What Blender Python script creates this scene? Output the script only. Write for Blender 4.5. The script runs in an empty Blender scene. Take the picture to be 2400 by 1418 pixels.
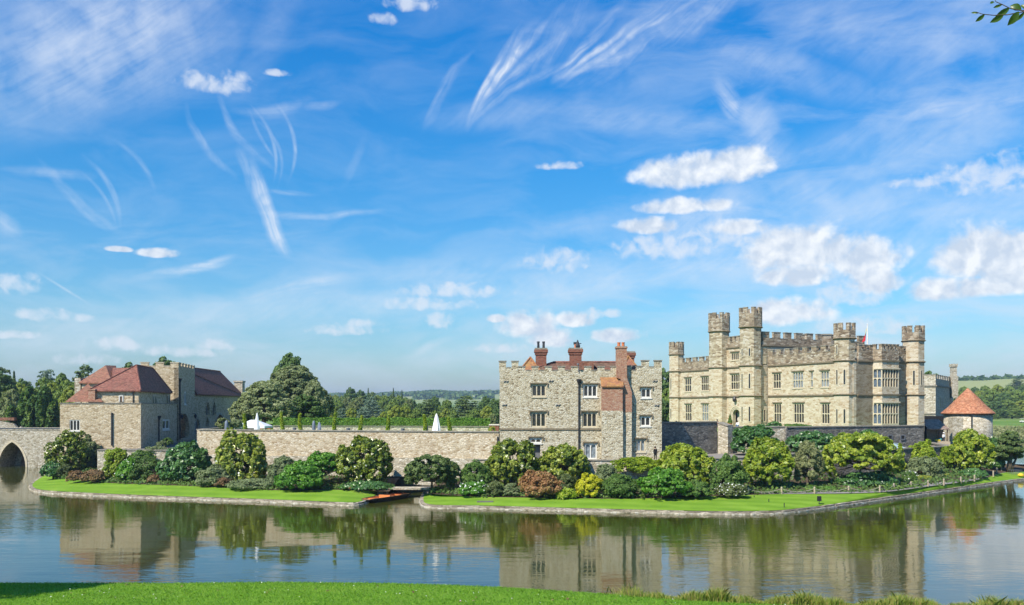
import bpy, math, random
import numpy as np
from mathutils import Vector
from mathutils.geometry import tessellate_polygon
R = math.radians
random.seed(7)
S = bpy.context.scene
COL = S.collection
FPX, H, HY, CXP = 2100.0, 11.0, 953.0, 1200.0      # focal length (photo px), eye height (m), horizon row, centre column

# ------------------------------------------------------------------ survey helpers
def X(px, d): return (px - CXP) / FPX * d
def Z(py, d): return H - (py - HY) / FPX * d
def P(px, py, d): return Vector((X(px, d), d, Z(py, d)))
def DW(py, z=0.0): return (H - z) * FPX / (py - HY)
def G(px, py, z=0.0):
    d = DW(py, z); return Vector((X(px, d), d, z))

class Frame:
    """A vertical plane: u runs along dir, z up, w along the outward normal."""
    def __init__(s, o, d):
        s.o = Vector((o[0], o[1])); s.d = Vector((d[0], d[1])).normalized(); s.n = Vector((s.d.y, -s.d.x))
    def p(s, u, z, w=0.0):
        q = s.o + s.d * u + s.n * w
        return Vector((q.x, q.y, z))
    def uz(s, px, py, w=0.0):
        o = s.o + s.n * w
        k = (px - CXP) / FPX
        u = (k * o.y - o.x) / (s.d.x - k * s.d.y)
        y = o.y + s.d.y * u
        return u, Z(py, y)
    def u(s, px, w=0.0): return s.uz(px, HY, w)[0]
    def off(s, w, u=0.0):
        q = s.o + s.n * w + s.d * u
        return Frame((q.x, q.y), (s.d.x, s.d.y))
    def side(s, u, w=0.0):       # the wall that runs back from this plane at u, seen from the right
        q = s.o + s.d * u + s.n * w
        return Frame((q.x, q.y), (-s.n.x, -s.n.y))

# ------------------------------------------------------------------ mesh builder
class MB:
    def __init__(s): s.v, s.f, s.m = [], [], []
    def add(s, vs, fs, m=0):
        b = len(s.v); s.v += [tuple(v) for v in vs]
        s.f += [tuple(b + i for i in f) for f in fs]; s.m += [m] * len(fs); return s
    def hexa(s, c, m=0):        # 8 corners: bottom 4 ccw, top 4
        return s.add(c, [(3, 2, 1, 0), (4, 5, 6, 7), (0, 1, 5, 4), (1, 2, 6, 5), (2, 3, 7, 6), (3, 0, 4, 7)], m)
    def fbox(s, fr, u0, u1, z0, z1, w0, w1, m=0):
        if u0 > u1: u0, u1 = u1, u0
        if z0 > z1: z0, z1 = z1, z0
        if w0 > w1: w0, w1 = w1, w0
        c = [fr.p(u0, z0, w1), fr.p(u1, z0, w1), fr.p(u1, z0, w0), fr.p(u0, z0, w0)]
        c += [Vector((q.x, q.y, z1)) for q in c]
        return s.hexa(c, m)
    def box(s, x0, x1, y0, y1, z0, z1, m=0):
        return s.hexa([(x0, y0, z0), (x1, y0, z0), (x1, y1, z0), (x0, y1, z0), (x0, y0, z1), (x1, y0, z1), (x1, y1, z1), (x0, y1, z1)], m)
    def prism(s, poly, z0, z1, m=0, top=None):
        n = len(poly)
        a = sum(poly[i][0] * poly[(i + 1) % n][1] - poly[(i + 1) % n][0] * poly[i][1] for i in range(n))
        if a < 0: poly = poly[::-1]
        t = top or poly
        if top and a < 0: t = top[::-1]
        vs = [(p[0], p[1], z0) for p in poly] + [(p[0], p[1], z1) for p in t]
        fs = [(i, (i + 1) % n, n + (i + 1) % n, n + i) for i in range(n)]
        tri = tessellate_polygon([[Vector((p[0], p[1], 0)) for p in poly]])
        for a_, b_, c_ in tri:
            A, B, C = poly[a_], poly[b_], poly[c_]
            if (B[0]-A[0])*(C[1]-A[1]) - (B[1]-A[1])*(C[0]-A[0]) < 0: a_, b_ = b_, a_
            fs += [(n + a_, n + b_, n + c_), (c_, b_, a_)]
        return s.add(vs, fs, m)
    def plate(s, fr, outer, holes=(), t=0.3, w=0.0, m=0, rev=None):
        """outer and holes are (u, z) outlines; front at w, back at w - t."""
        def area(q): return sum(q[i][0]*q[(i+1) % len(q)][1] - q[(i+1) % len(q)][0]*q[i][1] for i in range(len(q)))
        loops = [list(outer) if area(outer) > 0 else list(outer)[::-1]]
        for h in holes: loops.append(list(h) if area(h) < 0 else list(h)[::-1])
        flat = [p for l in loops for p in l]; n = len(flat)
        tri = tessellate_polygon([[Vector((p[0], p[1], 0)) for p in l] for l in loops])
        vs = [fr.p(p[0], p[1], w) for p in flat] + [fr.p(p[0], p[1], w - t) for p in flat]
        fs = []
        for a, b, c in tri:
            A, B, C = flat[a], flat[b], flat[c]
            if (B[0]-A[0])*(C[1]-A[1]) - (B[1]-A[1])*(C[0]-A[0]) < 0: a, b = b, a
            fs += [(a, b, c), (n + c, n + b, n + a)]
        s.add(vs, fs, m)
        b0 = 0; side = []
        for l in loops:
            k = len(l)
            for i in range(k):
                i0, i1 = b0 + i, b0 + (i + 1) % k
                side.append((i0, n + i0, n + i1, i1))
            b0 += k
        base = len(s.v) - len(vs)
        s.f += [tuple(base + i for i in f) for f in side]; s.m += [m if rev is None else rev] * len(side)
        return s
    def tube(s, pts, rad, n=8, m=0, cap=True):
        pts = [Vector(p) for p in pts]
        if not hasattr(rad, '__len__'): rad = [rad] * len(pts)
        vs = []
        for i, p in enumerate(pts):
            t = (pts[min(i + 1, len(pts) - 1)] - pts[max(i - 1, 0)]).normalized()
            a = t.cross(Vector((0.13, 0.97, 0.2)))
            if a.length < 1e-3: a = t.cross(Vector((1, 0, 0)))
            a.normalize(); b = t.cross(a)
            for k in range(n):
                th = 2 * math.pi * k / n
                vs.append(p + (a * math.cos(th) + b * math.sin(th)) * rad[i])
        fs = [(i*n+k, i*n+(k+1) % n, (i+1)*n+(k+1) % n, (i+1)*n+k) for i in range(len(pts)-1) for k in range(n)]
        if cap: fs += [tuple(range(n))[::-1], tuple((len(pts)-1)*n + k for k in range(n))]
        return s.add(vs, fs, m)
    def lathe(s, c, prof, n=24, m=0, ph=0.0):
        vs, fs = [], []
        for r, z in prof:
            for k in range(n):
                th = 2*math.pi*k/n + ph
                vs.append((c[0] + r*math.cos(th), c[1] + r*math.sin(th), z))
        for i in range(len(prof)-1):
            for k in range(n): fs.append((i*n+k, i*n+(k+1) % n, (i+1)*n+(k+1) % n, (i+1)*n+k))
        fs += [tuple(range(n))[::-1], tuple((len(prof)-1)*n+k for k in range(n))]
        return s.add(vs, fs, m)
    def build(s, name, mats, parent=None, smooth=False, origin=None, label=None):
        if not isinstance(mats, (list, tuple)): mats = [mats]
        off = Vector((0, 0, 0))
        if parent is not None:
            q = parent
            while q is not None: off += q.location; q = q.parent
        elif origin is not None: off = Vector(origin)
        me = bpy.data.meshes.new(name)
        me.from_pydata([(v[0]-off.x, v[1]-off.y, v[2]-off.z) for v in s.v], [], s.f)
        for mm in mats: me.materials.append(mm)
        me.polygons.foreach_set('material_index', s.m)
        if smooth: me.polygons.foreach_set('use_smooth', [True]*len(s.f))
        me.update()
        o = bpy.data.objects.new(name, me); COL.objects.link(o)
        if parent is not None: o.parent = parent
        elif origin is not None: o.location = off
        if label: o['label'] = label
        return o

def thing(name, label, cat, loc=(0, 0, 0), group=None):
    o = bpy.data.objects.new(name, None); COL.objects.link(o)
    o.location = loc; o.empty_display_size = 0.5
    o['label'] = label; o['category'] = cat
    if group: o['group'] = group
    return o
def tag(o, label, cat, group=None):
    o['label'] = label; o['category'] = cat
    if group: o['group'] = group
    return o
def kind(o, k): o['kind'] = k; return o

# ------------------------------------------------------------------ node helpers / materials
class NT:
    def __init__(s, tree): s.t = tree; s.n = tree.nodes; s.l = tree.links
    def node(s, typ, **kw):
        n = s.n.new(typ)
        for k, v in kw.items(): setattr(n, k, v)
        return n
    def put(s, sock, v):
        if hasattr(v, 'is_linked') or isinstance(v, bpy.types.NodeSocket): s.l.new(v, sock)
        else: sock.default_value = v
    def math(s, op, a, b=None, c=None, clamp=False):
        n = s.node('ShaderNodeMath', operation=op, use_clamp=clamp)
        s.put(n.inputs[0], a)
        if b is not None: s.put(n.inputs[1], b)
        if c is not None: s.put(n.inputs[2], c)
        return n.outputs[0]
    def mix(s, f, a, b, blend='MIX'):
        n = s.node('ShaderNodeMix', data_type='RGBA', blend_type=blend)
        s.put(n.inputs[0], f); s.put(n.inputs[6], a); s.put(n.inputs[7], b)
        return n.outputs[2]
    def noise(s, vec, scale, detail=3, rough=0.55, dist=0.0):
        n = s.node('ShaderNodeTexNoise')
        if vec is not None: s.l.new(vec, n.inputs['Vector'])
        n.inputs['Scale'].default_value = scale; n.inputs['Detail'].default_value = detail
        n.inputs['Roughness'].default_value = rough; n.inputs['Distortion'].default_value = dist
        return n.outputs['Fac']
    def ramp(s, f, stops):
        n = s.node('ShaderNodeValToRGB'); cr = n.color_ramp
        while len(cr.elements) > 1: cr.elements.remove(cr.elements[-1])
        cr.elements[0].position = stops[0][0]; cr.elements[0].color = (*stops[0][1], 1)
        for p, c in stops[1:]:
            e = cr.elements.new(p); e.color = (*c, 1)
        s.put(n.inputs[0], f); return n.outputs[0]
    def mr(s, v, a, b, c=0.0, d=1.0, smooth=False):
        n = s.node('ShaderNodeMapRange', interpolation_type='SMOOTHSTEP' if smooth else 'LINEAR')
        s.put(n.inputs[0], v)
        for i, q in enumerate((a, b, c, d)): s.put(n.inputs[1+i], q)
        return n.outputs[0]
    def mapping(s, vec, scale=(1, 1, 1), rot=(0, 0, 0), loc=(0, 0, 0)):
        n = s.node('ShaderNodeMapping'); s.l.new(vec, n.inputs[0])
        n.inputs['Scale'].default_value = scale; n.inputs['Rotation'].default_value = rot; n.inputs['Location'].default_value = loc
        return n.outputs[0]

def new_mat(name, rough=0.85, spec=0.3):
    m = bpy.data.materials.new(name); m.use_nodes = True
    t = NT(m.node_tree); b = m.node_tree.nodes['Principled BSDF']
    b.inputs['Roughness'].default_value = rough
    b.inputs['Specular IOR Level'].default_value = spec
    return m, t, b
def pos(t): return t.node('ShaderNodeTexCoord').outputs['Object']

def stone(name, cols, sx=2.2, sz=4.5, mortar=(.3, .27, .2), mw=.06, bump=.5, stain=.35, stain_col=(.16, .14, .1), streak=0.25):
    m, t, b = new_mat(name, .92, .2)
    p = pos(t)
    wob = t.node('ShaderNodeVectorMath', operation='ADD')
    nz = t.node('ShaderNodeTexNoise'); t.l.new(p, nz.inputs['Vector']); nz.inputs['Scale'].default_value = 1.7
    sc = t.node('ShaderNodeVectorMath', operation='SCALE'); t.l.new(nz.outputs['Color'], sc.inputs[0]); sc.inputs['Scale'].default_value = .25
    t.l.new(p, wob.inputs[0]); t.l.new(sc.outputs[0], wob.inputs[1])
    v = t.mapping(wob.outputs[0], (sx, sx, sz))
    vo = t.node('ShaderNodeTexVoronoi'); t.l.new(v, vo.inputs['Vector']); vo.inputs['Scale'].default_value = 1.0
    ve = t.node('ShaderNodeTexVoronoi', feature='DISTANCE_TO_EDGE'); t.l.new(v, ve.inputs['Vector']); ve.inputs['Scale'].default_value = 1.0
    sep = t.node('ShaderNodeSeparateColor'); t.l.new(vo.outputs['Color'], sep.inputs[0])
    k = len(cols)
    c = t.ramp(sep.outputs[0], [(i/(k-1), cols[i]) for i in range(k)])
    fine = t.noise(p, 9, 4, .7)
    c = t.mix(1.0, c, t.ramp(fine, [(0.25, (.62, .62, .62)), (.75, (1.3, 1.3, 1.3))]), 'MULTIPLY')
    ef = t.mr(ve.outputs['Distance'], mw*.4, mw*1.6)
    c = t.mix(ef, (*mortar, 1), c)
    big = t.noise(p, .35, 5, .65, .4)
    c = t.mix(t.mr(big, .48, .78, 0, stain), c, (*stain_col, 1))
    st = t.noise(t.mapping(p, (1.2, 1.2, .12)), 1.0, 4, .6)
    c = t.mix(t.mr(st, .55, .8, 0, streak), c, (*stain_col, 1))
    t.l.new(c, b.inputs['Base Color'])
    bp = t.node('ShaderNodeBump'); bp.inputs['Strength'].default_value = bump; bp.inputs['Distance'].default_value = .12
    hgt = t.math('ADD', t.math('MULTIPLY', t.mr(ve.outputs['Distance'], 0, .3), .8), t.math('MULTIPLY', fine, .55))
    hgt = t.math('ADD', hgt, t.math('MULTIPLY', sep.outputs[1], .6))
    t.l.new(hgt, bp.inputs['Height']); t.l.new(bp.outputs[0], b.inputs['Normal'])
    return m

def mottled(name, c1, c2, scale=3, rough=.8, spec=.3, bump=0.0, c3=None, metal=0.0):
    m, t, b = new_mat(name, rough, spec)
    n = t.noise(pos(t), scale, 5, .65)
    st = [(.3, c1), (.7, c2)] if c3 is None else [(.25, c1), (.5, c2), (.75, c3)]
    t.l.new(t.ramp(n, st), b.inputs['Base Color'])
    b.inputs['Metallic'].default_value = metal
    if bump:
        bp = t.node('ShaderNodeBump'); bp.inputs['Strength'].default_value = bump; bp.inputs['Distance'].default_value = .05
        t.l.new(t.noise(pos(t), scale*4, 4, .7), bp.inputs['Height']); t.l.new(bp.outputs[0], b.inputs['Normal'])
    return m

def tiles(name, c1, c2, c3, moss=(.16, .13, .05), mossf=.25):
    m, t, b = new_mat(name, .85, .25)
    p = pos(t)
    v = t.mapping(p, (3.2, 3.2, 5))
    vo = t.node('ShaderNodeTexVoronoi'); t.l.new(v, vo.inputs['Vector']); vo.inputs['Scale'].default_value = 1
    sep = t.node('ShaderNodeSeparateColor'); t.l.new(vo.outputs['Color'], sep.inputs[0])
    c = t.ramp(sep.outputs[0], [(0, c1), (.5, c2), (1, c3)])
    big = t.noise(p, .8, 5, .7, .5)
    c = t.mix(t.mr(big, .45, .7, 0, mossf), c, (*moss, 1))
    c = t.mix(1.0, c, t.ramp(t.noise(p, 3, 4, .7), [(.3, (.7, .7, .7)), (.7, (1.25, 1.25, 1.25))]), 'MULTIPLY')
    t.l.new(c, b.inputs['Base Color'])
    z = t.node('ShaderNodeSeparateXYZ'); t.l.new(p, z.inputs[0])
    saw = t.math('FRACT', t.math('MULTIPLY', z.outputs[2], 5.5))
    bp = t.node('ShaderNodeBump'); bp.inputs['Strength'].default_value = .5; bp.inputs['Distance'].default_value = .06
    t.l.new(t.math('ADD', saw, sep.outputs[1]), bp.inputs['Height']); t.l.new(bp.outputs[0], b.inputs['Normal'])
    return m

def leaf_mat(name, c1, c2, c3, rough=.5, trans=.3, spec=.4, fres=True):
    m, t, b = new_mat(name, rough, spec)
    a = t.node('ShaderNodeAttribute', attribute_name='rnd')
    oi = t.node('ShaderNodeObjectInfo')
    f = t.math('ADD', a.outputs['Fac'], t.math('MULTIPLY', t.math('SUBTRACT', oi.outputs['Random'], .5), .25), clamp=True)
    g_ = lambda q: tuple(min(x*1.3, .8) for x in q)
    c = t.ramp(f, [(0, g_(c1)), (.5, g_(c2)), (1, g_(c3))])
    t.l.new(c, b.inputs['Base Color'])
    tr = t.node('ShaderNodeBsdfTranslucent')
    t.l.new(t.mix(1.0, c, (1.15, 1.25, .6, 1), 'MULTIPLY'), tr.inputs['Color'])
    mx = t.node('ShaderNodeMixShader'); mx.inputs[0].default_value = trans
    t.l.new(b.outputs[0], mx.inputs[1]); t.l.new(tr.outputs[0], mx.inputs[2])
    t.l.new(mx.outputs[0], m.node_tree.nodes['Material Output'].inputs[0])
    return m

M = {}
M['barb'] = stone('honey_rubble_stone', [(.34, .245, .14), (.53, .42, .27), (.61, .50, .34), (.68, .58, .42)], 2.4, 4.6, (.44, .36, .24), .05, .3, .15, (.32, .23, .13), .12)
M['curtain'] = stone('curtain_rubble_stone', [(.31, .225, .13), (.47, .385, .26), (.56, .48, .35), (.64, .57, .45)], 2.6, 4.4, (.44, .37, .27), .06, .4, .4, (.30, .22, .14), .45)
M['maiden'] = stone('pale_ragstone', [(.20, .15, .085), (.45, .385, .26), (.56, .50, .37), (.64, .60, .49)], 3.5, 5.8, (.50, .445, .33), .07, .5, .2, (.30, .25, .16), .2)
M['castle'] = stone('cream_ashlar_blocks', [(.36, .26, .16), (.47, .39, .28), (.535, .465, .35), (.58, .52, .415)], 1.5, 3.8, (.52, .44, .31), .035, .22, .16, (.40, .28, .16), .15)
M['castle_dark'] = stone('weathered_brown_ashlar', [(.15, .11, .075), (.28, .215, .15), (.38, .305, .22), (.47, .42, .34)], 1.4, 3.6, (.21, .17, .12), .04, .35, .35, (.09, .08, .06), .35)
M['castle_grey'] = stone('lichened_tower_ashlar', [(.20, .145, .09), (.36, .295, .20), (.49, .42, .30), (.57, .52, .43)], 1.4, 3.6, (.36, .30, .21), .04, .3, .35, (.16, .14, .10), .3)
M['grey'] = stone('grey_and_shaded_stone', [(.09, .085, .08), (.15, .14, .125), (.22, .20, .175), (.30, .28, .25)], 1.8, 4.2, (.15, .14, .12), .06, .5, .35, (.07, .07, .06), .4)  # dark grey stone; the retaining walls' shade is put into its colour
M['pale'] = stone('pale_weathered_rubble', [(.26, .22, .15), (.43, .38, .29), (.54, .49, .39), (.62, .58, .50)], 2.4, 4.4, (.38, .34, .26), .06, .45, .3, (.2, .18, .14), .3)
M['kerb'] = stone('kerb_stone', [(.18, .15, .11), (.30, .255, .19), (.40, .34, .26), (.47, .42, .34)], .8, 5, (.2, .17, .13), .05, .4, .3, (.13, .11, .08), .2)
M['brick'] = stone('orange_brick', [(.27, .125, .085), (.38, .20, .135), (.44, .26, .18), (.43, .33, .25)], 4, 12, (.33, .19, .12), .05, .3, .35, (.26, .13, .08), .25)
M['brickd'] = stone('chimney_brick', [(.17, .06, .04), (.25, .09, .06), (.29, .12, .08), (.21, .11, .08)], 4, 12, (.2, .11, .08), .05, .3, .3, (.12, .07, .05), .25)
M['dress'] = mottled('dressed_stone', (.45, .38, .26), (.60, .53, .40), 2.5, .8)
M['white'] = mottled('pale_painted_stone', (.62, .60, .55), (.74, .72, .67), 2, .6)
M['coping'] = mottled('grey_coping', (.16, .145, .115), (.34, .31, .26), 3, .9, .2, .3)
M['string'] = mottled('dark_string_course', (.14, .115, .08), (.26, .21, .14), 3, .9, .2, .3)
M['tile'] = tiles('red_brown_tiles', (.18, .08, .055), (.26, .115, .075), (.32, .155, .10), (.20, .15, .09), .55)
M['tile_dark'] = tiles('dark_red_tiles', (.15, .062, .046), (.235, .092, .068), (.29, .13, .092), (.16, .11, .075), .4)
M['tile_brown'] = tiles('aged_brown_tiles', (.09, .05, .038), (.15, .08, .055), (.20, .11, .08), (.13, .11, .06), .5)
M['tile_orange'] = tiles('orange_cone_tiles', (.28, .11, .06), (.42, .17, .09), (.50, .24, .14), (.26, .15, .09), .45)
M['tile_lichen'] = tiles('lichened_orange_tiles', (.24, .11, .06), (.36, .17, .07), (.28, .13, .08), (.38, .25, .07), .6)
M['shingle'] = tiles('grey_shingles', (.15, .10, .08), (.24, .17, .14), (.32, .25, .21), (.2, .17, .13), .3)
M['pot'] = mottled('terracotta_pot', (.45, .13, .05), (.55, .19, .08), 4)
M['iron'] = mottled('dark_iron', (.012, .013, .016), (.03, .03, .034), 6, .5, .5)
M['lead'] = mottled('lead_grey', (.10, .11, .125), (.17, .18, .20), 3, .6)
M['bark'] = mottled('bark', (.07, .05, .035), (.15, .12, .09), 5, .95, .1, .6)
M['palebark'] = mottled('pale_bark', (.16, .13, .10), (.30, .26, .21), 5, .95, .1, .6)
M['wood'] = mottled('weathered_wood', (.10, .065, .04), (.20, .14, .09), 5, .8)
M['orangewood'] = mottled('varnished_orange_wood', (.55, .17, .05), (.68, .26, .09), 4, .35, .5)
M['darkhull'] = mottled('dark_hull_paint', (.02, .015, .015), (.04, .03, .028), 4, .4)
M['canvas'] = mottled('white_canvas', (.72, .74, .78), (.82, .83, .85), 2, .8)
M['greycover'] = mottled('blue_grey_cover', (.11, .135, .18), (.18, .21, .27), 3, .7)
M['rope'] = mottled('rope', (.30, .27, .21), (.42, .38, .3), 9, .9)
M['postwood'] = mottled('pale_post_wood', (.34, .27, .18), (.48, .40, .29), 6, .9)
M['black'] = mottled('matt_black', (.012, .012, .012), (.02, .02, .02), 3, .7)
M['dark_in'] = mottled('interior_shade', (.010, .009, .008), (.018, .016, .014), 3, .95)  # near-black colour stands in for shade inside the openings and shed
M['door'] = mottled('grey_door_wood', (.10, .11, .12), (.16, .17, .18), 6, .7)
M['skin'] = mottled('skin', (.50, .30, .21), (.56, .35, .25), 4, .6)
M['hair'] = mottled('dark_hair', (.03, .02, .014), (.05, .034, .022), 8, .7)
M['navy'] = mottled('dark_cloth', (.02, .022, .035), (.04, .04, .055), 5, .9)
M['wcloth'] = mottled('white_cloth', (.66, .66, .68), (.75, .75, .77), 5, .9)
M['redcloth'] = mottled('dull_red_cloth', (.22, .05, .05), (.3, .08, .07), 5, .9)
M['bluecloth'] = mottled('blue_cloth', (.06, .12, .26), (.09, .17, .33), 5, .9)
M['yellow'] = mottled('yellow_plastic', (.72, .50, .03), (.8, .58, .05), 3, .4)
M['red'] = mottled('red_flag_cloth', (.5, .02, .03), (.6, .04, .05), 3, .8)
M['teal'] = mottled('teal_plastic', (.02, .28, .33), (.03, .34, .4), 3, .4)
M['carpaint'] = mottled('pale_blue_car_paint', (.34, .45, .50), (.38, .5, .55), 1, .25, .6)
M['plaster'] = mottled('pale_plaster', (.5, .47, .40), (.6, .57, .5), 2, .9)

def glass(name, c, rough=.08, spec=.8):
    m, t, b = new_mat(name, rough, spec)
    n = t.noise(pos(t), 2.3, 2, .5)
    t.l.new(t.ramp(n, [(.35, tuple(x*.6 for x in c)), (.65, tuple(x*1.3 for x in c))]), b.inputs['Base Color'])
    bp = t.node('ShaderNodeBump'); bp.inputs['Strength'].default_value = .25; bp.inputs['Distance'].default_value = .05
    t.l.new(t.noise(pos(t), 3.5, 2, .5), bp.inputs['Height']); t.l.new(bp.outputs[0], b.inputs['Normal'])
    return m
M['glass'] = glass('dark_leaded_glass', (.022, .024, .03))
M['glass_pale'] = glass('pale_curtained_glass', (.22, .25, .28), .25)
M['glass_blue'] = glass('sky_blue_glass', (.10, .13, .17), .12)

# ground materials
def grass_mat(name, c1, c2, c3, stripes=None, scale=.5):
    m, t, b = new_mat(name, .95, .1)
    p = pos(t)
    n1 = t.noise(p, scale, 4, .6); n2 = t.noise(p, scale*22, 4, .75)
    f = t.math('ADD', t.math('MULTIPLY', n1, .6), t.math('MULTIPLY', n2, .4))
    if stripes:
        sx = t.node('ShaderNodeSeparateXYZ'); t.l.new(t.mapping(p, rot=(0, 0, stripes)), sx.inputs[0])
        f = t.math('ADD', f, t.math('MULTIPLY', t.math('SINE', t.math('MULTIPLY', sx.outputs[1], 2.1)), .07))
    c = t.ramp(f, [(.36, c1), (.5, c2), (.66, c3)])
    dry = t.noise(p, scale*.9, 5, .7, .6)
    c = t.mix(t.mr(dry, .56, .78, 0, .55), c, (.24, .25, .06, 1))
    t.l.new(c, b.inputs['Base Color'])
    bp = t.node('ShaderNodeBump'); bp.inputs['Strength'].default_value = .6; bp.inputs['Distance'].default_value = .06
    t.l.new(t.noise(p, scale*40, 4, .8), bp.inputs['Height']); t.l.new(bp.outputs[0], b.inputs['Normal'])
    return m
M['lawn'] = grass_mat('mown_lawn', (.12, .235, .018), (.155, .28, .022), (.20, .33, .035), .25, .35)
M['bank'] = grass_mat('bank_grass', (.10, .22, .018), (.145, .275, .025), (.20, .33, .045), None, .45)
M['field'] = grass_mat('park_grass', (.09, .17, .03), (.16, .25, .05), (.26, .30, .09), None, .012)
M['soil'] = mottled('border_soil', (.06, .045, .03), (.12, .09, .06), 1.5, .95, .1, .6)
M['path'] = mottled('gravel_path', (.20, .185, .17), (.30, .28, .26), 3, .95, .1, .3)
M['tarmac'] = mottled('forecourt_paving', (.11, .105, .10), (.17, .16, .15), 2, .95, .1, .2)

def water_mat():
    m, t, b = new_mat('moat_water', .04, .5)
    b.inputs['IOR'].default_value = 1.75
    b.inputs['Base Color'].default_value = (.042, .048, .006, 1)
    p = pos(t)
    b1 = t.noise(t.mapping(p, (.55, 1.5, 1)), 1.0, 3, .6, .3)
    b2 = t.noise(t.mapping(p, (.10, .22, 1)), 1.0, 2, .5)
    b3 = t.noise(t.mapping(p, (.03, .05, 1), loc=(5, 3, 0)), 1.0, 3, .5)
    amp = t.mr(b3, .42, .62, .25, 1.0, True)
    hgt = t.math('ADD', t.math('MULTIPLY', t.math('MULTIPLY', b1, amp), .020), t.math('MULTIPLY', b2, .035))
    bp = t.node('ShaderNodeBump'); bp.inputs['Strength'].default_value = 1.0; bp.inputs['Distance'].default_value = 1.0
    t.l.new(hgt, bp.inputs['Height']); t.l.new(bp.outputs[0], b.inputs['Normal'])
    return m
M['water'] = water_mat()

# ------------------------------------------------------------------ architecture helpers
def arch(u0, u1, z0, z1, n=5, pointed=0.0):
    """outline of an opening with an arched head."""
    w = u1 - u0; r = w/2; c = (u0+u1)/2
    h = min(r*(1+pointed), (z1-z0)*.8) if not pointed else min(r*1.7, (z1-z0)*.7)
    pts = [(u0, z0), (u1, z0), (u1, z1-h)]
    for i in range(1, 2*n):
        a = math.pi*i/(2*n)
        x = math.cos(a)
        y = math.sin(a)**(1.0 if pointed == 0 else .8)
        if pointed: q_ = 1.5; y = math.sqrt(max(0, 1-((q_-1+abs(x))/q_)**2))/math.sqrt(1-((q_-1)/q_)**2)
        pts.append((c + r*x, z1-h + h*y))
    pts.append((u0, z1-h))
    return pts
def rect(u0, u1, z0, z1): return [(u0, z0), (u1, z0), (u1, z1), (u0, z1)]

def window(parent, fr, r, lights=3, rows=2, arched=True, frame='dress', pane='glass', hood=False, w=-.10, bar=.11, edge=.16, label=None):
    edge *= .75; bar *= .8
    u0, u1, z0, z1 = r
    while parent.parent is not None: parent = parent.parent
    holes = []
    W = (u1-u0-2*edge-(lights-1)*bar)/lights; Hh = (z1-z0-2*edge-(rows-1)*bar)/rows
    for i in range(lights):
        for j in range(rows):
            a = u0+edge+i*(W+bar); b = z0+edge+j*(Hh+bar)
            holes.append(arch(a, a+W, b, b+Hh, 3) if arched else rect(a, a+W, b, b+Hh))
    f = MB().plate(fr, rect(u0+.004, u1-.004, z0+.004, z1-.004), holes, .14, w).build('window', M[frame], parent)
    if label: f['label'] = label
    MB().fbox(fr, u0+.01, u1-.01, z0+.01, z1-.01, w-.16, w-.22).build('pane', M[pane], f)
    if hood:
        g = .18; hb = MB()
        g = .12; hb.fbox(fr, u0-.25, u1+.25, z1+.1, z1+.1+g, 0.01, .16)
        hb.fbox(fr, u0-.25, u0-.25+g, z1-.25, z1+.1, 0.01, .16).fbox(fr, u1+.25-g, u1+.25, z1-.25, z1+.1, 0.01, .16)
        hb.build('hood_mould', M['string'], f)
    sb = MB().fbox(fr, u0-.08, u1+.08, z0-.16, z0-.004, .004, .10)
    sb.build('sill', M[frame], f)
    return f

def merlons(mb, fr, u0, u1, zb, zc, zt, mw, gw, t=.5, w=0.0, cap=.14, over=.07, mcap=1, starts=True):
    """crenellated wall as one outline, with coping slabs on merlons and in the gaps."""
    L = u1-u0; n = max(1, round((L - mw)/(mw+gw))); k = L/(n*(mw+gw)+mw); mw *= k; gw *= k
    out = [(u0, zb), (u1, zb)]; tops = []; lows = []
    u = u0
    segs = []
    for i in range(n+1):
        segs.append((u, u+mw, True)); u += mw
        if i < n: segs.append((u, u+gw, False)); u += gw
    for a, b, hi in reversed(segs):
        z = zt if hi else zc
        out += [(b, z), (a, z)]
        (tops if hi else lows).append((a, b, z))
    clean = []
    for q in out:
        if not clean or (abs(q[0]-clean[-1][0]) > 1e-6 or abs(q[1]-clean[-1][1]) > 1e-6): clean.append(q)
    mb.plate(fr, clean, (), t, w)
    for a, b, z in tops: mb.fbox(fr, a-over, b+over, z-.005, z+cap, w-t-over, w+over, mcap)
    for a, b, z in lows: mb.fbox(fr, a+over, b-over, z-.005, z+cap*.7, w-t-over*.6, w+over*.6, mcap)
    return mb

def octo(c, r, ang=0.0):
    R_ = r/math.cos(math.pi/8)
    return [(c[0]+R_*math.cos(ang+math.pi/8+k*math.pi/4), c[1]+R_*math.sin(ang+math.pi/8+k*math.pi/4)) for k in range(8)]

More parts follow.
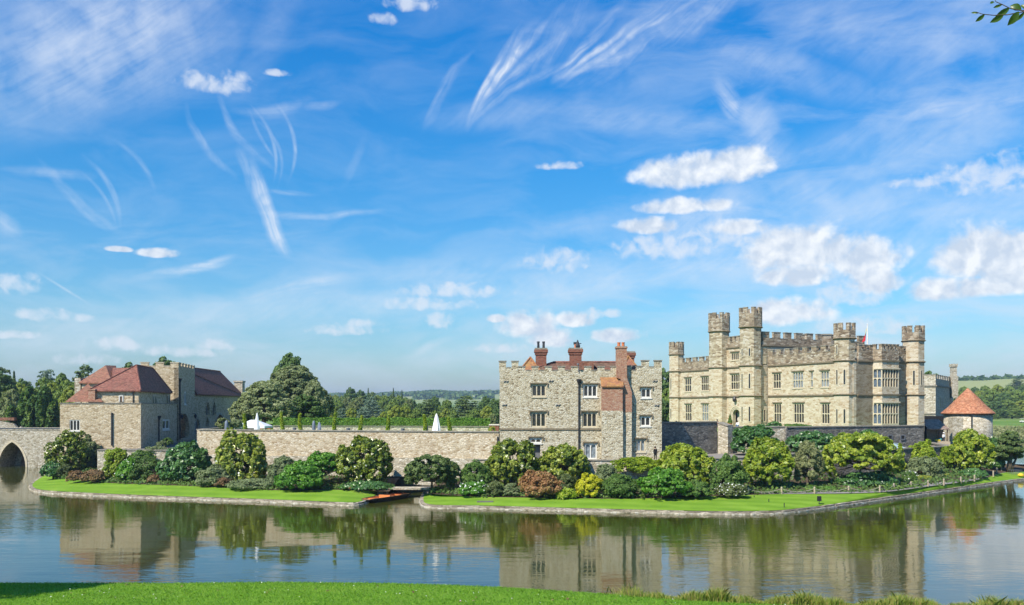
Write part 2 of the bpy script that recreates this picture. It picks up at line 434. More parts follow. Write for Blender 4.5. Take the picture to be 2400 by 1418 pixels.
def turret(parent, c, ang, r, z0, zcor, ztop, strings=(), body='castle', slits=(), zsplit=None, upper='castle_grey', capr=None, name='turret'):
    capr = capr or r+.10
    zc = ztop-1.15
    mb = MB()
    if zsplit: mb.prism(octo(c, r, ang), z0, zsplit); 
    else: mb.prism(octo(c, r, ang), z0, zcor)
    tw = mb.build(name, M[body], parent)
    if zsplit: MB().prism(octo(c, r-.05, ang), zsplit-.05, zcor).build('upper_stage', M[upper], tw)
    for zs in list(strings)+[zcor]:
        MB().prism(octo(c, r+.06, ang), zs-.16, zs, top=octo(c, r+.26, ang)).prism(octo(c, r+.26, ang), zs+.002, zs+.14, top=octo(c, r+.1, ang)).build('string_course', M['string'], tw)
    bt = MB()
    # hollow parapet drum with merlons wrapping the corners
    A = octo(c, capr, ang); B = octo(c, capr-.42, ang)
    for k in range(8):
        k2 = (k+1) % 8
        bt.prism([A[k], A[k2], B[k2], B[k]], zcor+.1, zc)
    def lerp(a, b, f): return (a[0]+(b[0]-a[0])*f, a[1]+(b[1]-a[1])*f)
    for k in range(8):
        kp, kn = (k-1) % 8, (k+1) % 8
        f = .30
        poly = [lerp(A[k], A[kp], f), A[k], lerp(A[k], A[kn], f), lerp(B[k], B[kn], f), B[k], lerp(B[k], B[kp], f)]
        bt.prism(poly, zc-.002, ztop-.12)
        cx = sum(q[0] for q in poly)/6; cy = sum(q[1] for q in poly)/6
        big = [(cx+(q[0]-cx)*1.06, cy+(q[1]-cy)*1.06) for q in poly]
        bt.prism(big, ztop-.122, ztop, 1)
    bt.prism(octo(c, capr-.4, ang), zcor+.02, zcor+.3, 1)
    bt.build('battlement', [M['castle_dark'], M['coping']], tw)
    for (phi, za, zb, wd) in slits:      # phi index of the octagon face
        a = ang + phi*math.pi/4
        n = Vector((math.cos(a), math.sin(a))); d = Vector((-n.y, n.x))
        fr = Frame((c[0]+n.x*r, c[1]+n.y*r), (d.x, d.y))
        s_ = MB().plate(fr, rect(-wd/2-.12, wd/2+.12, za-.12, zb+.12), [arch(-wd/2, wd/2, za, zb, 3)], .05, .05).build('arrow_slit', M['dress'], parent)
        MB().fbox(fr, -wd/2-.02, wd/2+.02, za-.02, zb+.02, .004, .012).build('pane', M['glass'], s_)
    return tw

def pipe(parent, pts, r=.07, hopper=None, name='downpipe'):
    o = MB().tube(pts, r, 6).build(name, M['iron'], parent)
    if hopper:
        h = Vector(hopper)
        MB().lathe(h, [(.12, h.z-.45), (.16, h.z-.3), (.32, h.z+.1), (.34, h.z+.25)], 8).build('hopper_head', M['iron'], o)
    return o

def hiproof(name, parent, c, ridge, ez, rz, mat, eave=.18):
    """c: four eave corners (xy) in order front-left, front-right, back-right, back-left; ridge: two xy points."""
    A, B, C_, D = [Vector((q[0], q[1], ez)) for q in c]
    r0 = Vector((ridge[0][0], ridge[0][1], rz)); r1 = Vector((ridge[1][0], ridge[1][1], rz))
    lo = [Vector((q.x, q.y, ez-eave)) for q in (A, B, C_, D)]
    mb = MB().add([A, B, C_, D, r0, r1]+lo, [(0, 1, 4), (1, 2, 5, 4), (2, 3, 5), (3, 0, 4, 5), (6, 7, 1, 0), (7, 8, 2, 1), (8, 9, 3, 2), (9, 6, 0, 3), (9, 8, 7, 6)])
    ob = mb.build(name, mat, parent)
    rb = MB()
    for p, q in ((r0, r1), (A, r0), (B, r0), (C_, r1), (D, r1)):
        if (p-q).length > .1: rb.tube([p+Vector((0, 0, .03)), q+Vector((0, 0, .03))], .13, 5)
    rb.build('ridge_tiles', M['tile_lichen'] if mat in (M['tile_lichen'], M['tile']) else M['tile_dark'], ob)
    return ob

def chimney(parent, x0, x1, y0, y1, z0, z1, mat='brickd', pots=2, potm='pot', poth=.7):
    mb = MB().box(x0, x1, y0, y1, z0, z1-.9)
    mb.box(x0-.1, x1+.1, y0-.1, y1+.1, z1-.9, z1-.6).box(x0-.2, x1+.2, y0-.2, y1+.2, z1-.598, z1-.2)
    mb.box(x0-.12, x1+.12, y0-.12, y1+.12, z1-.198, z1, 1)
    ch = mb.build('chimney', [M[mat], M['coping']], parent)
    for i in range(pots):
        x = x0+(x1-x0)*(i+.5)/pots; y = (y0+y1)/2
        MB().lathe((x, y), [(.17, z1), (.15, z1+poth*.8), (.19, z1+poth*.85), (.18, z1+poth)], 8).build('chimney_pot', M[potm], ch)
    return ch

# ================================================================== THE CASTLE ON THE RIGHT
C0 = (X(2000, 145), 145.0)
FS = Frame(C0, (.409, -.9126)); FE = Frame(C0, (.9126, .409)); FG = FS.off(2.2)
ANG = math.atan2(-.9126, .409)
def pr(fr, x0, y0, x1, y1, w=0.0):
    u0 = fr.uz(x0, y0, w)[0]; u1 = fr.uz(x1, y0, w)[0]; xm = (x0+x1)/2
    return (u0, u1, fr.uz(xm, y1, w)[1], fr.uz(xm, y0, w)[1])

castle = thing('castle', 'large cream stone castle with tall octagonal turrets and a twin-turreted entrance', 'castle', (C0[0], C0[1], 7.3))
Z0, ZM, ZS = 6.9, 12.95, 18.45
uA = FS.u(1585); uB = -33.6; uC = -20.6; uD = 0.0
winS1 = [(1604.8, 886, 1620, 918, 3), (1643.5, 883, 1663.5, 916, 4), (1606, 948, 1620.6, 986.5, 3), (1644.8, 947, 1664.8, 987, 4)]
winS2 = [(1812, 875, 1830, 910.5, 3), (1857.5, 872, 1882.3, 909.5, 4), (1899, 871.3, 1905.5, 907.7, 1), (1923.5, 869.7, 1943, 907.3, 3),
         (1813.5, 946, 1831, 990.3, 3), (1860, 945.5, 1884.2, 991.3, 4), (1925.2, 945.8, 1944.3, 993.2, 3)]
pale = {1: 'glass_pale', 4: 'glass_pale', 8: 'glass'}
def wallbox(parent, fr, u0, u1, z0, z1, depth, wins, mat, t=.6, back=True):
    rs = [pr(fr, *q[:4]) for q in wins]
    mb = MB().plate(fr, rect(u0, u1, z0, z1), [rect(*r) for r in rs], t)
    if back:
        mb.fbox(fr, u0+t, u1-t, z0, z1, -depth, -depth+t)
        mb.fbox(fr, u0, u0+t, z0, z1, -depth, -t).fbox(fr, u1-t, u1, z0, z1, -depth, -t)
    o = mb.build('wall', mat, parent)
    return o, rs
def dress_windows(o, fr, rs, wins, panes=None, frame='dress'):
    for i, (r, q) in enumerate(zip(rs, wins)):
        window(o, fr, r, q[4], 2, True, frame, (panes or {}).get(i, 'glass'), w=-.06, bar=.13, edge=.14, hood=False)
        u0, u1, z0, z1 = r
        MB().fbox(fr, u0-.25, u1+.25, z1+.1, z1+.28, .005, .16).build('drip_course', M['string'], o)

w1, r1 = wallbox(castle, FS, uA, uB, Z0, ZS, 14, winS1, M['castle'])
dress_windows(w1, FS, r1, winS1, {3: 'glass_pale'})
w2, r2 = wallbox(castle, FS, uC, uD, Z0, ZS, 14.2, winS2, M['castle'])
dress_windows(w2, FS, r2, winS2, {1: 'glass_pale', 2: 'glass_pale', 3: 'glass_pale'})
def stringc(fr, u0, u1, z, parent):
    return MB().fbox(fr, u0, u1, z-.12, z+.12, .003, .2).fbox(fr, u0, u1, z-.28, z-.122, .003, .09).build('string_course', M['string'], parent)
for u0, u1, o in ((uA+1.4, uB, w1), (uC, uD-1.8, w2)):
    for z in (ZM, ZS): stringc(FS, u0, u1, z, o)
    MB().fbox(FS, u0, u1, Z0, Z0+1.0, .003, .12).build('plinth', M['castle'], o)
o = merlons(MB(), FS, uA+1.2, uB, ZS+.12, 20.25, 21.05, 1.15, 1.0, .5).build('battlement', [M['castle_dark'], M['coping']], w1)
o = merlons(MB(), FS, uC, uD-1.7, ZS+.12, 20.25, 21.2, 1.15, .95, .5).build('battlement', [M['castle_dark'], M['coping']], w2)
MB().fbox(FS, uA+.6, uB, 18.2, 18.9, -13.8, -.62).build('roof_deck', M['lead'], castle)
MB().fbox(FS, uC, uD-.6, 18.2, 18.9, -13.5, -.62).build('roof_deck', M['lead'], castle)
# seaward end wall with its canted bay
BZ = 1.4
bay = [(4.2, 0), (4.75, BZ), (8.5, BZ), (9.05, 0)]
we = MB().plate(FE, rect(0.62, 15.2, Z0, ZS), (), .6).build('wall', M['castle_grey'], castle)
for z in (ZM, ZS): stringc(FE, .9, 4.2, z, we); stringc(FE, 9.05, 13.0, z, we)
merlons(MB(), FE, 1.2, 4.2, ZS+.12, 20.3, 21.0, .75, .5, .45).build('battlement', [M['castle_dark'], M['coping']], we)
merlons(MB(), FE, 9.05, 12.4, ZS+.12, 20.3, 21.0, .75, .5, .45).build('battlement', [M['castle_dark'], M['coping']], we)
bw = MB().prism([(FE.p(u, 0, w).x, FE.p(u, 0, w).y) for u, w in [(4.2, .003), (4.75, BZ), (8.5, BZ), (9.05, .003)]], 7.0, 8.1).build('bay_base', M['castle'], castle)
for za_, zb_, nm_ in ((11.6, 14.1, 'bay_apron'), (17.2, ZS, 'bay_head')):
    bw = MB().prism([(FE.p(u, 0, w).x, FE.p(u, 0, w).y) for u, w in [(4.2, .003), (4.75, BZ), (8.5, BZ), (9.05, .003)]], za_, zb_).build(nm_, M['castle'], castle)
for (z0, z1) in ((8.1, 11.6), (14.1, 17.2)):
    fr = Frame(FE.p(4.75, 0, BZ).xy, (FE.d.x, FE.d.y)); L = 3.75
    for (ff, LL, nl) in ((fr, L, 6), (Frame(FE.p(4.2, 0, 0).xy, (FE.p(4.75, 0, BZ)-FE.p(4.2, 0, 0)).xy), 1.504, 2), (Frame(FE.p(8.5, 0, BZ).xy, (FE.p(9.05, 0, 0)-FE.p(8.5, 0, BZ)).xy), 1.504, 2)):
        holes = []; e = .14; b = .13; W = (LL-2*e-(nl-1)*b)/nl; Hh = (z1-z0-2*e-b)/2
        for i in range(nl):
            for j in range(2):
                a = e+i*(W+b); zz = z0+e+j*(Hh+b)
                holes.append(arch(a, a+W, zz, zz+Hh, 3))
        f = MB().plate(ff, rect(0, LL, z0+.002, z1-.002), holes, .16, 0).build('window', M['dress'], castle)
        MB().fbox(ff, .05, LL-.05, z0+.05, z1-.05, -.18, -.24).build('pane', M['glass' if nl == 6 else 'glass_blue'], f)
for z in (ZM, ZS, 17.2, 11.7):
    pl = [(FE.p(u, 0, w).x, FE.p(u, 0, w).y) for u, w in [(4.1, .25), (4.65, BZ+.2), (8.6, BZ+.2), (9.15, .25)]]
    MB().prism(pl, z-.1, z+.12).build('string_course', M['string' if z in (ZM, ZS) else 'dress'], bw)
for (a, b) in (((4.2, 0), (4.75, BZ)), ((4.75, BZ), (8.5, BZ)), ((8.5, BZ), (9.05, 0))):
    pa, pb = FE.p(a[0], 0, a[1]), FE.p(b[0], 0, b[1]); ff = Frame(pa.xy, (pb-pa).xy); LL = (pb-pa).length
    mb = MB(); merlons(mb, ff, 0, LL, ZS+.125, 20.3, 21.1, .5, .42, .4, -.01); mb.build('battlement', [M['castle_dark'], M['coping']], bw)
# gate block
winG = [(1713.3, 826.4, 1731.4, 844, 4), (1712.8, 877, 1734.6, 912.8, 4)]
doorq = pr(FG, 1717.5, 958.5, 1735.5, 1000)
rs = [pr(FG, *q[:4]) for q in winG]
ug0, ug1 = -32.2, uC-.3
dz = Z0
door = arch(doorq[0], doorq[1], dz+.02, doorq[3], 5)
g = MB().plate(FG, rect(ug0, ug1, Z0, ZS), [rect(*rs[1]), door], .7) \
    .fbox(FG, ug1-.6, ug1, Z0, ZS, -26, -.7).fbox(FG, ug0, ug0+.6, Z0, ZS, -26, -.7).fbox(FG, ug0+.6, ug1-.6, Z0, ZS, -26, -25.4).build('gatehouse_block', M['castle'], castle)
g2 = MB().plate(FG, rect(ug0, ug1, ZS+.01, 22.2), [rect(*rs[0])], .7) \
    .fbox(FG, ug1-.6, ug1, ZS+.01, 22.2, -26, -.7).fbox(FG, ug0, ug0+.6, ZS+.01, 22.2, -26, -.7).fbox(FG, ug0+.6, ug1-.6, ZS+.01, 22.2, -26, -25.4).build('upper_wall', M['castle'], g)
for r, q in zip(rs, winG):
    window(g, FG, r, q[4], 2 if r[3] < 20 else 1, True, 'dress', 'glass', w=-.06, bar=.13, edge=.14)
    MB().fbox(FG, r[0]-.25, r[1]+.25, r[3]+.1, r[3]+.28, .005, .16).build('drip_course', M['string'], g)
merlons(MB(), FG, ug0+1.4, ug1-1.4, 22.21, 23.3, 24.2, .8, .5, .45).build('battlement', [M['castle_dark'], M['coping']], g)
sd = FG.side(ug1)
merlons(MB(), sd, 1.2, 26, 22.21, 23.5, 24.6, 1.5, 1.0, .5).build('battlement', [M['castle_dark'], M['coping']], g)
MB().plate(sd, rect(1.2, 2.2, ZS, 22.1), (), .02, .03).build('side_pilaster', M['castle_grey'], g)
stringc(sd, .7, 26, 22.2, g)
for z in (ZM, ZS, 22.2): stringc(FG, ug0+1.8, ug1-1.8, z, g)
for q, nl in (((1786.8, 834, 1796, 853), 2), ((1788, 958, 1796, 990), 1)):
    r = pr(sd, *q, .02)
    f = MB().plate(sd, rect(*r), [rect(r[0]+.2+i*(r[1]-r[0]-.3)/nl, r[0]+.1+(i+1)*(r[1]-r[0]-.3)/nl, r[2]+.2, r[3]-.2) for i in range(nl)], .1, .1).build('window', M['dress'], castle)
    MB().fbox(sd, r[0]+.1, r[1]-.1, r[2]+.1, r[3]-.1, .004, .02).build('pane', M['glass'], f)
pipe(castle, [sd.p(2.6, 7.5, .15), sd.p(2.6, 18.2, .15)], .12)
MB().fbox(FG, ug0+.62, ug1-.62, 22.0, 22.6, -25, -.72).build('roof_deck', M['lead'], castle)
# doorway: moulded surround, near-black panel standing in for the shade within, door leaf
for i, (gr, dd) in enumerate(((.75, .12), (.45, .20), (.2, .26))):
    oa = arch(doorq[0]-gr, doorq[1]+gr, dz+.03, doorq[3]+gr*.9, 5); ia = arch(doorq[0]-gr+.24, doorq[1]+gr-.24, dz+.03, doorq[3]+gr*.9-.24, 5)
    pts = oa + []
    MB().plate(FG, oa, [[(p[0], max(p[1], dz+.05)) for p in ia]], dd, .22-i*.07).build('door_surround', M['dress'], g)
dl = MB().fbox(FG, doorq[0]-.2, doorq[1]+.2, dz, doorq[3]+.2, -1.3, -1.2).build('door', M['plaster'], castle)
MB().fbox(FG, doorq[1]-.95, doorq[1]-.05, dz, dz+2.6, -1.19, -1.1).build('passage_shade', M['dark_in'], dl)
MB().lathe(FG.p((doorq[0]+doorq[1])/2-.1, 0, .45), [(.10, doorq[3]+1.3), (.32, doorq[3]+1.5), (.36, doorq[3]+1.9), (.16, doorq[3]+2.3), (.05, doorq[3]+2.5)], 8).build('lantern', M['iron'], g)

def slit_set(zs, faces=(-2, -1)): return [(p, a, b, .28) for p in faces for a, b in zs]
tc = lambda fr, u, w=0: (fr.p(u, 0, w).x, fr.p(u, 0, w).y)
turret(castle, tc(FS, FS.u(1585.5)), ANG, 1.4, Z0, 22.0, 24.7, (ZM, ZS), 'castle', slit_set([(8.6, 10.6), (14.6, 17)], (-2,)), None)
turret(castle, tc(FG, -31.6, .4), ANG, 1.85, Z0, 25.4, 29.0, (ZM, ZS), 'castle', slit_set([(8.8, 11), (14.6, 17), (20.2, 21.6)], (-3,)) , ZS+.1)
turret(castle, tc(FG, -22.3, .4), ANG, 1.9, Z0, 25.5, 29.1, (ZM, ZS), 'castle', slit_set([(8.3, 11), (14.3, 17), (20.2, 21.6)]), ZS+.1)
turret(castle, tc(FS, -1.7, .2), ANG, 1.6, Z0, 22.1, 24.6, (ZM, ZS), 'castle', slit_set([(8.3, 10.6), (14.6, 17.0)], (-2, -1))+[(-2, 19.6, 21.0, .25)], ZS+.1)
t5 = turret(castle, tc(FE, FE.u(2140.5)), ANG, 1.65, Z0, 22.0, 24.5, (ZM, ZS), 'castle', slit_set([(14.6, 17)], (-1, 0))+[(-2, 8.0, 9.6, .5)], None)
pipe(castle, [FE.p(11.6, 7.3, .15), FE.p(11.6, 13.5, .15)], .11)
# things on the roofs
for px, py, d in ((1878, 786, 172), (1937, 786, 166)):
    x = X(px, d); MB().box(x-.7, x+.7, d-.5, d+.5, 21.5, Z(py, d)).box(x-.85, x+.85, d-.65, d+.65, Z(py, d)+.001, Z(py, d)+.25, 1).build('chimney', [M['castle_dark'], M['coping']], castle)
d = 156; x = X(2033, d)
fp = thing('flagpole', 'thin white flagpole with a small hanging flag on the castle roof', 'flagpole', (x, d, 18.9))
MB().tube([(x, d, 18.9), (x, d, Z(762, d))], [.16, .08], 8).lathe((x, d), [(.02, Z(762, d)), (.14, Z(762, d)+.1), (.02, Z(762, d)+.25)], 8).build('pole', M['white'], fp)
fl = MB(); zt = Z(768, d); vs = []; fs = []
for i in range(9):
    t = i/8
    for j in range(5):
        s_ = j/4
        vs.append((x-.1-(.06+.35*t)*1.3*s_-.3*t, d+.12*math.sin(3.1*s_+5*t), zt-.1-t*2.2-.3*s_))
for i in range(8):
    for j in range(4): fs.append((i*5+j, i*5+j+1, i*5+j+6, i*5+j+5))
fl.v = vs; fl.f = fs; fl.m = [1 if k < 12 else 0 for k in range(len(fs))]
fo = fl.build('flag', [M['red'], M['yellow']], fp)
sm = fo.modifiers.new('thick', 'SOLIDIFY'); sm.thickness = .03

# ------------------------------------------------------------------ far keep behind the castle
K1 = (X(2193, 195), 195.0)
gk = thing('stone_keep', 'pale grey battlemented keep with a tall chimney behind the castle and the cone-roofed tower', 'keep', (K1[0], K1[1], 5))
KF = Frame(K1, (.5, -.35)); KS = Frame(K1, (.556, .83))
MB().plate(KF, rect(-14, 0, 4, 15.6), (), .8).build('wall', M['pale'], gk)
ks = MB().plate(KS, rect(.01, 26, 4, 15.6), (), .8).build('wall', M['pale'], gk)
MB().fbox(KF, -14, 0, 15.4, 15.7, .01, .25).build('string_course', M['coping'], gk)
MB().fbox(KS, 0, 26, 15.4, 15.7, .01, .25).build('string_course', M['coping'], gk)
MB().fbox(KF, -14, 0, 9.3, 9.6, .01, .2).build('string_course', M['coping'], gk)
merlons(MB(), KF, -14, 0, 15.7, 17.0, 17.9, 2.1, 1.3, .6).build('battlement', [M['pale'], M['coping']], gk)
merlons(MB(), KS, .01, 26, 15.7, 17.0, 17.9, 1.5, 1.1, .6).build('battlement', [M['pale'], M['coping']], gk)
MB().fbox(KF, -14, -.8, 15.0, 15.6, -20, -.85).build('roof_deck', M['lead'], gk)
for u, z0, z1 in ((5, 10.6, 13.2), (12, 11.6, 13.0), (4.5, 6.5, 8.8)):
    f = MB().plate(KS, rect(u-.2, u+1.6, z0-.2, z1+.2), [arch(u, u+1.4, z0, z1, 4)], .1, .1).build('window', M['dress'], gk)
    MB().fbox(KS, u, u+1.4, z0, z1, .004, .02).build('pane', M['glass_blue'], f)
q = KS.p(19.5, 0, 0)
q = Vector((X(2234.5, 212), 212.0)); MB().box(q.x-.75, q.x+.75, q.y-.8, q.y+.8, 13, 18.2).box(q.x-.55, q.x+.55, q.y-.6, q.y+.6, 18.2, 20.4).box(q.x-.7, q.x+.7, q.y-.75, q.y+.75, 20.4, 21.1).build('chimney', M['pale'], gk)

# ------------------------------------------------------------------ cone-roofed round tower and its lean-to
RC = (X(2268.5, 168), 168.0)
rt = thing('round_tower', 'squat round stone tower under a conical orange tiled roof', 'tower', (RC[0], RC[1], .5))
MB().lathe(RC, [(4.35, .3), (4.15, 5), (4.1, 9.85)], 40).build('wall', M['pale'], rt, smooth=True)
rf = MB().lathe(RC, [(4.62, 9.65), (4.66, 9.78), (3.3, 11.0), (1.7, 12.8), (.12, 14.45)], 32).build('roof', M['tile_orange'], rt)
MB().lathe(RC, [(4.3, 9.5), (4.5, 9.7)], 32).build('eaves', M['iron'], rt)
q = Vector((RC[0]-3.1, RC[1]-2.9))
MB().box(q.x-1.3, q.x+.9, q.y-.35, q.y+1.5, .5, 9.0).build('buttress', M['pale'], rt)
pipe(rt, [(RC[0]-1.45, RC[1]-4.2, 5.5), (RC[0]-1.45, RC[1]-4.2, 9.6)], .1)
d = 156; xa, xb = X(2171, d), X(2222, d)
sh = thing('open_shed', 'lean-to shed with grey shingled roof and dark open front beside the round tower', 'shed', (xa, d, 5))
MB().add([(xa, d-.4, 7.15), (xb, d-.4, 7.15), (xb, d+3.4, 8.75), (xa+.8, d+3.4, 8.75), (xa, d-.4, 7.0), (xb, d-.4, 7.0), (xb, d+3.4, 8.6), (xa+.8, d+3.4, 8.6)],
         [(0, 1, 2, 3), (7, 6, 5, 4), (0, 4, 5, 1), (3, 2, 6, 7), (0, 3, 7, 4), (1, 5, 6, 2)]).build('roof', M['shingle'], sh)
MB().box(xa, xb, d+3.2, d+3.4, 4.2, 8.6).box(xa, xa+.2, d, d+3.2, 4.2, 7.4).build('wall', M['dark_in'], sh)  # wall colour carries the shade inside the open shed
MB().box(xa+.2, xa+1.9, d+.1, d+.25, 4.2, 7.0).build('door', M['wood'], sh)
for x in (xa+.1, xa+2.0, xb-.15): MB().box(x-.08, x+.08, d-.08, d+.08, 4.2, 7.05).build('post', M['wood'], sh)
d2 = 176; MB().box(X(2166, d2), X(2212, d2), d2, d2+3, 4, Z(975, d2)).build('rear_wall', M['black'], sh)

# ================================================================== THE TUDOR TOWER HOUSE
DM = 114.0
mx0, mx1 = X(1171, DM), X(1551, DM)
FM = Frame((mx0, DM), (1, 0))
def mz(py): return Z(py, DM)
mt = thing('tower_house', 'four-square battlemented stone tower house with brick chimneys and mullioned windows', 'tower house', (mx0, DM, 4.3))
def mr_(x0, y0, x1, y1): return (X(x0, DM)-mx0, X(x1, DM)-mx0, mz(y1), mz(y0))
Zm = lambda a: 1150+a/4.298
Ym = lambda a: 780+a/4.298
mw = []
for (a, b, c, e, nl, fr_, pn) in ((413, 520, 558, 643, 3, 'dress', 'glass'), (930, 522, 1075, 646, 3, 'white', 'glass'), (1513, 555, 1617, 655, 2, 'white', 'glass'),
                          (408, 800, 558, 950, 3, 'dress', 'glass'), (922, 800, 1072, 952, 3, 'dress', 'glass'), (1508, 840, 1612, 940, 2, 'white', 'glass'),
                          (395, 1060, 513, 1112, 2, 'white', 'wood'), (945, 1113, 1070, 1272, 2, 'white', 'glass_pale'), (1466, 1072, 1560, 1200, 2, 'dress', 'glass_pale')):
    mw.append((mr_(Zm(a), Ym(b), Zm(c), Ym(e)), nl, fr_, pn))
ztop = mz(873); L = mx1-mx0; DEP = 13.0
dr = mr_(Zm(400), Ym(1118), Zm(500), Ym(1290)); dr = (dr[0], dr[1], 4.32, dr[3])
wl = MB().plate(FM, rect(0, L, 3.0, ztop), [rect(*w[0]) for w in mw]+[rect(*dr)], .7) \
    .fbox(FM, .7, L-.7, 3, ztop, -DEP, -DEP+.7).fbox(FM, 0, .7, 3, ztop, -DEP, -.7).fbox(FM, L-.7, L, 3, ztop, -DEP, -.7).build('wall', M['maiden'], mt)
for r, nl, fr_, pn in mw:
    window(wl, FM, r, nl, 1, True, fr_, pn, hood=True, w=-.12, bar=.16, edge=.2)
dd = MB().fbox(FM, dr[0]-.05, dr[1]+.05, dr[2]-.05, dr[3]+.05, -.75, -.7).build('door', M['door'], wl)
uz_ = lambda a: X(Zm(a), DM)-mx0
bt = MB()
merlons(bt, FM, uz_(85), uz_(280), ztop+.003, mz(Ym(352)), mz(Ym(292)), .95, .75, .6)
bt.build('battlement', [M['maiden'], M['coping']], wl)
merlons(MB(), FM, uz_(280)+.01, uz_(1280), ztop+.003, ztop+.25, mz(Ym(344)), .88, .84, .55, -.02).build('battlement', [M['maiden'], M['coping']], wl)
merlons(MB(), FM, uz_(1366), uz_(1522)-.01, ztop+.003, ztop+.25, mz(Ym(342)), .8, .7, .55, -.02).build('battlement', [M['maiden'], M['coping']], wl)
merlons(MB(), FM, uz_(1522), L, ztop+.003, mz(Ym(345)), mz(Ym(285)), .95, .75, .6).build('battlement', [M['maiden'], M['coping']], wl)
for uu in (.0, L):
    sf = FM.side(uu) if uu else Frame((mx0, DM+DEP), (0, -1))
    merlons(MB(), sf, .66, DEP-.66, ztop+.003, ztop+.6, mz(Ym(342)), .9, .8, .55).build('battlement', [M['maiden'], M['coping']], wl)
merlons(MB(), Frame((mx1, DM+DEP), (-1, 0)), 0.7, L-.7, ztop+.003, ztop+.6, mz(Ym(342)), .9, .8, .55).build('battlement', [M['maiden'], M['coping']], wl)
MB().fbox(FM, .0, uz_(880), mz(Ym(980)), mz(Ym(962)), .005, .10).build('string_course', M['string'], wl)
MB().fbox(FM, uz_(900), uz_(1110), mz(Ym(980)), mz(Ym(962)), .005, .10).build('string_course', M['string'], wl)
# garderobe shaft: stone below, brick above, tiled lean-to top, and the chimney breast beside it
ga, gb = uz_(1112), uz_(1320)
MB().fbox(FM, ga, gb, 3.0, mz(Ym(785)), .003, 1.25).build('shaft', M['maiden'], mt)
MB().fbox(FM, ga+.03, gb-.03, mz(Ym(785))+.002, mz(Ym(548)), .003, 1.22).build('brick_shaft', M['brick'], mt)
za, zb = mz(Ym(545)), mz(Ym(462))
sr = [FM.p(ga-.1, za-.08, 1.42), FM.p(gb+.08, za-.08, 1.42), FM.p(gb+.08, zb, .01), FM.p(ga-.1, zb, .01)]
MB().add(sr+[v+Vector((0, 0, .18)) for v in sr], [(3, 2, 1, 0), (4, 5, 6, 7), (0, 1, 5, 4), (1, 2, 6, 5), (2, 3, 7, 6), (3, 0, 4, 7)]) \
    .add([FM.p(ga, za, 1.2), FM.p(ga, za, .01), FM.p(ga, zb, .01), FM.p(gb, za, 1.2), FM.p(gb, za, .01), FM.p(gb, zb, .01)], [(0, 2, 1), (3, 4, 5), (0, 3, 5, 2), (0, 1, 4, 3)]).build('shaft_roof', M['tile_lichen'], mt)
br = MB().plate(FM, [(gb-.2, mz(Ym(800))), (uz_(1415), mz(Ym(800))), (uz_(1415), mz(Ym(602))), (uz_(1366), mz(Ym(455))), (uz_(1364), mz(Ym(160))), (uz_(1264), mz(Ym(160))), (uz_(1264), mz(Ym(455))), (gb-.2, mz(Ym(470)))], (), 1.35, .75).build('chimney_breast', M['brick'], mt)
MB().fbox(FM, gb-.2, uz_(1413), 3.0, mz(Ym(802)), .003, .74).build('chimney_base', M['maiden'], mt)
MB().fbox(FM, uz_(1256), uz_(1371), mz(Ym(160)), mz(Ym(146)), -.68, .83).fbox(FM, uz_(1260), uz_(1367), mz(Ym(145.9)), mz(Ym(138)), -.64, .79, 1).build('chimney_cap', [M['brick'], M['coping']], br)
for a in (1290, 1333):
    MB().lathe(FM.p(uz_(a), 0, .1), [(.20, mz(Ym(138))), (.18, mz(Ym(105))), (.23, mz(Ym(103))), (.22, mz(Ym(97)))], 10).build('chimney_pot', M['pot'], br)
d = DM+4
def zz(a, dd): return Z(Ym(a), dd)
chimney(mt, X(Zm(455), d), X(Zm(562), d), d, d+1.4, ztop-1, zz(152, d), 'brickd', 2, 'iron', .9)
ch = chimney(mt, X(Zm(800), d), X(Zm(916), d), d, d+1.5, ztop-1, zz(150, d), 'brickd', 1, 'pot', .5)
chimney(mt, X(Zm(1368), d+1), X(Zm(1447), d+1), d+1, d+2.2, ztop-1, zz(185, d+1), 'brickd', 0)
x = X(Zm(880), d)
MB().lathe((x, d+.7), [(.3, zz(150, d)), (.34, zz(150, d)+.3), (.18, zz(150, d)+.7), (.05, zz(90, d)+.3), (.03, zz(90, d))], 10).tube([(x-.5, d+.7, zz(105, d)), (x+.5, d+.7, zz(105, d))], .05, 6) \
    .box(x-.55, x-.1, d+.66, d+.74, zz(105, d)-.12, zz(105, d)+.2).build('weathervane', M['iron'], ch)
# roofs behind the battlement
ez = ztop-.1; rz = zz(297, DM+5.5)
def corners(x0, x1, y0, y1): return [(x0, y0), (x1, y0), (x1, y1), (x0, y1)]
hiproof('roof', mt, corners(X(Zm(262), DM+1.3)+.2, X(Zm(1530), DM+1.3), DM+1.3, DM+9.5), ((X(Zm(640), DM+5.5), DM+5.4), (X(Zm(1300), DM+5.5), DM+5.4)), ez, rz, M['tile_brown'])
g3 = [(X(Zm(400), DM+4), DM+4)]
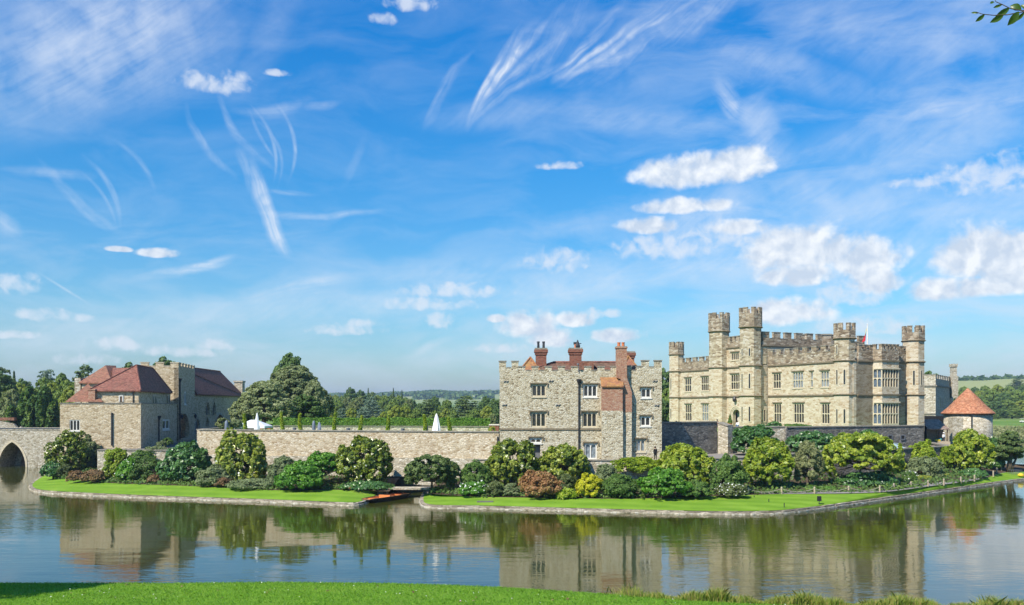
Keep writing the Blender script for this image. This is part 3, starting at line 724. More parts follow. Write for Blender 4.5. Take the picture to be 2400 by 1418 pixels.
# hipped wings rising above the ridge at both ends
a0, a1 = X(Zm(268), DM+1.2), X(Zm(520), DM+1.2)
hiproof('roof', mt, corners(a0, a1, DM+1.2, DM+10), ((X(Zm(400), DM+4), DM+3.6), (X(Zm(400), DM+4), DM+8)), ez+.02, zz(250, DM+3.8), M['tile_lichen'])
a0, a1 = X(Zm(1290), DM+1.2), X(Zm(1528), DM+1.2)
hiproof('roof', mt, corners(a0, a1, DM+1.2, DM+10), ((X(Zm(1385), DM+4), DM+3.6), (X(Zm(1385), DM+4), DM+8)), ez+.02, zz(240, DM+3.8), M['tile'])
a0, a1 = X(Zm(922), DM+2), X(Zm(1038), DM+2)
MB().box(a0, a1, DM+2, DM+5.2, ez, zz(285, DM+2)).build('dormer', M['tile'], mt)
pipe(mt, [(X(Zm(888), DM), DM-.15, 4.4), (X(Zm(888), DM), DM-.15, mz(Ym(500)))], .10, hopper=(X(Zm(888), DM), DM-.2, mz(Ym(487))))
for a, b in ((155, 490), (608, 487), (1655, 488), (140, 728), (678, 728), (1672, 732)):
    p = FM.p(uz_(a), mz(Ym(b)), .06)
    MB().tube([p+Vector((-.32, 0, -.1)), p+Vector((-.1, -.02, .04)), p, p+Vector((.1, -.02, -.04)), p+Vector((.32, 0, .1))], [.03, .07, .05, .07, .03], 5).build('wall_tie', M['lead'], mt)
x = X(Zm(885), DM); MB().tube([(x, DM-.1, ztop), (x, DM-.1, mz(Ym(322))), (x-.15, DM-.5, mz(Ym(318)))], .05, 6).lathe((x-.1, DM-.5), [(.05, mz(Ym(330))), (.16, mz(Ym(326))), (.16, mz(Ym(312))), (.04, mz(Ym(308)))], 8).build('roof_lamp', M['lead'], mt)
pipe(mt, [(mx0-.25, DM-.1, mz(Ym(1160))), (mx0-.25, DM-.1, mz(Ym(1045)))], .1)

# ================================================================== CURTAIN AND RETAINING WALLS
def wall_run(name, label, pts, z0, z1, mat, thick=.7, cop=.14, cat='wall', over=.12, plinth=None, copmat='coping', group=None):
    t = thing(name, label, cat, (pts[0][0], pts[0][1], z0), group)
    n = len(pts)
    def offs(w):
        out = []
        for i in range(n):
            a = Vector(pts[max(i-1, 0)]); b = Vector(pts[min(i+1, n-1)])
            dd_ = (b-a).normalized(); nn = Vector((-dd_.y, dd_.x))
            out.append(Vector(pts[i])+nn*w)
        return out
    zt = z1 if hasattr(z1, '__len__') else [z1]*n
    def strip(wa, wb, za, zb, m, nm, par):
        A, B = offs(wa), offs(wb); mb = MB(); vs = []
        for i in range(n): vs += [(A[i].x, A[i].y, za[i]), (B[i].x, B[i].y, za[i]), (B[i].x, B[i].y, zb[i]), (A[i].x, A[i].y, zb[i])]
        fs = [(0, 1, 2, 3)[::-1], tuple(4*(n-1)+k for k in range(4))]
        for i in range(n-1):
            for k in range(4):
                k2 = (k+1) % 4; fs.append((4*i+k, 4*i+k2, 4*(i+1)+k2, 4*(i+1)+k))
        fs = [tuple(reversed(f)) for f in fs]
        return mb.add(vs, fs).build(nm, m, par)
    strip(0, thick, [z0]*n, zt, mat, 'masonry', t)
    strip(-over, thick+over, [q+.002 for q in zt], [q+cop for q in zt], M[copmat], 'coping', t)
    if plinth: strip(-.35, -.004, [z0]*n, [plinth]*n, M['grey' if mat == M['grey'] else 'pale'], 'plinth', t)
    return t
cw = [(X(467, 124.6), 124.6), (X(700, 120.7), 120.7), (X(940, 117.2), 117.2), (X(1169, 114.0), 114.0)]
wall_run('curtain_wall', 'long tan stone curtain wall below the garden terrace', cw, .8, 7.72, M['curtain'], .7, .14, plinth=4.35)
wall_run('terrace_return_wall', 'short tan wall running back from the curtain wall corner to the forecourt', [(X(467, 124.6), 147), (X(467, 124.6)-.002, 125.4)][::-1], 4.5, 7.72, M['curtain'], .6)
wall_run('terrace_back_wall', 'low pale wall at the foot of the long hedge', [(X(640, 139), 139), (X(1165, 135), 135)], 7.15, 7.95, M['pale'], .5, .1)
wall_run('outer_retaining_wall', 'low stone retaining wall in front of the tower house, topped by the walk', [(-4.5, 113.2), (mx0-.2, 112.4), (X(1555, 111.6), 111.6), (X(1745, 113.5), 113.5), (X(1925, 118.5), 118.5)], .6, [4.25, 4.25, 4.25, 4.5, 4.95], M['pale'], .6, .12)
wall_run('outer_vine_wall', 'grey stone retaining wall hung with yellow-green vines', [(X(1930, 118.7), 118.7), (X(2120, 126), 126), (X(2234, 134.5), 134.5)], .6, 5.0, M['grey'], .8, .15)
wall_run('vine_wall_return', 'end face of the vine-hung wall, going back to the round tower', [(X(2236, 134.9), 134.9), (X(2234, 134.5)+6, 162)], .4, 5.0, M['pale'], .8, .15)
wall_run('shaded_retaining_wall', 'dark shaded stone wall between the tower house and the castle', [(mx1+.5, 124), (X(1681, 131), 131)], 3.5, 8.72, M['grey'], .8, .15)  # the tower house's shade is put into the dark stone colour
wall_run('sunlit_buttress_wall', 'short sunlit stone return beside the dark wall, sloping down', [(X(1681, 131)+.05, 130.9), (X(1706, 129.6), 129.6)], 3.5, [8.6, 8.15], M['pale'], 1.2, .15)
wall_run('castle_front_wall', 'stone retaining wall behind the big dark fig, under the castle entrance', [(X(1706, 131), 131.2), (X(1843, 132.2), 132.4)], 3.5, 7.95, M['pale'], .8, .15)
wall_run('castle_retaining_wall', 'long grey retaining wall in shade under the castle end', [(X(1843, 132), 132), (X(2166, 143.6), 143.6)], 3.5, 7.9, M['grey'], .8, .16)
wall_run('forecourt_wall', 'low rough stone wall below the gatehouse, half hidden by shrubs', [(X(228, 128), 128), (X(300, 127.5), 127.5), (X(470, 126.5), 126.5)], .5, 4.75, M['pale'], .6, .12)
for px in (2086, 2116):
    dx = 139.2 + (px-2086)*.03
    p = (X(px, dx), dx)
    t = thing('wall_vent', 'small dark square hole in the shaded wall, %s' % ('nearer the yellow-green magnolia' if px < 2100 else 'nearer the open shed'), 'wall opening', (p[0], p[1], 6), 'square holes in the grey retaining wall')
    fr = Frame(FE.off(0).o, FE.d); q = Frame((X(1843, 132), 132), (.9126, .409))
    u, z = q.uz(px, 1025, .02)
    f = MB().plate(q, rect(u-.5, u+.5, z-.4, z+.4), [rect(u-.36, u+.36, z-.26, z+.26)], .06, .07).build('surround', M['lead'], t)
    MB().fbox(q, u-.37, u+.37, z-.27, z+.27, .012, .02).build('opening', M['black'], t)  # flat black plate stands in for the shade in the hole

# ================================================================== GATEHOUSE AND BARBICAN
K0 = Vector((X(330, 137), 137.0)); rD = Vector((-.1406, .990)); eD = Vector((.990, .1406))
def kl(a, b): return (K0.x+eD.x*a+rD.x*b, K0.y+eD.y*a+rD.y*b)
BF = Frame(kl(-11.65, 0), eD); BR = Frame(kl(0, 0), rD)      # front face, right-hand face
gh = thing('gatehouse', 'tan stone gatehouse with red-brown hipped roofs and a battlemented square tower', 'gatehouse', (K0.x, K0.y, 4.9))
ZB = 11.45
wf = pr(BF, 163, 984, 187.5, 1009.5); wr = pr(BR, 381, 982.5, 398, 1007.5)
MBX = MB().plate(BF, rect(0, 11.65, 3.2, ZB), [rect(*wf)], .6).plate(BR, rect(.61, 24, 3.2, ZB), [rect(*wr)], .6) \
    .fbox(BF, 0, .6, 3.2, ZB, -24, -.61).fbox(BF, .6, 11.0, 3.2, ZB, -24, -23.4)
box = MBX.build('wall', M['barb'], gh)
window(box, BF, wf, 3, 1, True, 'white', 'glass', w=-.06, bar=.15, edge=.14)
window(box, BR, wr, 2, 1, False, 'white', 'glass', w=-.06, bar=.5, edge=.4)
MB().plate(BF, rect(-.08, 11.73, ZB, ZB+.13), (), .8, .08).fbox(BR, .75, 24, ZB, ZB+.13, -.7, .08).fbox(BF, -.08, .7, ZB, ZB+.13, -24, -.73).build('coping', M['coping'], box)
MB().fbox(BF, .6, 11.05, 10.6, 10.9, -23.4, -.6).build('roof_deck', M['lead'], gh)
u, z = BF.uz(262, 967, .1); u2, z2 = BF.uz(262, 1044, .1)
pipe(gh, [BF.p(u, z2, .12), BF.p(u, z, .12)], .13)
u, z = BR.uz(372, 978, .1)
pipe(gh, [BR.p(u, 5.0, .15), BR.p(u, z, .15)], .12, hopper=BR.p(u, z, .2))
# inner range above the screen wall
IR = Frame(kl(-8.2, 3.0), eD); IRs = Frame(kl(-1.1, 3.0), rD)
ir = MB().fbox(IR, 0, 7.1, 10.9, 13.45, -21, 0).build('inner_range', M['barb'], gh)
r = pr(IR, 281, 929, 287, 941.5, .02)
f = MB().plate(IR, rect(r[0]-.15, r[1]+.15, r[2], r[3]+.15), [rect(*r)], .08, .09).build('window', M['white'], gh)
MB().fbox(IR, r[0]-.1, r[1]+.1, r[2], r[3], .004, .012).build('pane', M['wood'], f)
for x0, x1 in ((357, 366.5), (389.5, 397.5)):
    r = pr(IRs, x0, 924.5, x1, 943, .02); nl = 2
    W = (r[1]-r[0])/2
    f = MB().plate(IRs, rect(r[0], r[1], 11.55, r[3]), [arch(r[0]+.12+i*W, r[0]+W-.12+i*W, 11.6, r[3]-.15, 3, .3) for i in range(2)], .08, .12).build('window', M['dress'], gh)
    MB().fbox(IRs, r[0]+.05, r[1]-.05, 11.6, r[3]-.1, .004, .03).build('pane', M['glass'], f)
pipe(gh, [IR.p(6.3, 11.5, .1), IR.p(6.3, 13.3, .1)], .08)
hiproof('roof', gh, [kl(-8.45, 2.6), kl(-.7, 2.6), kl(-.75, 24), kl(-8.45, 24)], (kl(-3.75, 11.8), kl(-3.9, 22.9)), 13.5, 17.85, M['tile_dark'])
# red roofs behind and left
def at(px, py, d): return P(px, py, d)
def freeroof(name, verts, faces, mat, t=.12):
    return MB().add(verts, faces).build(name, mat, gh)
d1 = 152
A_, B_ = at(185, 896, d1), at(263, 897.5, d1-1); C1, D1 = at(278, 893, d1+16), at(196, 893, d1+17); r0, r1_ = at(247.5, 856, d1+7), at(272, 857, d1+12)
low = [v-Vector((0, 0, .2)) for v in (A_, B_, C1, D1)]
freeroof('roof', [A_, B_, C1, D1, r0, r1_]+low, [(0, 1, 4), (1, 2, 5, 4), (2, 3, 5), (3, 0, 4, 5), (6, 7, 1, 0), (7, 8, 2, 1), (8, 9, 3, 2), (9, 6, 0, 3), (9, 8, 7, 6)], M['tile'])
xa, xb = A_.x+.3, B_.x-.3
MB().hexa([(xa, d1+.4, 6), (xb, d1-.5, 6), (C1.x-.3, C1.y-.5, 6), (D1.x+.3, D1.y-.5, 6), (xa, d1+.4, A_.z-.25), (xb, d1-.5, A_.z-.25), (C1.x-.3, C1.y-.5, A_.z-.25), (D1.x+.3, D1.y-.5, A_.z-.25)]).build('wing_wall', M['barb'], gh)
a = at(177.5, 886, d1+1); MB().box(a.x, a.x+1.0, d1+.6, d1+5, 6, a.z).build('gable_end', M['pale'], gh)
# linking roof (ridge runs left-right between the two hips)
v = [at(262, 897, 151), at(316, 897, 151), at(318, 862, 158), at(264, 862, 158), at(318, 897, 165), at(264, 897, 165)]
freeroof('roof', v, [(0, 1, 2, 3), (3, 2, 4, 5), (0, 3, 5), (1, 4, 2), (0, 5, 4, 1)], M['tile_dark'])
# low front-left roof behind the screen wall
v = [at(152, 942, 136.6), at(241, 942, 138), at(236, 935, 149), at(165, 935, 149), at(207, 899, 143)]
freeroof('roof', v, [(0, 1, 4), (1, 2, 4), (2, 3, 4), (3, 0, 4), (3, 2, 1, 0)], M['tile'])
a = at(209, 941, 138.6); b = at(224.5, 915, 138.6)
MB().box(a.x, b.x, 138.3, 139.5, 10.9, b.z).box(a.x-.07, b.x+.07, 138.23, 139.57, b.z+.002, b.z+.2).build('chimney', M['brick'], gh)
# square gate tower; its front-right corner at px 419
dT = 163.0; T0 = Vector((X(418.5, dT), dT))
TF = Frame(T0-eD*6.6, eD); TS = Frame(T0, rD.lerp(Vector((.2, .98)), 0.0))
uT = TS.u(456.5)
ga_ = pr(TS, 420.5, 969, 444.5, 1021, 0); ga_ = (ga_[0], ga_[1], 5.0, ga_[3])
wz = pr(TS, 431.5, 918, 437.5, 948)
TW = 18.1
tw = MB().plate(TF, rect(0, 6.6, 4.5, TW), (), .8).plate(TS, rect(.0, uT, 4.5, TW), [arch(*ga_, 5), rect(*wz)], .8, 0) \
    .fbox(TS, .8, uT, 4.5, TW, -6.6, -6.0).fbox(TS, uT-.7, uT-.002, 4.5, TW, -6.0, -.82).build('gate_tower', M['barb'], gh)
MB().fbox(TS, -.4, uT, 4.6, 10.4, -5.9, -4.5).build('passage_shade', M['dark_in'], tw)  # dark slab stands in for the shade inside the gate arch
window(tw, TS, wz, 2, 1, True, 'white', 'glass', w=-.08, bar=.3, edge=.25)
merlons(MB(), TF, 0, 6.6, TW+.002, 18.35, 18.95, 1.3, 1.1, .5).build('battlement', [M['barb'], M['dress']], tw)
merlons(MB(), TS, .52, uT, TW+.002, 18.35, 18.95, 1.3, 1.1, .5).build('battlement', [M['barb'], M['dress']], tw)
pipe(gh, [TS.p(.5, 5.0, .15), TS.p(.5, 15.6, .15)], .14, hopper=TS.p(.5, 15.9, .2))
for px, py in ((424, 976), (455.5, 975)):
    u, z = TS.uz(px, py, .4); p = TS.p(u, z, .6)
    MB().lathe(p, [(.04, z-.5), (.22, z-.3), (.3, z+.15), (.05, z+.45)], 6).tube([TS.p(u, z+.4, 0), p+Vector((0, 0, .5))], .05, 5).build('wall_lantern', M['iron'], gh)
# long range running back from the tower
d0 = TS.p(uT, 0, 0); LR = Frame(d0.xy, Vector((X(545, 203)-d0.x, 203-d0.y)))
uE = LR.u(545)
wins = [pr(LR, 482, 942, 491, 972), pr(LR, 497, 942, 505.5, 972), pr(LR, 482, 977, 489, 999), pr(LR, 504.5, 971, 525, 1001), pr(LR, 456.5, 980, 468, 1017)]
hl = [arch(*w_, 4, .5) for w_ in wins]
lr = MB().plate(LR, rect(.0, uE+8, 4.5, 13.6), hl, .7).fbox(LR, 0, uE+8, 4.5, 13.6, -9, -8.4).fbox(LR, uE+7.3, uE+8, 4.5, 13.6, -8.4, -.7).build('long_range', M['barb'], gh)
for i, w_ in enumerate(wins):
    if i < 3:
        f = MB().plate(LR, arch(w_[0]-.35, w_[1]+.35, w_[2], w_[3]+.5, 4, .5), [arch(w_[0]+.02, w_[1]-.02, w_[2]+.02, w_[3]-.02, 4, .5)], .12, .1).build('window', M['barb'], gh)
        MB().fbox(LR, w_[0]-.1, w_[1]+.1, w_[2]-.1, w_[3]+.1, -.55, -.45).build('pane', M['door' if i < 2 else 'glass'], f)
    else:
        f = MB().fbox(LR, w_[0]-.1, w_[1]+.1, w_[2]-.3, w_[3]+.1, -.5, -.4).build('door', M['iron' if i == 3 else 'door'], gh)
        MB().plate(LR, arch(w_[0]-.3, w_[1]+.3, w_[2], w_[3]+.35, 4, .5), [arch(w_[0]+.02, w_[1]-.02, w_[2]+.02, w_[3]-.02, 4, .5)], .12, .1).build('door_surround', M['pale'], f)
def lp(u, w): q = LR.p(u, 0, w); return (q.x, q.y)
hiproof('roof', gh, [lp(-.3+.3, .45), lp(uE+8.4, .45), lp(uE+8.4, -9.4), lp(0, -9.4)], (lp(.01, -4.5), lp(LR.u(516, -4.5), -4.5)), 13.5, 19.2, M['tile_dark'])
a = at(552, 896, 212); MB().box(a.x, a.x+1.9, 211, 213, 10, a.z).box(a.x-.15, a.x+2.05, 210.85, 213.15, a.z, a.z+.35).build('chimney', M['pale'], gh)

# ------------------------------------------------------------------ stone bridge
dB = 163.0
bx0, bx1 = X(-260, dB), X(190, dB)
FB = Frame((bx0, dB), (1, 0))
bz = Z(1003, dB)
holes = []
archs = []
for (c, hw) in ((28.5, 32.5), (146, 33), (-90, 33), (-205, 33)):
    u0 = X(c-hw, dB)-bx0; u1 = X(c+hw, dB)-bx0; zt_ = Z(1036, dB)
    archs.append((u0, u1, zt_))
def parch(u0, u1, z0, z1, n=8):
    c = (u0+u1)/2; r = (u1-u0)/2; sp = z0+(z1-z0)*.12; R_ = 1.45*r
    hh_ = (z1-sp)/math.sqrt(1-((R_-r)/R_)**2)
    f = lambda u: sp+hh_*math.sqrt(max(0, 1-((R_-u)/R_)**2))
    lf = [(u0+r*(i/n)**1.5, f(r*(i/n)**1.5)) for i in range(n)]
    return [(u0, z0), (u1, z0)]+[(2*c-q[0], q[1]) for q in lf]+[(c, z1)]+lf[::-1]
bg = thing('stone_bridge', 'pale stone bridge with pointed arches leading to the gatehouse', 'bridge', (bx1, dB, 0))
Lb = bx1-bx0
arl = sorted([a for a in archs if a[1] < Lb-.1 or True], key=lambda a: a[0])
arl = [(max(a, .3), min(b, Lb-.02) if b > Lb else b, z_) for a, b, z_ in arl]
outer = [(0, -1.0)]
hs = [parch(a, b, -.9, z_) for a, b, z_ in arl if b < Lb-.5]
lastw = [a for a in arl if a[1] >= Lb-.5]
outer = rect(0, Lb, -1, bz-.42)
bw_ = MB().plate(FB, outer, hs, 9.0).build('spandrel_wall', M['pale'], bg)
for h in hs:
    us = [p[0] for p in h]; c = sum((min(us), max(us)))/2; zm = max(p[1] for p in h)
    big = [((p[0]-c)*1.12+c, p[1]*1.0+(.38 if p[1] > 0 else 0)) for p in h]
    small = [((p[0]-c)*.99+c, p[1] if p[1] < zm else p[1]) for p in h]
    small = [(q[0], max(q[1], -.85)) for q in small]
    MB().plate(FB, big, [small], .3, .1).build('arch_ring', M['dress'], bg)
MB().fbox(FB, 0, Lb, bz-.418, bz-.12, -.5, .06).build('parapet', M['pale'], bg)
MB().fbox(FB, 0, Lb, bz-.118, bz, -.6, .16).build('coping', M['lead'], bg)
for h in hs:
    us = [p[0] for p in h]; c = (min(us)+max(us))/2
    MB().plate(FB, h, [[((p[0]-c)*.62+c, max(-.85, p[1]*.78-.3)) for p in h]], .5, -5.5).build('inner_arch', M['pale'], bg)
MB().fbox(FB, 0, Lb, bz-.418, bz-.12, -9.0, -8.6).build('parapet', M['pale'], bg)

# ================================================================== GROUND, WATER, LAWNS
def catmull(pts, n=8):
    out = []
    P_ = [Vector(p) for p in pts]
    for i in range(len(P_)-1):
        p0 = P_[max(i-1, 0)]; p1 = P_[i]; p2 = P_[i+1]; p3 = P_[min(i+2, len(P_)-1)]
        for k in range(n):
            t_ = k/n
            out.append(.5*((2*p1)+(p2-p0)*t_+(2*p0-5*p1+4*p2-p3)*t_*t_+(3*p1-p0-3*p2+p3)*t_**3))
    out.append(P_[-1]); return out
KL = [(118, 1112), (100, 1119), (82, 1130), (69, 1142), (78, 1152), (110, 1157), (160, 1160), (300, 1166.5), (420, 1171), (600, 1177), (780, 1184.5), (828, 1186), (850, 1183), (872, 1174), (893, 1165), (908, 1156)]
KRt = [(996, 1153), (988, 1165), (985, 1178), (990, 1187), (1010, 1191), (1040, 1192.5), (1133, 1193.5), (1300, 1198), (1450, 1202), (1600, 1205.5), (1700, 1207), (1800, 1206), (1850, 1203), (1940, 1192), (2050, 1176), (2200, 1155), (2330, 1136), (2400, 1127), (2520, 1112)]
KLw = catmull([G(px, py).xy.to_3d() for px, py in KL], 6)
KRw = catmull([G(px, py).xy.to_3d() for px, py in KRt], 6)
def offset(line, w):
    out = []
    for i, p in enumerate(line):
        a = line[max(i-1, 0)]; b = line[min(i+1, len(line)-1)]; d_ = (b-a).normalized()
        out.append(p+Vector((-d_.y, d_.x, 0))*w)
    return out
def loft(rows, mat, name, knd='structure', smooth=True):
    n = len(rows[0]); mb = MB(); mb.v = [tuple(p) for r in rows for p in r]
    for j in range(len(rows)-1):
        for i in range(n-1): mb.f.append((j*n+i, j*n+i+1, (j+1)*n+i+1, (j+1)*n+i))
    mb.m = [0]*len(mb.f)
    o = mb.build(name, mat, smooth=smooth); 
    if knd: o['kind'] = knd
    return o
def resample(pts, n):
    L = [0]
    for a, b in zip(pts, pts[1:]): L.append(L[-1]+(b-a).length)
    out = []; j = 0
    for i in range(n):
        s = L[-1]*i/(n-1)
        while j < len(L)-2 and L[j+1] < s: j += 1
        t_ = (s-L[j])/max(L[j+1]-L[j], 1e-9); out.append(pts[j].lerp(pts[j+1], min(t_, 1)))
    return out
def kerbline(line, name, label):
    rng = random.Random(3)
    line = resample(line, int(sum((b-a).length for a, b in zip(line, line[1:]))/.55))
    mb = MB()
    i = 0
    inn = offset(line, .42); out_ = line
    while i < len(line)-1:
        j = min(i+rng.choice([1, 2, 2, 3]), len(line)-1)
        h = .33+rng.uniform(-.03, .03); o_ = rng.uniform(-.05, .05)
        a, b, c, d_ = out_[i], out_[j], inn[j], inn[i]
        nn = (a-d_).normalized()*o_
        sh_ = (b-a)*.015
        mb.hexa([(a.x+nn.x, a.y+nn.y, -.6), (b.x+nn.x, b.y+nn.y, -.6), (c.x, c.y, -.6), (d_.x, d_.y, -.6),
                 (a.x+nn.x*.5+sh_.x, a.y+nn.y*.5+.04, h), (b.x+nn.x*.5-sh_.x, b.y+nn.y*.5+.04, h), (c.x, c.y, h), (d_.x, d_.y, h)])
        i = j
    mb2 = MB(); n = len(line); lo = offset(line, -.10)
    vs = []
    for k in range(n): vs += [(lo[k].x, lo[k].y, -.5), (lo[k].x, lo[k].y, .13), (line[k].x, line[k].y, .14)]
    mb2.v = vs; mb2.f = [f for k in range(n-1) for f in ((3*k, 3*k+3, 3*k+4, 3*k+1), (3*k+1, 3*k+4, 3*k+5, 3*k+2))]; mb2.m = [0]*len(mb2.f)
    t = thing(name, label, 'kerb', (line[0].x, line[0].y, 0))
    mb.build('kerb_stones', M['kerb'], t); mb2.build('kerb_foot', M['pale'], t)
kerbline(KLw, 'moat_kerb', 'stone kerb edging the moat below the lawn, on the gatehouse side of the inlet')
kerbline(KRw, 'moat_kerb', 'stone kerb edging the moat below the lawn, on the castle side of the inlet')
def zrow(line, z): return [Vector((p.x, p.y, z)) for p in line]
def gl(pts, z): return [G(px, py, z) for px, py in pts]
# lawns: a sheet from the kerb to the border
nL, nR = 90, 140
rearL = catmull(gl([(122, 1116), (160, 1122), (240, 1131), (415, 1138), (540, 1143), (650, 1149), (800, 1148), (880, 1151), (912, 1152)], .9), 6)
kl0 = resample(offset(KLw, .36), nL); rl = resample(rearL, nL)
def lerp_rows(a, b, k, za, zb, pw=1.0):
    rows = []
    for j in range(k+1):
        t_ = j/k; rows.append([Vector((p.x+(q.x-p.x)*t_, p.y+(q.y-p.y)*t_, za+(zb-za)*t_**pw)) for p, q in zip(a, b)])
    return rows
loft(lerp_rows(kl0, rl, 6, .36, .9, .8), M['lawn'], 'lawn')
rearR = catmull(gl([(1003, 1150), (1014, 1156), (1060, 1160), (1140, 1164), (1220, 1165), (1440, 1168), (1560, 1166), (1755, 1159)], .9)+gl([(1900, 1158), (2062, 1154.5), (2175, 1141), (2290, 1126), (2350, 1109), (2400, 1106), (2520, 1098)], .8), 6)
kr0 = resample(offset(KRw, .36), nR); rr_ = resample(rearR, nR)
loft(lerp_rows(kr0, rr_, 6, .36, .85, .8), M['lawn'], 'lawn')
# island soil body behind the lawns, up to the walls
bedL = [(X(118, 150), 150), (X(228, 128.5), 128.5), (X(467, 125), 125), (X(700, 121), 121), (X(940, 118), 118), (-14.5, 116.5)]
bedL = [Vector((a, b, 0)) for a, b in bedL]
loft(lerp_rows(rl, resample(bedL, nL), 5, .91, 1.9), M['soil'], 'border_bed')
loft([zrow(offset(kl0, .0), .2), zrow(rl, .2)], M['soil'], 'island_base')
bedR = [Vector((a, b, 0)) for a, b in [(-9.5, 116.5), (-4, 114), (mx0, 113), (X(1555, 112), 112), (X(1745, 114), 114), (X(1925, 119), 119), (X(2120, 126.5), 126.5), (X(2234, 135), 135), (X(2300, 150), 150), (X(2345, 147), 147), (X(2400, 144), 144), (X(2520, 141), 141)]]
loft(lerp_rows(rr_, resample(bedR, nR), 5, .86, 1.7), M['soil'], 'border_bed')
# gravel path along the lawn
pa = catmull(gl([(1752, 1157), (1900, 1157), (2062, 1153.5), (2175, 1140), (2290, 1124), (2338, 1107), (2352, 1105.5), (2362, 1105)], .9), 8)
pb = offset(pa, 2.0)
loft([zrow(pa, .90), zrow(offset(pa, .7), .96), zrow(offset(pa, 1.4), .99), zrow(pb, 1.0)], M['path'], 'path')
# raised ground (terraces) as solid banks behind their walls
def terrace(name, poly, z0, z1, mat): return kind(MB().prism(poly, z0, z1).build(name, mat), 'structure')
terrace('forecourt', [(X(229, 128.3), 128.3), (X(468, 126.9), 126.9), (X(467, 124.6)-.05, 126.6), (X(560, 215), 215), (X(120, 215), 215), (X(242, 162), 162)], -.5, 4.6, M['tarmac'])
rd = [Vector((X(395, 131), 131, 4.62)), Vector((X(467, 127.5)-.2, 128, 4.62)), Vector((X(560, 200), 200, 5.0)), Vector((X(425, 200), 200, 5.0))]
terrace('terrace_lawn', [(X(467, 125.3)+.4, 125.5), (X(700, 121.4), 121.5), (X(940, 118), 118), (mx0-.1, 114.8), (mx0-.1, 127.5), (20, 131), (20, 150), (X(1165, 150), 150), (X(590, 205), 205), (X(467, 124.6)+.3, 205)], -.5, 7.15, M['lawn'])
terrace('walk_ground', [(-4.4, 113.9), (mx0, 113.1), (X(1555, 112.3), 112.3), (X(1745, 114.2), 114.2), (X(1925, 119.2), 119.2), (X(2120, 126.8), 126.8), (X(2234, 135.3)-.5, 135.3), (X(2300, 158), 160), (X(2200, 175), 178), (-4.4, 165)], -.5, 4.15, M['path'])
terrace('castle_ground', [(mx1+.6, 125), (X(1681, 131.2), 131.9), (X(1843, 132.8), 132.9), (X(2163, 144.2), 144.4), (X(2163, 200), 200), (mx1-6, 200)], 3.9, 7.3, M['lawn'])

# water: one sheet over moat and lake
def ring_sheet(name, mat, ths, ds, zf, knd='structure'):
    rows = [[Vector((math.sin(a)*d_, math.cos(a)*d_, zf(a, d_))) for a in ths] for d_ in ds]
    return loft(rows, mat, name, knd)
ths = [R(-60+120*i/160) for i in range(161)]
ring_sheet('water', M['water'], [R(-75+150*i/40) for i in range(41)], [8, 60, 120, 200, 300, 420], lambda a, d_: 0.0)

# terrain: bed of the moat, far shores, park and distant hills
def sm(x, a, b):
    t_ = min(max((x-a)/(b-a), 0), 1); return t_*t_*(3-2*t_)
def hills(px, d_):
    """height of the distant land by bearing (photo column at the horizon) and distance."""
    base = 1.2+min(d_, 900)*.0042
    h1 = 9*sm(d_, 700, 1500)
    n_ = math.sin(px*.011+1)*.5+math.sin(px*.027)*.3+math.sin(px*.061+2)*.15
    mid = sm(px, 650, 900)*(1-sm(px, 1700, 2100))
    right = sm(px, 1900, 2150)
    left = 1-sm(px, 200, 700)
    far = sm(d_, 1500, 3000)*(36+9*n_)*(.45+.55*mid)
    far *= (.95 if right < .5 else .9)
    rr2 = right*(44*sm(d_, 650, 1500)+18*sm(d_, 1500, 2600)+3*n_*sm(d_, 650, 1500))
    return base+h1*(1-right)+far*(1-right)+rr2-20*sm(d_, 3600, 7000)
def ground(a, d_):
    px = CXP+FPX*math.tan(a); y = d_*math.cos(a); x = d_*math.sin(a)
    shore = 196+96*sm(px, 2000, 2260)
    if y < 60: return -1.4
    s_ = sm(y, shore-6, shore+10)
    return -1.4+s_*(1.4+hills(px, d_))
ds = [30, 60, 120, 170, 185, 195, 205, 220, 250, 275, 285, 292, 300, 310, 325, 350, 400, 460, 520, 600, 700, 800, 920, 1050, 1200, 1350, 1500, 1700, 1900, 2100, 2350, 2600, 2900, 3200, 3600, 4200, 5200, 7000, 9000]
def land_mat():
    m, t, b = new_mat('rolling_countryside', .95, .1)
    p = pos(t)
    v = t.node('ShaderNodeTexVoronoi'); t.l.new(t.mapping(p, (.0022, .0008, .0)), v.inputs['Vector']); v.inputs['Scale'].default_value = 1.0
    sep = t.node('ShaderNodeSeparateColor'); t.l.new(v.outputs['Color'], sep.inputs[0])
    fields = t.ramp(sep.outputs[0], [(0, (.10, .17, .05)), (.35, (.16, .24, .07)), (.6, (.42, .38, .20)), (.75, (.20, .27, .09)), (1, (.32, .33, .15))])
    n = t.noise(p, .02, 4, .6)
    near = t.ramp(t.math('ADD', t.math('MULTIPLY', n, .6), t.math('MULTIPLY', t.noise(t.mapping(p, (.02, .09, 1)), 1, 3, .6), .4)), [(.38, (.075, .16, .022)), (.5, (.12, .21, .035)), (.62, (.30, .30, .11))])
    dist = t.node('ShaderNodeVectorMath', operation='LENGTH'); t.l.new(p, dist.inputs[0])
    f = t.mr(dist.outputs['Value'], 550, 800)
    t.l.new(t.mix(f, near, fields), b.inputs['Base Color'])
    return m
M['land'] = land_mat()
ring_sheet('ground', M['land'], ths, ds, ground)

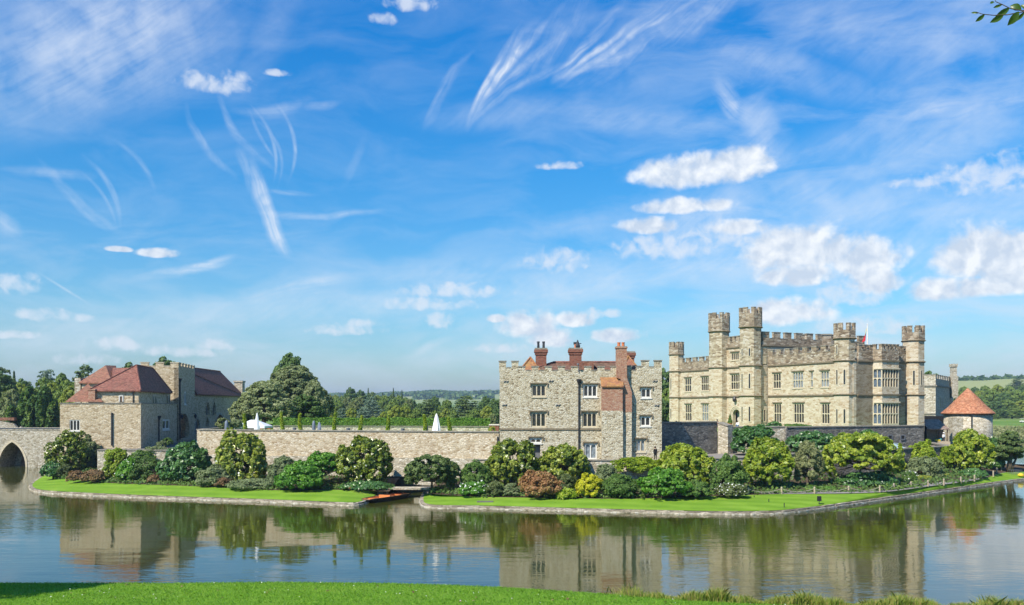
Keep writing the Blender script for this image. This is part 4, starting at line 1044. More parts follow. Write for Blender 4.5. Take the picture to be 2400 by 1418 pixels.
# near bank, on the photographer's side
def bank_edge(px):
    pts = [(-900, 1366), (0, 1366.5), (400, 1367), (640, 1364.5), (900, 1367), (1050, 1371), (1200, 1378), (1400, 1391), (1600, 1404), (1750, 1412), (2000, 1421), (2400, 1430), (3300, 1440)]
    for (a, ya), (b, yb) in zip(pts, pts[1:]):
        if a <= px <= b: return ya+(yb-ya)*(px-a)/(b-a)
    return pts[-1][1] if px > 0 else pts[0][1]
EZ = .8
rows = [[], [], [], [], [], [], [], [], []]
for i in range(221):
    px = -900+4200*i/220
    ez_ = EZ if px < 1300 else EZ-.35*sm(px, 1300, 1900)
    e = G(px, bank_edge(px), ez_); dn = e.normalized() if False else Vector((e.x, e.y, 0)).normalized()
    wob = .18*math.sin(px*.031)+.1*math.sin(px*.083)
    rows[0].append(Vector((e.x, e.y, -1))+dn*1.7); rows[1].append(Vector((e.x, e.y, -.02))+dn*(1.1+wob)); rows[2].append(Vector((e.x, e.y, ez_*.72))+dn*.45)
    rows[3].append(e)
    for k, (bk, up) in enumerate(((1.2, .08), (4, .30), (10, .85), (24, 3.2), (46, 8.9))):
        q = Vector((e.x, e.y, 0))*(1-bk/47.5); rows[4+k].append(Vector((q.x, q.y, ez_+up)))
kind(loft(rows, M['bank'], 'near_bank', None), 'structure')

# ================================================================== PLANTS
def leaf_color_mats():
    L = leaf_mat
    M['l_mag'] = L('magnolia_leaves', (.035, .065, .010), (.14, .19, .02), (.34, .36, .06), .33, .3, .6)
    M['l_magy'] = L('yellow_green_leaves', (.06, .11, .010), (.19, .26, .02), (.38, .40, .05), .4, .38, .5)
    M['l_brt'] = L('bright_green_leaves', (.045, .13, .012), (.085, .21, .018), (.15, .29, .03), .45, .35, .4)
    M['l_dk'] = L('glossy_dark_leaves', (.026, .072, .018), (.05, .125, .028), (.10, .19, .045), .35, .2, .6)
    M['l_mid'] = L('mid_green_leaves', (.04, .085, .018), (.08, .145, .028), (.13, .20, .04), .55, .3, .3)
    M['l_grey'] = L('grey_green_leaves', (.08, .11, .05), (.14, .175, .08), (.20, .235, .12), .7, .25, .2)
    M['l_olive'] = L('olive_leaves', (.04, .055, .018), (.075, .10, .03), (.12, .145, .05), .6, .25, .3)
    M['l_yew'] = L('yew_needles', (.035, .065, .02), (.075, .115, .03), (.13, .175, .05), .6, .25, .3)
    M['l_red'] = L('copper_leaves', (.17, .08, .035), (.27, .14, .06), (.30, .24, .09), .5, .3, .3)
    M['l_rust'] = L('rusty_foliage', (.09, .06, .03), (.17, .10, .05), (.20, .15, .07), .7, .2, .2)
    M['l_yel'] = L('golden_leaves', (.22, .24, .01), (.42, .40, .015), (.52, .50, .05), .5, .35, .3)
    M['l_vine'] = L('vine_leaves', (.11, .18, .015), (.24, .32, .025), (.36, .40, .05), .5, .4, .3)
    M['l_pale'] = L('pale_willowy_leaves', (.12, .14, .06), (.20, .22, .10), (.27, .27, .14), .7, .35, .2)
    M['l_paleg'] = L('pale_park_leaves', (.09, .11, .04), (.145, .175, .06), (.21, .235, .10), .6, .3, .25)
    M['l_yewb'] = L('big_yew_needles', (.03, .07, .018), (.06, .12, .025), (.15, .19, .03), .6, .25, .2)
    M['l_hedge'] = L('hedge_leaves', (.045, .11, .016), (.08, .17, .024), (.15, .26, .04), .6, .3, .2)
    M['l_w'] = L('white_flowers', (.55, .58, .5), (.68, .7, .62), (.78, .78, .72), .8, .2, .2)
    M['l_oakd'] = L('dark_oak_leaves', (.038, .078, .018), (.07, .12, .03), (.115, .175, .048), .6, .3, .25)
    M['l_oak'] = L('park_oak_leaves', (.055, .095, .018), (.11, .165, .03), (.18, .235, .05), .6, .3, .25)
    M['l_lime'] = L('lime_leaves', (.11, .15, .02), (.20, .24, .035), (.28, .30, .06), .6, .35, .25)
    M['l_holm'] = L('holm_oak_leaves', (.10, .125, .055), (.17, .205, .08), (.26, .29, .15), .55, .3, .35)
    M['l_cedar'] = L('blue_cedar_needles', (.055, .09, .06), (.10, .15, .10), (.17, .22, .15), .65, .2, .2)
    M['l_reed'] = L('reed_blades', (.10, .17, .02), (.20, .27, .04), (.40, .34, .12), .6, .4, .2)
    M['l_blade'] = L('grass_blades', (.075, .19, .016), (.13, .27, .025), (.22, .36, .05), .7, .4, .1)
leaf_color_mats()

def cards(name, pts, nrm, size, mat, parent, rng, aspect=1.7, tilt=.75, origin=None, rnd=None, hang=0.0):
    """one mesh of small folded leaves: pts (n,3), nrm (n,3)."""
    n = len(pts)
    j = rng.normal(size=(n, 3))*tilt
    N = nrm + j; N /= np.linalg.norm(N, axis=1)[:, None]+1e-9
    A = np.cross(N, rng.normal(size=(n, 3))); A /= np.linalg.norm(A, axis=1)[:, None]+1e-9
    if hang: A[:, 2] -= hang; A /= np.linalg.norm(A, axis=1)[:, None]+1e-9
    B = np.cross(N, A); B /= np.linalg.norm(B, axis=1)[:, None]+1e-9
    s = size*(.6+.8*rng.random(n))[:, None]
    L_ = A*s*.5*aspect; W_ = B*s*.5
    V = np.empty((n, 4, 3)); V[:, 0] = pts-L_; V[:, 1] = pts+W_-L_*.1+N*s*.12; V[:, 2] = pts+L_; V[:, 3] = pts-W_-L_*.1+N*s*.12
    off = np.zeros(3)
    q = parent
    while q is not None: off += np.array(q.location); q = q.parent
    if parent is None and origin is not None: off = np.array(origin, float)
    V = (V.reshape(-1, 3)-off)
    me = bpy.data.meshes.new(name)
    me.vertices.add(4*n); me.vertices.foreach_set('co', V.ravel())
    me.loops.add(4*n); me.loops.foreach_set('vertex_index', np.arange(4*n, dtype=np.int32))
    me.polygons.add(n); me.polygons.foreach_set('loop_start', np.arange(0, 4*n, 4, dtype=np.int32))
    try: me.polygons.foreach_set('loop_total', np.full(n, 4, dtype=np.int32))
    except Exception: pass
    at_ = me.attributes.new('rnd', 'FLOAT', 'FACE')
    rv = rng.random(n) if rnd is None else rnd
    at_.data.foreach_set('value', rv.astype(np.float32))
    me.materials.append(mat); me.update(calc_edges=True); me.validate()
    o = bpy.data.objects.new(name, me); COL.objects.link(o)
    if parent is not None: o.parent = parent
    else: o.location = off
    return o

def crown_pts(blobs, n, rng, clump=.34, fill=.12, k=14, squash=.8):
    """leaf positions on many small clumps that themselves sit on the big ellipsoids (cx,cy,cz,rx,ry,rz)."""
    w = np.array([(b[3]*b[4]+b[4]*b[5]+b[3]*b[5]) for b in blobs]); w /= w.sum()
    P_, N_, Rn = [], [], []
    for b, wi in zip(blobs, w):
        c = np.array(b[:3]); r = np.array(b[3:6]); m = max(8, int(n*wi)); kk = max(5, int(k))
        dirs = rng.normal(size=(kk, 3)); dirs /= np.linalg.norm(dirs, axis=1)[:, None]
        dirs[:, 2] = np.where(dirs[:, 2] < -.55, -dirs[:, 2], dirs[:, 2])
        cc = c+dirs*r*(1-clump*.75)*(.82+.25*rng.random(kk))[:, None]
        cr = clump*(.65+.7*rng.random(kk))
        cv = rng.random(kk)
        idx = rng.integers(0, kk, m)
        d_ = rng.normal(size=(m, 3)); d_ /= np.linalg.norm(d_, axis=1)[:, None]
        flip = (d_*dirs[idx]).sum(1) < -.35; d_[flip] *= -1
        rad = 1-np.abs(rng.normal(size=m))*.16
        rad = np.where(rng.random(m) < fill, rng.random(m), rad)
        q = cc[idx]+d_*(rad*cr[idx])[:, None]*r*np.array([1, 1, squash])
        P_.append(q); N_.append(d_*.8+dirs[idx]*.4+np.array([-.15, -.15, .45])); Rn.append(np.clip(.5*rng.random(m)+.5*cv[idx]+.1*rng.normal(size=m), 0, 1))
    return np.concatenate(P_), np.concatenate(N_), np.concatenate(Rn)

def limbs(parent, base, top, r0, mat, rng, targets=(), name='trunk', lean=0.0):
    mb = MB(); base = Vector(base); top = Vector(top)
    mid = base.lerp(top, .5)+Vector((rng.normal()*.04, rng.normal()*.04, 0))*(top-base).length
    mb.tube([base-Vector((0, 0, .3)), base+Vector((0, 0, .25)), mid, top], [r0*1.35, r0, r0*.75, r0*.45], 8)
    for q in targets:
        q = Vector(q); s_ = base.lerp(top, .55+.4*rng.random()); m_ = s_.lerp(q, .5)+Vector((0, 0, -.06*(q-s_).length))
        mb.tube([s_, m_, q], [r0*.42, r0*.28, r0*.1], 6)
    return mb.build(name, mat, parent, smooth=True)

def shrub(name, label, cat, px0, px1, yt, yb, d, mat, n=3500, leaf=.26, shape='dome', zb=None, seed=1, stem=True, group=None, depth=None, flowers=None, clump=.34, k=16, aspect=1.7, bark='bark', part='foliage', hang=0, squash=.8):
    rng = np.random.default_rng(seed)
    if zb is None and yb >= 1100 and cat != 'climber':
        d = DW(yb, .9)+.65*min((px1-px0)*d/FPX/2, 2.6)+(4.2 if px0+px1 > 3500 else 0); zb = .95
    x0, x1 = X(px0, d), X(px1, d); zt = Z(yt, d); zbm = Z(yb, d) if zb is None else zb
    w = (x1-x0)/2*(.95 if name == 'magnolia_tree' else 1); cx = (x0+x1)/2; h = (zt-zbm)*(.95 if name == 'magnolia_tree' else 1); dp = depth or min(w, 2.6)
    bl = []
    if shape == 'dome': bl = [(cx, d, zbm+h*.42, w*.92, dp, h*.56), (cx-w*.35, d-dp*.25, zbm+h*.3, w*.6, dp*.8, h*.34), (cx+w*.35, d-dp*.2, zbm+h*.32, w*.62, dp*.8, h*.36), (cx+w*.05, d, zbm+h*.66, w*.62, dp*.7, h*.33)]
    elif shape == 'mag': bl = [(cx+w*.05, d, zbm+h*.55, w*.75, dp, h*.40), (cx-w*.5, d-dp*.2, zbm+h*.42, w*.48, dp*.8, h*.28), (cx+w*.5, d-dp*.1, zbm+h*.45, w*.48, dp*.8, h*.30), (cx-w*.12, d, zbm+h*.80, w*.42, dp*.6, h*.20), (cx+w*.2, d-dp*.3, zbm+h*.28, w*.6, dp*.7, h*.24), (cx-w*.3, d-dp*.3, zbm+h*.24, w*.5, dp*.6, h*.2)]
    elif shape == 'tall': bl = [(cx, d, zbm+h*.3, w*.9, dp, h*.32), (cx+w*.1, d, zbm+h*.6, w*.7, dp*.8, h*.3), (cx-w*.1, d, zbm+h*.82, w*.42, dp*.6, h*.2)]
    elif shape == 'umb': bl = [(cx, d, zbm+h*.72, w*.8, dp, h*.28), (cx-w*.55, d, zbm+h*.55, w*.42, dp*.8, h*.22), (cx+w*.55, d, zbm+h*.58, w*.42, dp*.8, h*.22), (cx, d-dp*.3, zbm+h*.45, w*.6, dp*.7, h*.2)]
    elif shape == 'ball': bl = [(cx, d, (zt+zbm)/2, w, dp, h*.55)]
    if shape != 'ball' and w > 1.2:
        for _ in range(7):
            a_ = rng.random()*math.pi*1.1-.15; q_ = .78+.3*rng.random(); f_ = .14+.16*rng.random()
            bl.append((cx+math.cos(a_)*w*q_*.9, d-.2*dp*rng.random(), zbm+h*.35+math.sin(a_)*h*.55*q_, w*f_, dp*f_, h*f_*.8))
    if shape != 'ball' and w > 1.2:
        for _ in range(7):
            a_ = rng.random()*math.pi*1.1-.15; q_ = .72+.26*rng.random(); f_ = .14+.16*rng.random()
            bl.append((cx+math.cos(a_)*w*q_*.9, d-.2*dp*rng.random(), zbm+h*.35+math.sin(a_)*h*.52*q_, w*f_, dp*f_, h*f_*.8))
    t = thing(name, label, cat, (cx, d, zbm), group)
    n = int(n*(1.15 if name == 'magnolia_tree' else 1.7)); leaf *= .80; clump *= .82; k = int(k*1.6)
    if name == 'magnolia_tree': k = 60; clump = .125; leaf *= .82; n = int(n*1.4)
    P_, N_, Rn = crown_pts(bl, n, rng, clump, .12, k, squash)
    keep = P_[:, 2] > zbm-.1; P_, N_, Rn = P_[keep], N_[keep], Rn[keep]
    cards(part, P_, N_, leaf, mat, t, rng, aspect, rnd=Rn, hang=hang)
    if flowers:
        i = rng.integers(0, len(P_), flowers[1]); outs = P_[i]+N_[i]*.12+np.array([0, -.15, 0])
        cards('blossom', outs, N_[i], flowers[2]*.7, M[flowers[0]], t, rng, 1.0)
    if stem:
        tg = [(b[0]+(b[3]*.3*rng.normal()), b[1], b[2]) for b in bl for _ in (0, 1)]
        limbs(t, (cx, d, zbm), (cx, d, zbm+h*.5), min(.16, .03*h+.05), M[bark], rng, tg, 'stem')
    return t
sd_ = [100]
def sh_(*a, **k): sd_[0] += 1; return shrub(*a, seed=sd_[0], **k)

# --- the planted border, walking from the bridge end to the round tower
sh_('magnolia_tree', 'tall thin magnolia climbing the corner of the gatehouse screen wall by the bridge', 'tree', 108, 215, 1006, 1115, 131, M['l_mag'], n=5200, leaf=.30, shape='mag', zb=1.0, clump=.30, k=20)
sh_('shrub', 'dark leafy shrub at the water edge beside the bridge arch', 'shrub', 100, 150, 1085, 1120, 127, M['l_dk'], n=2200, leaf=.26)
sh_('broom_bush', 'feathery grey-green bush in front of the gatehouse screen wall', 'bush', 166, 236, 1024, 1112, 125, M['l_grey'], n=6500, leaf=.16, shape='dome', aspect=2.6, clump=.25, k=30)
sh_('shrub', 'small olive mound below the feathery grey-green bush', 'shrub', 134, 172, 1088, 1120, 124, M['l_olive'], n=2000, leaf=.2)
sh_('rusty_shrub', 'low rusty brown shrub near the bridge end of the lawn', 'shrub', 158, 200, 1103, 1130, 121, M['l_rust'], n=1500, leaf=.18, stem=False)
sh_('rusty_shrub', 'wider low rusty shrub flecked with green under the stone pier', 'shrub', 192, 246, 1100, 1132, 120.5, M['l_rust'], n=1900, leaf=.18, stem=False)
sh_('viburnum', 'pale yellow-green shrub against the low rough wall', 'shrub', 243, 305, 1050, 1128, 122, M['l_magy'], n=3600, leaf=.24)
sh_('shrub', 'round bright green shrub with pale flowers between the viburnum and the dark cotoneaster', 'shrub', 275, 330, 1075, 1132, 119.5, M['l_brt'], n=3000, leaf=.22, flowers=('l_w', 60, .25))
sh_('climbing_shrub', 'mid green shrub spilling over the low rough wall', 'shrub', 300, 366, 1058, 1082, 125, M['l_mid'], n=2000, leaf=.22)
sh_('cotoneaster', 'dark brownish spreading shrub between the flowering shrub and the big laurel', 'shrub', 306, 390, 1073, 1132, 120.5, M['l_oakd'], n=4200, leaf=.17, hang=.3)
sh_('rusty_shrub', 'small tawny shrub at the lawn edge under the dark spreading cotoneaster', 'shrub', 344, 378, 1112, 1135, 118, M['l_rust'], n=1000, leaf=.16, stem=False)
sh_('laurel', 'big rounded laurel with large dark glossy leaves by the forecourt', 'shrub', 381, 487, 1036, 1135, 119.5, M['l_dk'], n=6500, leaf=.34, clump=.26, k=30, aspect=1.9)
sh_('grey_juniper', 'grey-green spreading juniper between the laurel and the flowering magnolia', 'shrub', 462, 540, 1092, 1142, 117.5, M['l_grey'], n=3600, leaf=.15, aspect=2.8, hang=.3, shape='dome')
sh_('rusty_shrub', 'tawny shrub in front of the grey juniper at the lawn edge', 'shrub', 500, 545, 1118, 1143, 115.5, M['l_rust'], n=1000, leaf=.16, stem=False)
sh_('magnolia_tree', 'conical magnolia flowering in front of the bare left half of the curtain wall', 'tree', 503, 630, 1010, 1138, 117.0, M['l_mag'], n=6750, leaf=0.42, shape='dome', clump=.13, k=74, squash=1.5, flowers=('l_w', 26, .38))
sh_('prostrate_juniper', 'low grey spreading juniper along the lawn edge beneath the conical magnolia', 'shrub', 535, 650, 1122, 1148, 112.5, M['l_grey'], n=3000, leaf=.16, aspect=2.8, hang=.3)
sh_('buddleia', 'tall blue-grey bush against the curtain wall, beside the conical magnolia', 'bush', 628, 706, 1068, 1140, 115.5, M['l_grey'], n=5200, leaf=.18, shape='dome', aspect=2.4)
sh_('hydrangea', 'broad bright green bush bulging over the lawn edge', 'bush', 650, 762, 1084, 1152, 110, M['l_brt'], n=6500, leaf=.24, clump=.28, k=30)
sh_('acer', 'vivid green spreading small tree over a dark hollow, next to the curtain wall', 'tree', 704, 806, 1060, 1150, 112.5, M['l_brt'], n=5200, leaf=.24, shape='umb', zb=1.0, bark='palebark')
sh_('magnolia_tree', 'broad magnolia in front of the curtain wall beside the punt inlet', 'tree', 787, 927, 1018, 1150, 112.0, M['l_mag'], n=8100, leaf=0.42, shape='mag', zb=1.1, clump=.13, k=66, squash=1.5, flowers=('l_w', 30, .36), bark='palebark')
sh_('low_planting', 'dark ground plants under the broad magnolia beside the inlet', 'shrub', 800, 925, 1128, 1150, 111, M['l_dk'], n=2600, leaf=.24, stem=False)
sh_('wall_creeper', 'dark creeper hanging on the curtain wall above the inlet', 'climber', 955, 985, 1082, 1110, 117.3, M['l_olive'], n=900, leaf=.2, stem=False)
sh_('yew_tree', 'wide dark yew leaning over the inlet beside the little footbridge', 'tree', 952, 1072, 1066, 1160, 106.0, M['l_yew'], n=11000, leaf=.20, shape='umb', clump=.20, k=34, aspect=2.4, zb=.7, depth=3.0)
sh_('yew_tree', 'small bright green shrub peeping out behind the crown of the leaning yew', 'shrub', 975, 1020, 1078, 1130, 113, M['l_brt'], n=1800, leaf=.22)
sh_('shrub', 'dark tall shrub behind the yew, against the curtain wall foot', 'shrub', 1078, 1150, 1080, 1155, 112, M['l_mid'], n=4200, leaf=.22)
sh_('white_flower_bush', 'low bush of white flowers between the yew and the copper shrub', 'bush', 1074, 1145, 1130, 1163, 108.5, M['l_brt'], n=2800, leaf=.2, flowers=('l_w', 130, .22), stem=False)
sh_('magnolia_tree', 'large magnolia in front of the tower house doorway corner', 'tree', 1134, 1268, 1026, 1158, 109.5, M['l_mag'], n=8100, leaf=0.40, shape='mag', clump=.13, k=66, squash=1.5, flowers=('l_w', 14, .32), zb=1.0)
sh_('grey_shrub', 'small grey-green shrub at the lawn edge under the large doorway magnolia', 'shrub', 1138, 1180, 1126, 1164, 107, M['l_olive'], n=1800, leaf=.18)
sh_('grey_shrub', 'bluish low shrub between the grey-green one and the copper shrub', 'shrub', 1176, 1218, 1132, 1164, 106.5, M['l_grey'], n=1800, leaf=.17, stem=False)
sh_('magnolia_tree', 'loose spreading magnolia under the middle windows of the tower house', 'tree', 1255, 1385, 1040, 1150, 110, M['l_mag'], n=5850, leaf=0.40, shape='umb', clump=.13, k=58, squash=1.5, zb=1.0)
sh_('copper_shrub', 'rounded copper-red shrub at the edge of the lawn', 'shrub', 1214, 1318, 1104, 1168, 106.5, M['l_red'], n=5600, leaf=.2, clump=.28, k=30)
sh_('shrub', 'dusky green shrub filling between the copper and the golden shrubs', 'shrub', 1300, 1352, 1108, 1166, 108, M['l_olive'], n=2600, leaf=.2)
sh_('golden_shrub', 'bright golden yellow shrub in front of the tower house', 'shrub', 1343, 1416, 1111, 1167, 106.5, M['l_yel'], n=4200, leaf=.22, clump=.28)
sh_('grass_clump', 'low yellow-green grassy clump beside the golden shrub', 'plant', 1303, 1350, 1145, 1168, 105.5, M['l_vine'], n=900, leaf=.22, stem=False, aspect=4)
sh_('buddleia', 'tall blue-grey bush behind the golden shrub, against the low wall', 'bush', 1395, 1450, 1088, 1150, 109.5, M['l_grey'], n=3200, leaf=.18, aspect=2.4)
sh_('rosemary_bush', 'dark bristly green bush between the golden shrub and the round green bush', 'bush', 1414, 1493, 1112, 1168, 106.5, M['l_mid'], n=4600, leaf=.17, aspect=3.2)
sh_('wall_vine', 'yellow-green vine trailing along the top of the low wall in front of the tower house', 'climber', 1430, 1560, 1072, 1112, 110.6, M['l_vine'], n=3600, leaf=.24, clump=.22, k=26, depth=.6, stem=False)
sh_('shrub', 'large round fresh green bush beside the lawn, next to the bristly bush', 'bush', 1497, 1608, 1098, 1170, 106.5, M['l_brt'], n=6500, leaf=.22, clump=.26, k=30)
sh_('shrub', 'dark low bush between the round green bush and the white-flowered one', 'bush', 1590, 1668, 1128, 1168, 106, M['l_mid'], n=3000, leaf=.2)
sh_('magnolia_tree', 'magnolia with lime-yellow leaves below the dark shaded wall', 'tree', 1538, 1676, 1036, 1152, 108.5, M['l_magy'], n=8100, leaf=0.40, shape='mag', clump=.13, k=70, squash=1.5, zb=1.0)
sh_('shrub', 'dull green tall bush between the two lime-leaved magnolias', 'bush', 1664, 1750, 1070, 1160, 109.5, M['l_mid'], n=5600, leaf=.2)
sh_('white_flower_bush', 'low bush speckled with white flowers at the start of the gravel path', 'bush', 1676, 1752, 1134, 1166, 106, M['l_olive'], n=2600, leaf=.18, flowers=('l_w', 110, .2), stem=False)
sh_('fig_tree', 'big dark fig on the upper level beneath the castle doorway', 'tree', 1708, 1822, 1001, 1072, 127, M['l_dk'], n=7500, leaf=.40, clump=.26, k=30, zb=4.2)
sh_('magnolia_tree', 'bright lime magnolia beside the first rope post', 'tree', 1734, 1862, 1020, 1148, 108.5, M['l_magy'], n=8100, leaf=0.40, shape='mag', clump=.13, k=74, squash=1.5, zb=1.2, bark='palebark')
sh_('fig_tree', 'dark leafy bush on the upper level against the long grey wall', 'bush', 1848, 1960, 1012, 1070, 128.5, M['l_dk'], n=6000, leaf=.38, clump=.28, k=26, zb=4.2)
sh_('willow_bush', 'wispy pale willow-like bush between the two lime magnolias and the path', 'bush', 1858, 1928, 1034, 1148, 110.5, M['l_pale'], n=8000, leaf=.17, shape='tall', aspect=3.2, zb=1.2, hang=-.6)
sh_('magnolia_tree', 'widest magnolia, yellow-green, in front of the castle corner tower', 'tree', 1920, 2112, 1008, 1150, 113.5, M['l_magy'], n=13500, leaf=0.40, shape='umb', clump=.13, k=82, squash=1.5, zb=1.2, depth=4.2)
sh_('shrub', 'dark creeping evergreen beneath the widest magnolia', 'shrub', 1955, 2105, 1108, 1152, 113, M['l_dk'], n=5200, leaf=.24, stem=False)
sh_('low_planting', 'small dark plants beside the path under the lime magnolia', 'shrub', 1760, 1860, 1126, 1156, 107.5, M['l_dk'], n=2800, leaf=.2, stem=False)
sh_('low_planting', 'fresh green low plants by the path under the willow-like bush', 'shrub', 1862, 1960, 1138, 1156, 108, M['l_brt'], n=2000, leaf=.18, stem=False)
sh_('fig_tree', 'dark bush rising against the grey wall behind the widest magnolia', 'bush', 2002, 2066, 1008, 1050, 132, M['l_dk'], n=3000, leaf=.36, zb=4.2)
sh_('wall_vine', 'thin golden vine climbing the corner of the grey wall beside the widest magnolia', 'climber', 2100, 2120, 1040, 1110, 124.3, M['l_vine'], n=1400, leaf=.24, clump=.3, depth=.6, stem=False, shape='tall')
sh_('wall_vine', 'large yellow-green vine mounded over the middle of the grey vine wall', 'climber', 2118, 2200, 1034, 1120, 127.5, M['l_vine'], n=4200, leaf=.28, clump=.24, k=26, depth=1.2, stem=False)
sh_('wall_vine', 'green vine hanging at the round-tower end of the vine wall', 'climber', 2196, 2234, 1045, 1100, 132.3, M['l_vine'], n=1500, leaf=.26, clump=.3, depth=.5, stem=False)
sh_('grey_shrub', 'grey-green bush under the vines, near the clipped box mounds', 'bush', 2124, 2206, 1068, 1132, 124.5, M['l_grey'], n=5200, leaf=.19)
sh_('white_flower_bush', 'white-flowered plant in the shade between the widest magnolia and the vines', 'plant', 2112, 2150, 1104, 1140, 121.5, M['l_mid'], n=1800, leaf=.2, flowers=('l_w', 60, .22), stem=False)
sh_('box_mound', 'clipped yellow-green box mound beside the path under the vine wall', 'shrub', 2148, 2185, 1115, 1136, 122, M['l_lime'], n=2400, leaf=.14, shape='ball', clump=.2, k=40, stem=False)
sh_('box_mound', 'clipped box mound, first of a touching pair by the vine wall end', 'shrub', 2209, 2238, 1111, 1127, 127, M['l_lime'], n=2000, leaf=.14, shape='ball', clump=.2, k=40, stem=False)
sh_('box_mound', 'clipped box mound, nearer the round tower of the touching pair', 'shrub', 2232, 2252, 1110, 1125, 127.6, M['l_mid'], n=1600, leaf=.14, shape='ball', clump=.2, k=40, stem=False)
sh_('magnolia_tree', 'tall bright magnolia in front of the round tower', 'tree', 2220, 2326, 1004, 1124, 133.5, M['l_magy'], n=8550, leaf=0.45, shape='mag', clump=.13, k=70, squash=1.5, zb=1.2, depth=3.4)
sh_('shrub', 'dark green tree with big leaves between the round-tower magnolia and the lake', 'tree', 2296, 2352, 1030, 1108, 141, M['l_dk'], n=4200, leaf=.42, zb=1.0)
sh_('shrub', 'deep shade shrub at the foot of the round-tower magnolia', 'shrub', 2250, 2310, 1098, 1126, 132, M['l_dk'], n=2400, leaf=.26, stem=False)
sh_('lavender_mound', 'round grey lavender mound at the foot of the gatehouse side wall', 'shrub', 367, 391, 1033, 1046, 131.5, M['l_grey'], n=1200, leaf=.14, shape='ball', zb=4.6, stem=False, clump=.2, k=40)
sh_('box_mound', 'dark clipped mound against the gatehouse side wall', 'shrub', 381, 405, 1026, 1043, 140, M['l_mid'], n=1200, leaf=.14, shape='ball', zb=4.6, stem=False, clump=.2, k=40)
sh_('lavender_mound', 'long low grey-green mound on the forecourt edge', 'shrub', 336, 396, 1046, 1062, 128.6, M['l_grey'], n=2000, leaf=.14, stem=False, zb=4.3)
for px, w_, y0, dd_, lb in ((522, 34, 979, 131, 'small pale potted tree on the terrace in front of the gatehouse'), (553, 30, 983, 133, 'small pale tree on the terrace beside the white marquee')):
    sh_('terrace_tree', lb, 'tree', px-w_/2, px+w_/2, y0, 1002, dd_, M['l_pale'] if px < 540 else M['l_grey'], n=1300, leaf=.2, shape='umb', zb=7.2)
sh_('shrub', 'low green strip of planting at the foot of the castle front', 'shrub', 1815, 1905, 994, 1004, 139, M['l_mid'], n=1800, leaf=.2, stem=False, zb=7.3)
sh_('shrub', 'dark low bush beneath the castle wall behind the fig', 'shrub', 1795, 1832, 988, 1001, 137, M['l_dk'], n=1200, leaf=.22, stem=False, zb=7.3)
# edging plants between border and lawn (many small, uncountable)
rng = np.random.default_rng(5)
pts = []
for line, zz_ in ((rl, 1.0), (rr_[:int(nR*.56)], 1.0)):
    for a, b in zip(line, line[1:]):
        for _ in range(int((b-a).length*34)):
            q = a.lerp(b, rng.random()); o_ = abs(rng.normal())*.8
            if -15.8 < q.x < -9.8: continue
            pts.append((q.x, q.y+.2+o_, zz_+rng.random()*(.15+.45*min(o_, 1))))
pts = np.array(pts)
o = cards('edging_plants', pts, np.tile([0, -.4, .9], (len(pts), 1)), .17, M['l_mid'], None, rng, 2.0, origin=(0, 105, 1))
o['kind'] = 'stuff'; o['label'] = 'low leafy edging plants between the borders and the lawn'
pts = []
for a, b, za in ((bedL, rl, 0), (bedR[:9], rr_, 0)):
    A = resample(a, 200); B = resample(b[:int(nR*.72)] if b is rr_ else b, 200)
    for p, q in zip(A, B):
        for _ in range(22):
            t_ = rng.random(); v = p.lerp(q, t_); v = v+Vector((rng.normal()*.4, rng.normal()*.4, 0))
            if -15.8 < v.x < -9.3 and v.y > 105: continue
            pts.append((v.x, v.y, 1.8-.9*t_+rng.random()*.3))
pts = np.array(pts)
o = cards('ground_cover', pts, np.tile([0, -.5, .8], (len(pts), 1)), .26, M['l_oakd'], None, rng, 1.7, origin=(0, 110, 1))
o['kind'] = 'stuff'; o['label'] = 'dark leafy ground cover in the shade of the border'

# --- long hedge
hg = thing('hedge', 'long clipped dark green hedge on the terrace behind the column saplings', 'hedge', (X(640, 140), 140, 7.2))
hx0, hx1 = X(641, 140.5), X(1148, 136)
n = 26000; u = rng.random(n); f_ = rng.random(n)
hz0, hz1 = 7.2, Z(982, 138.3)
px_ = hx0+(hx1-hx0)*u; yy = 140.5+(136-140.5)*u
zt_ = hz1+.06*np.sin(px_*1.7)+.05*np.sin(px_*.6)
front = f_ < .62
P_ = np.stack([px_+rng.normal(size=n)*.05, np.where(front, yy+rng.random(n)*.15+.05*np.sin(px_*3), yy+rng.random(n)*2.0), np.where(front, hz0+(zt_-hz0)*rng.random(n), zt_+rng.normal(size=n)*.05)], 1)
N_ = np.where(front[:, None], np.array([0, -1, .2]), np.array([0, -.1, 1.0]))
cards('foliage', P_, N_, .2, M['l_hedge'], hg, rng, 1.5, .45)
MB().hexa([(hx0+.1, 140.8, 7.1), (hx1-.1, 136.3, 7.1), (hx1-.1, 138, 7.1), (hx0+.1, 142.4, 7.1), (hx0+.1, 140.8, hz1-.15), (hx1-.1, 136.3, hz1-.15), (hx1-.1, 138, hz1-.15), (hx0+.1, 142.4, hz1-.15)]).build('branches', M['bark'], hg)

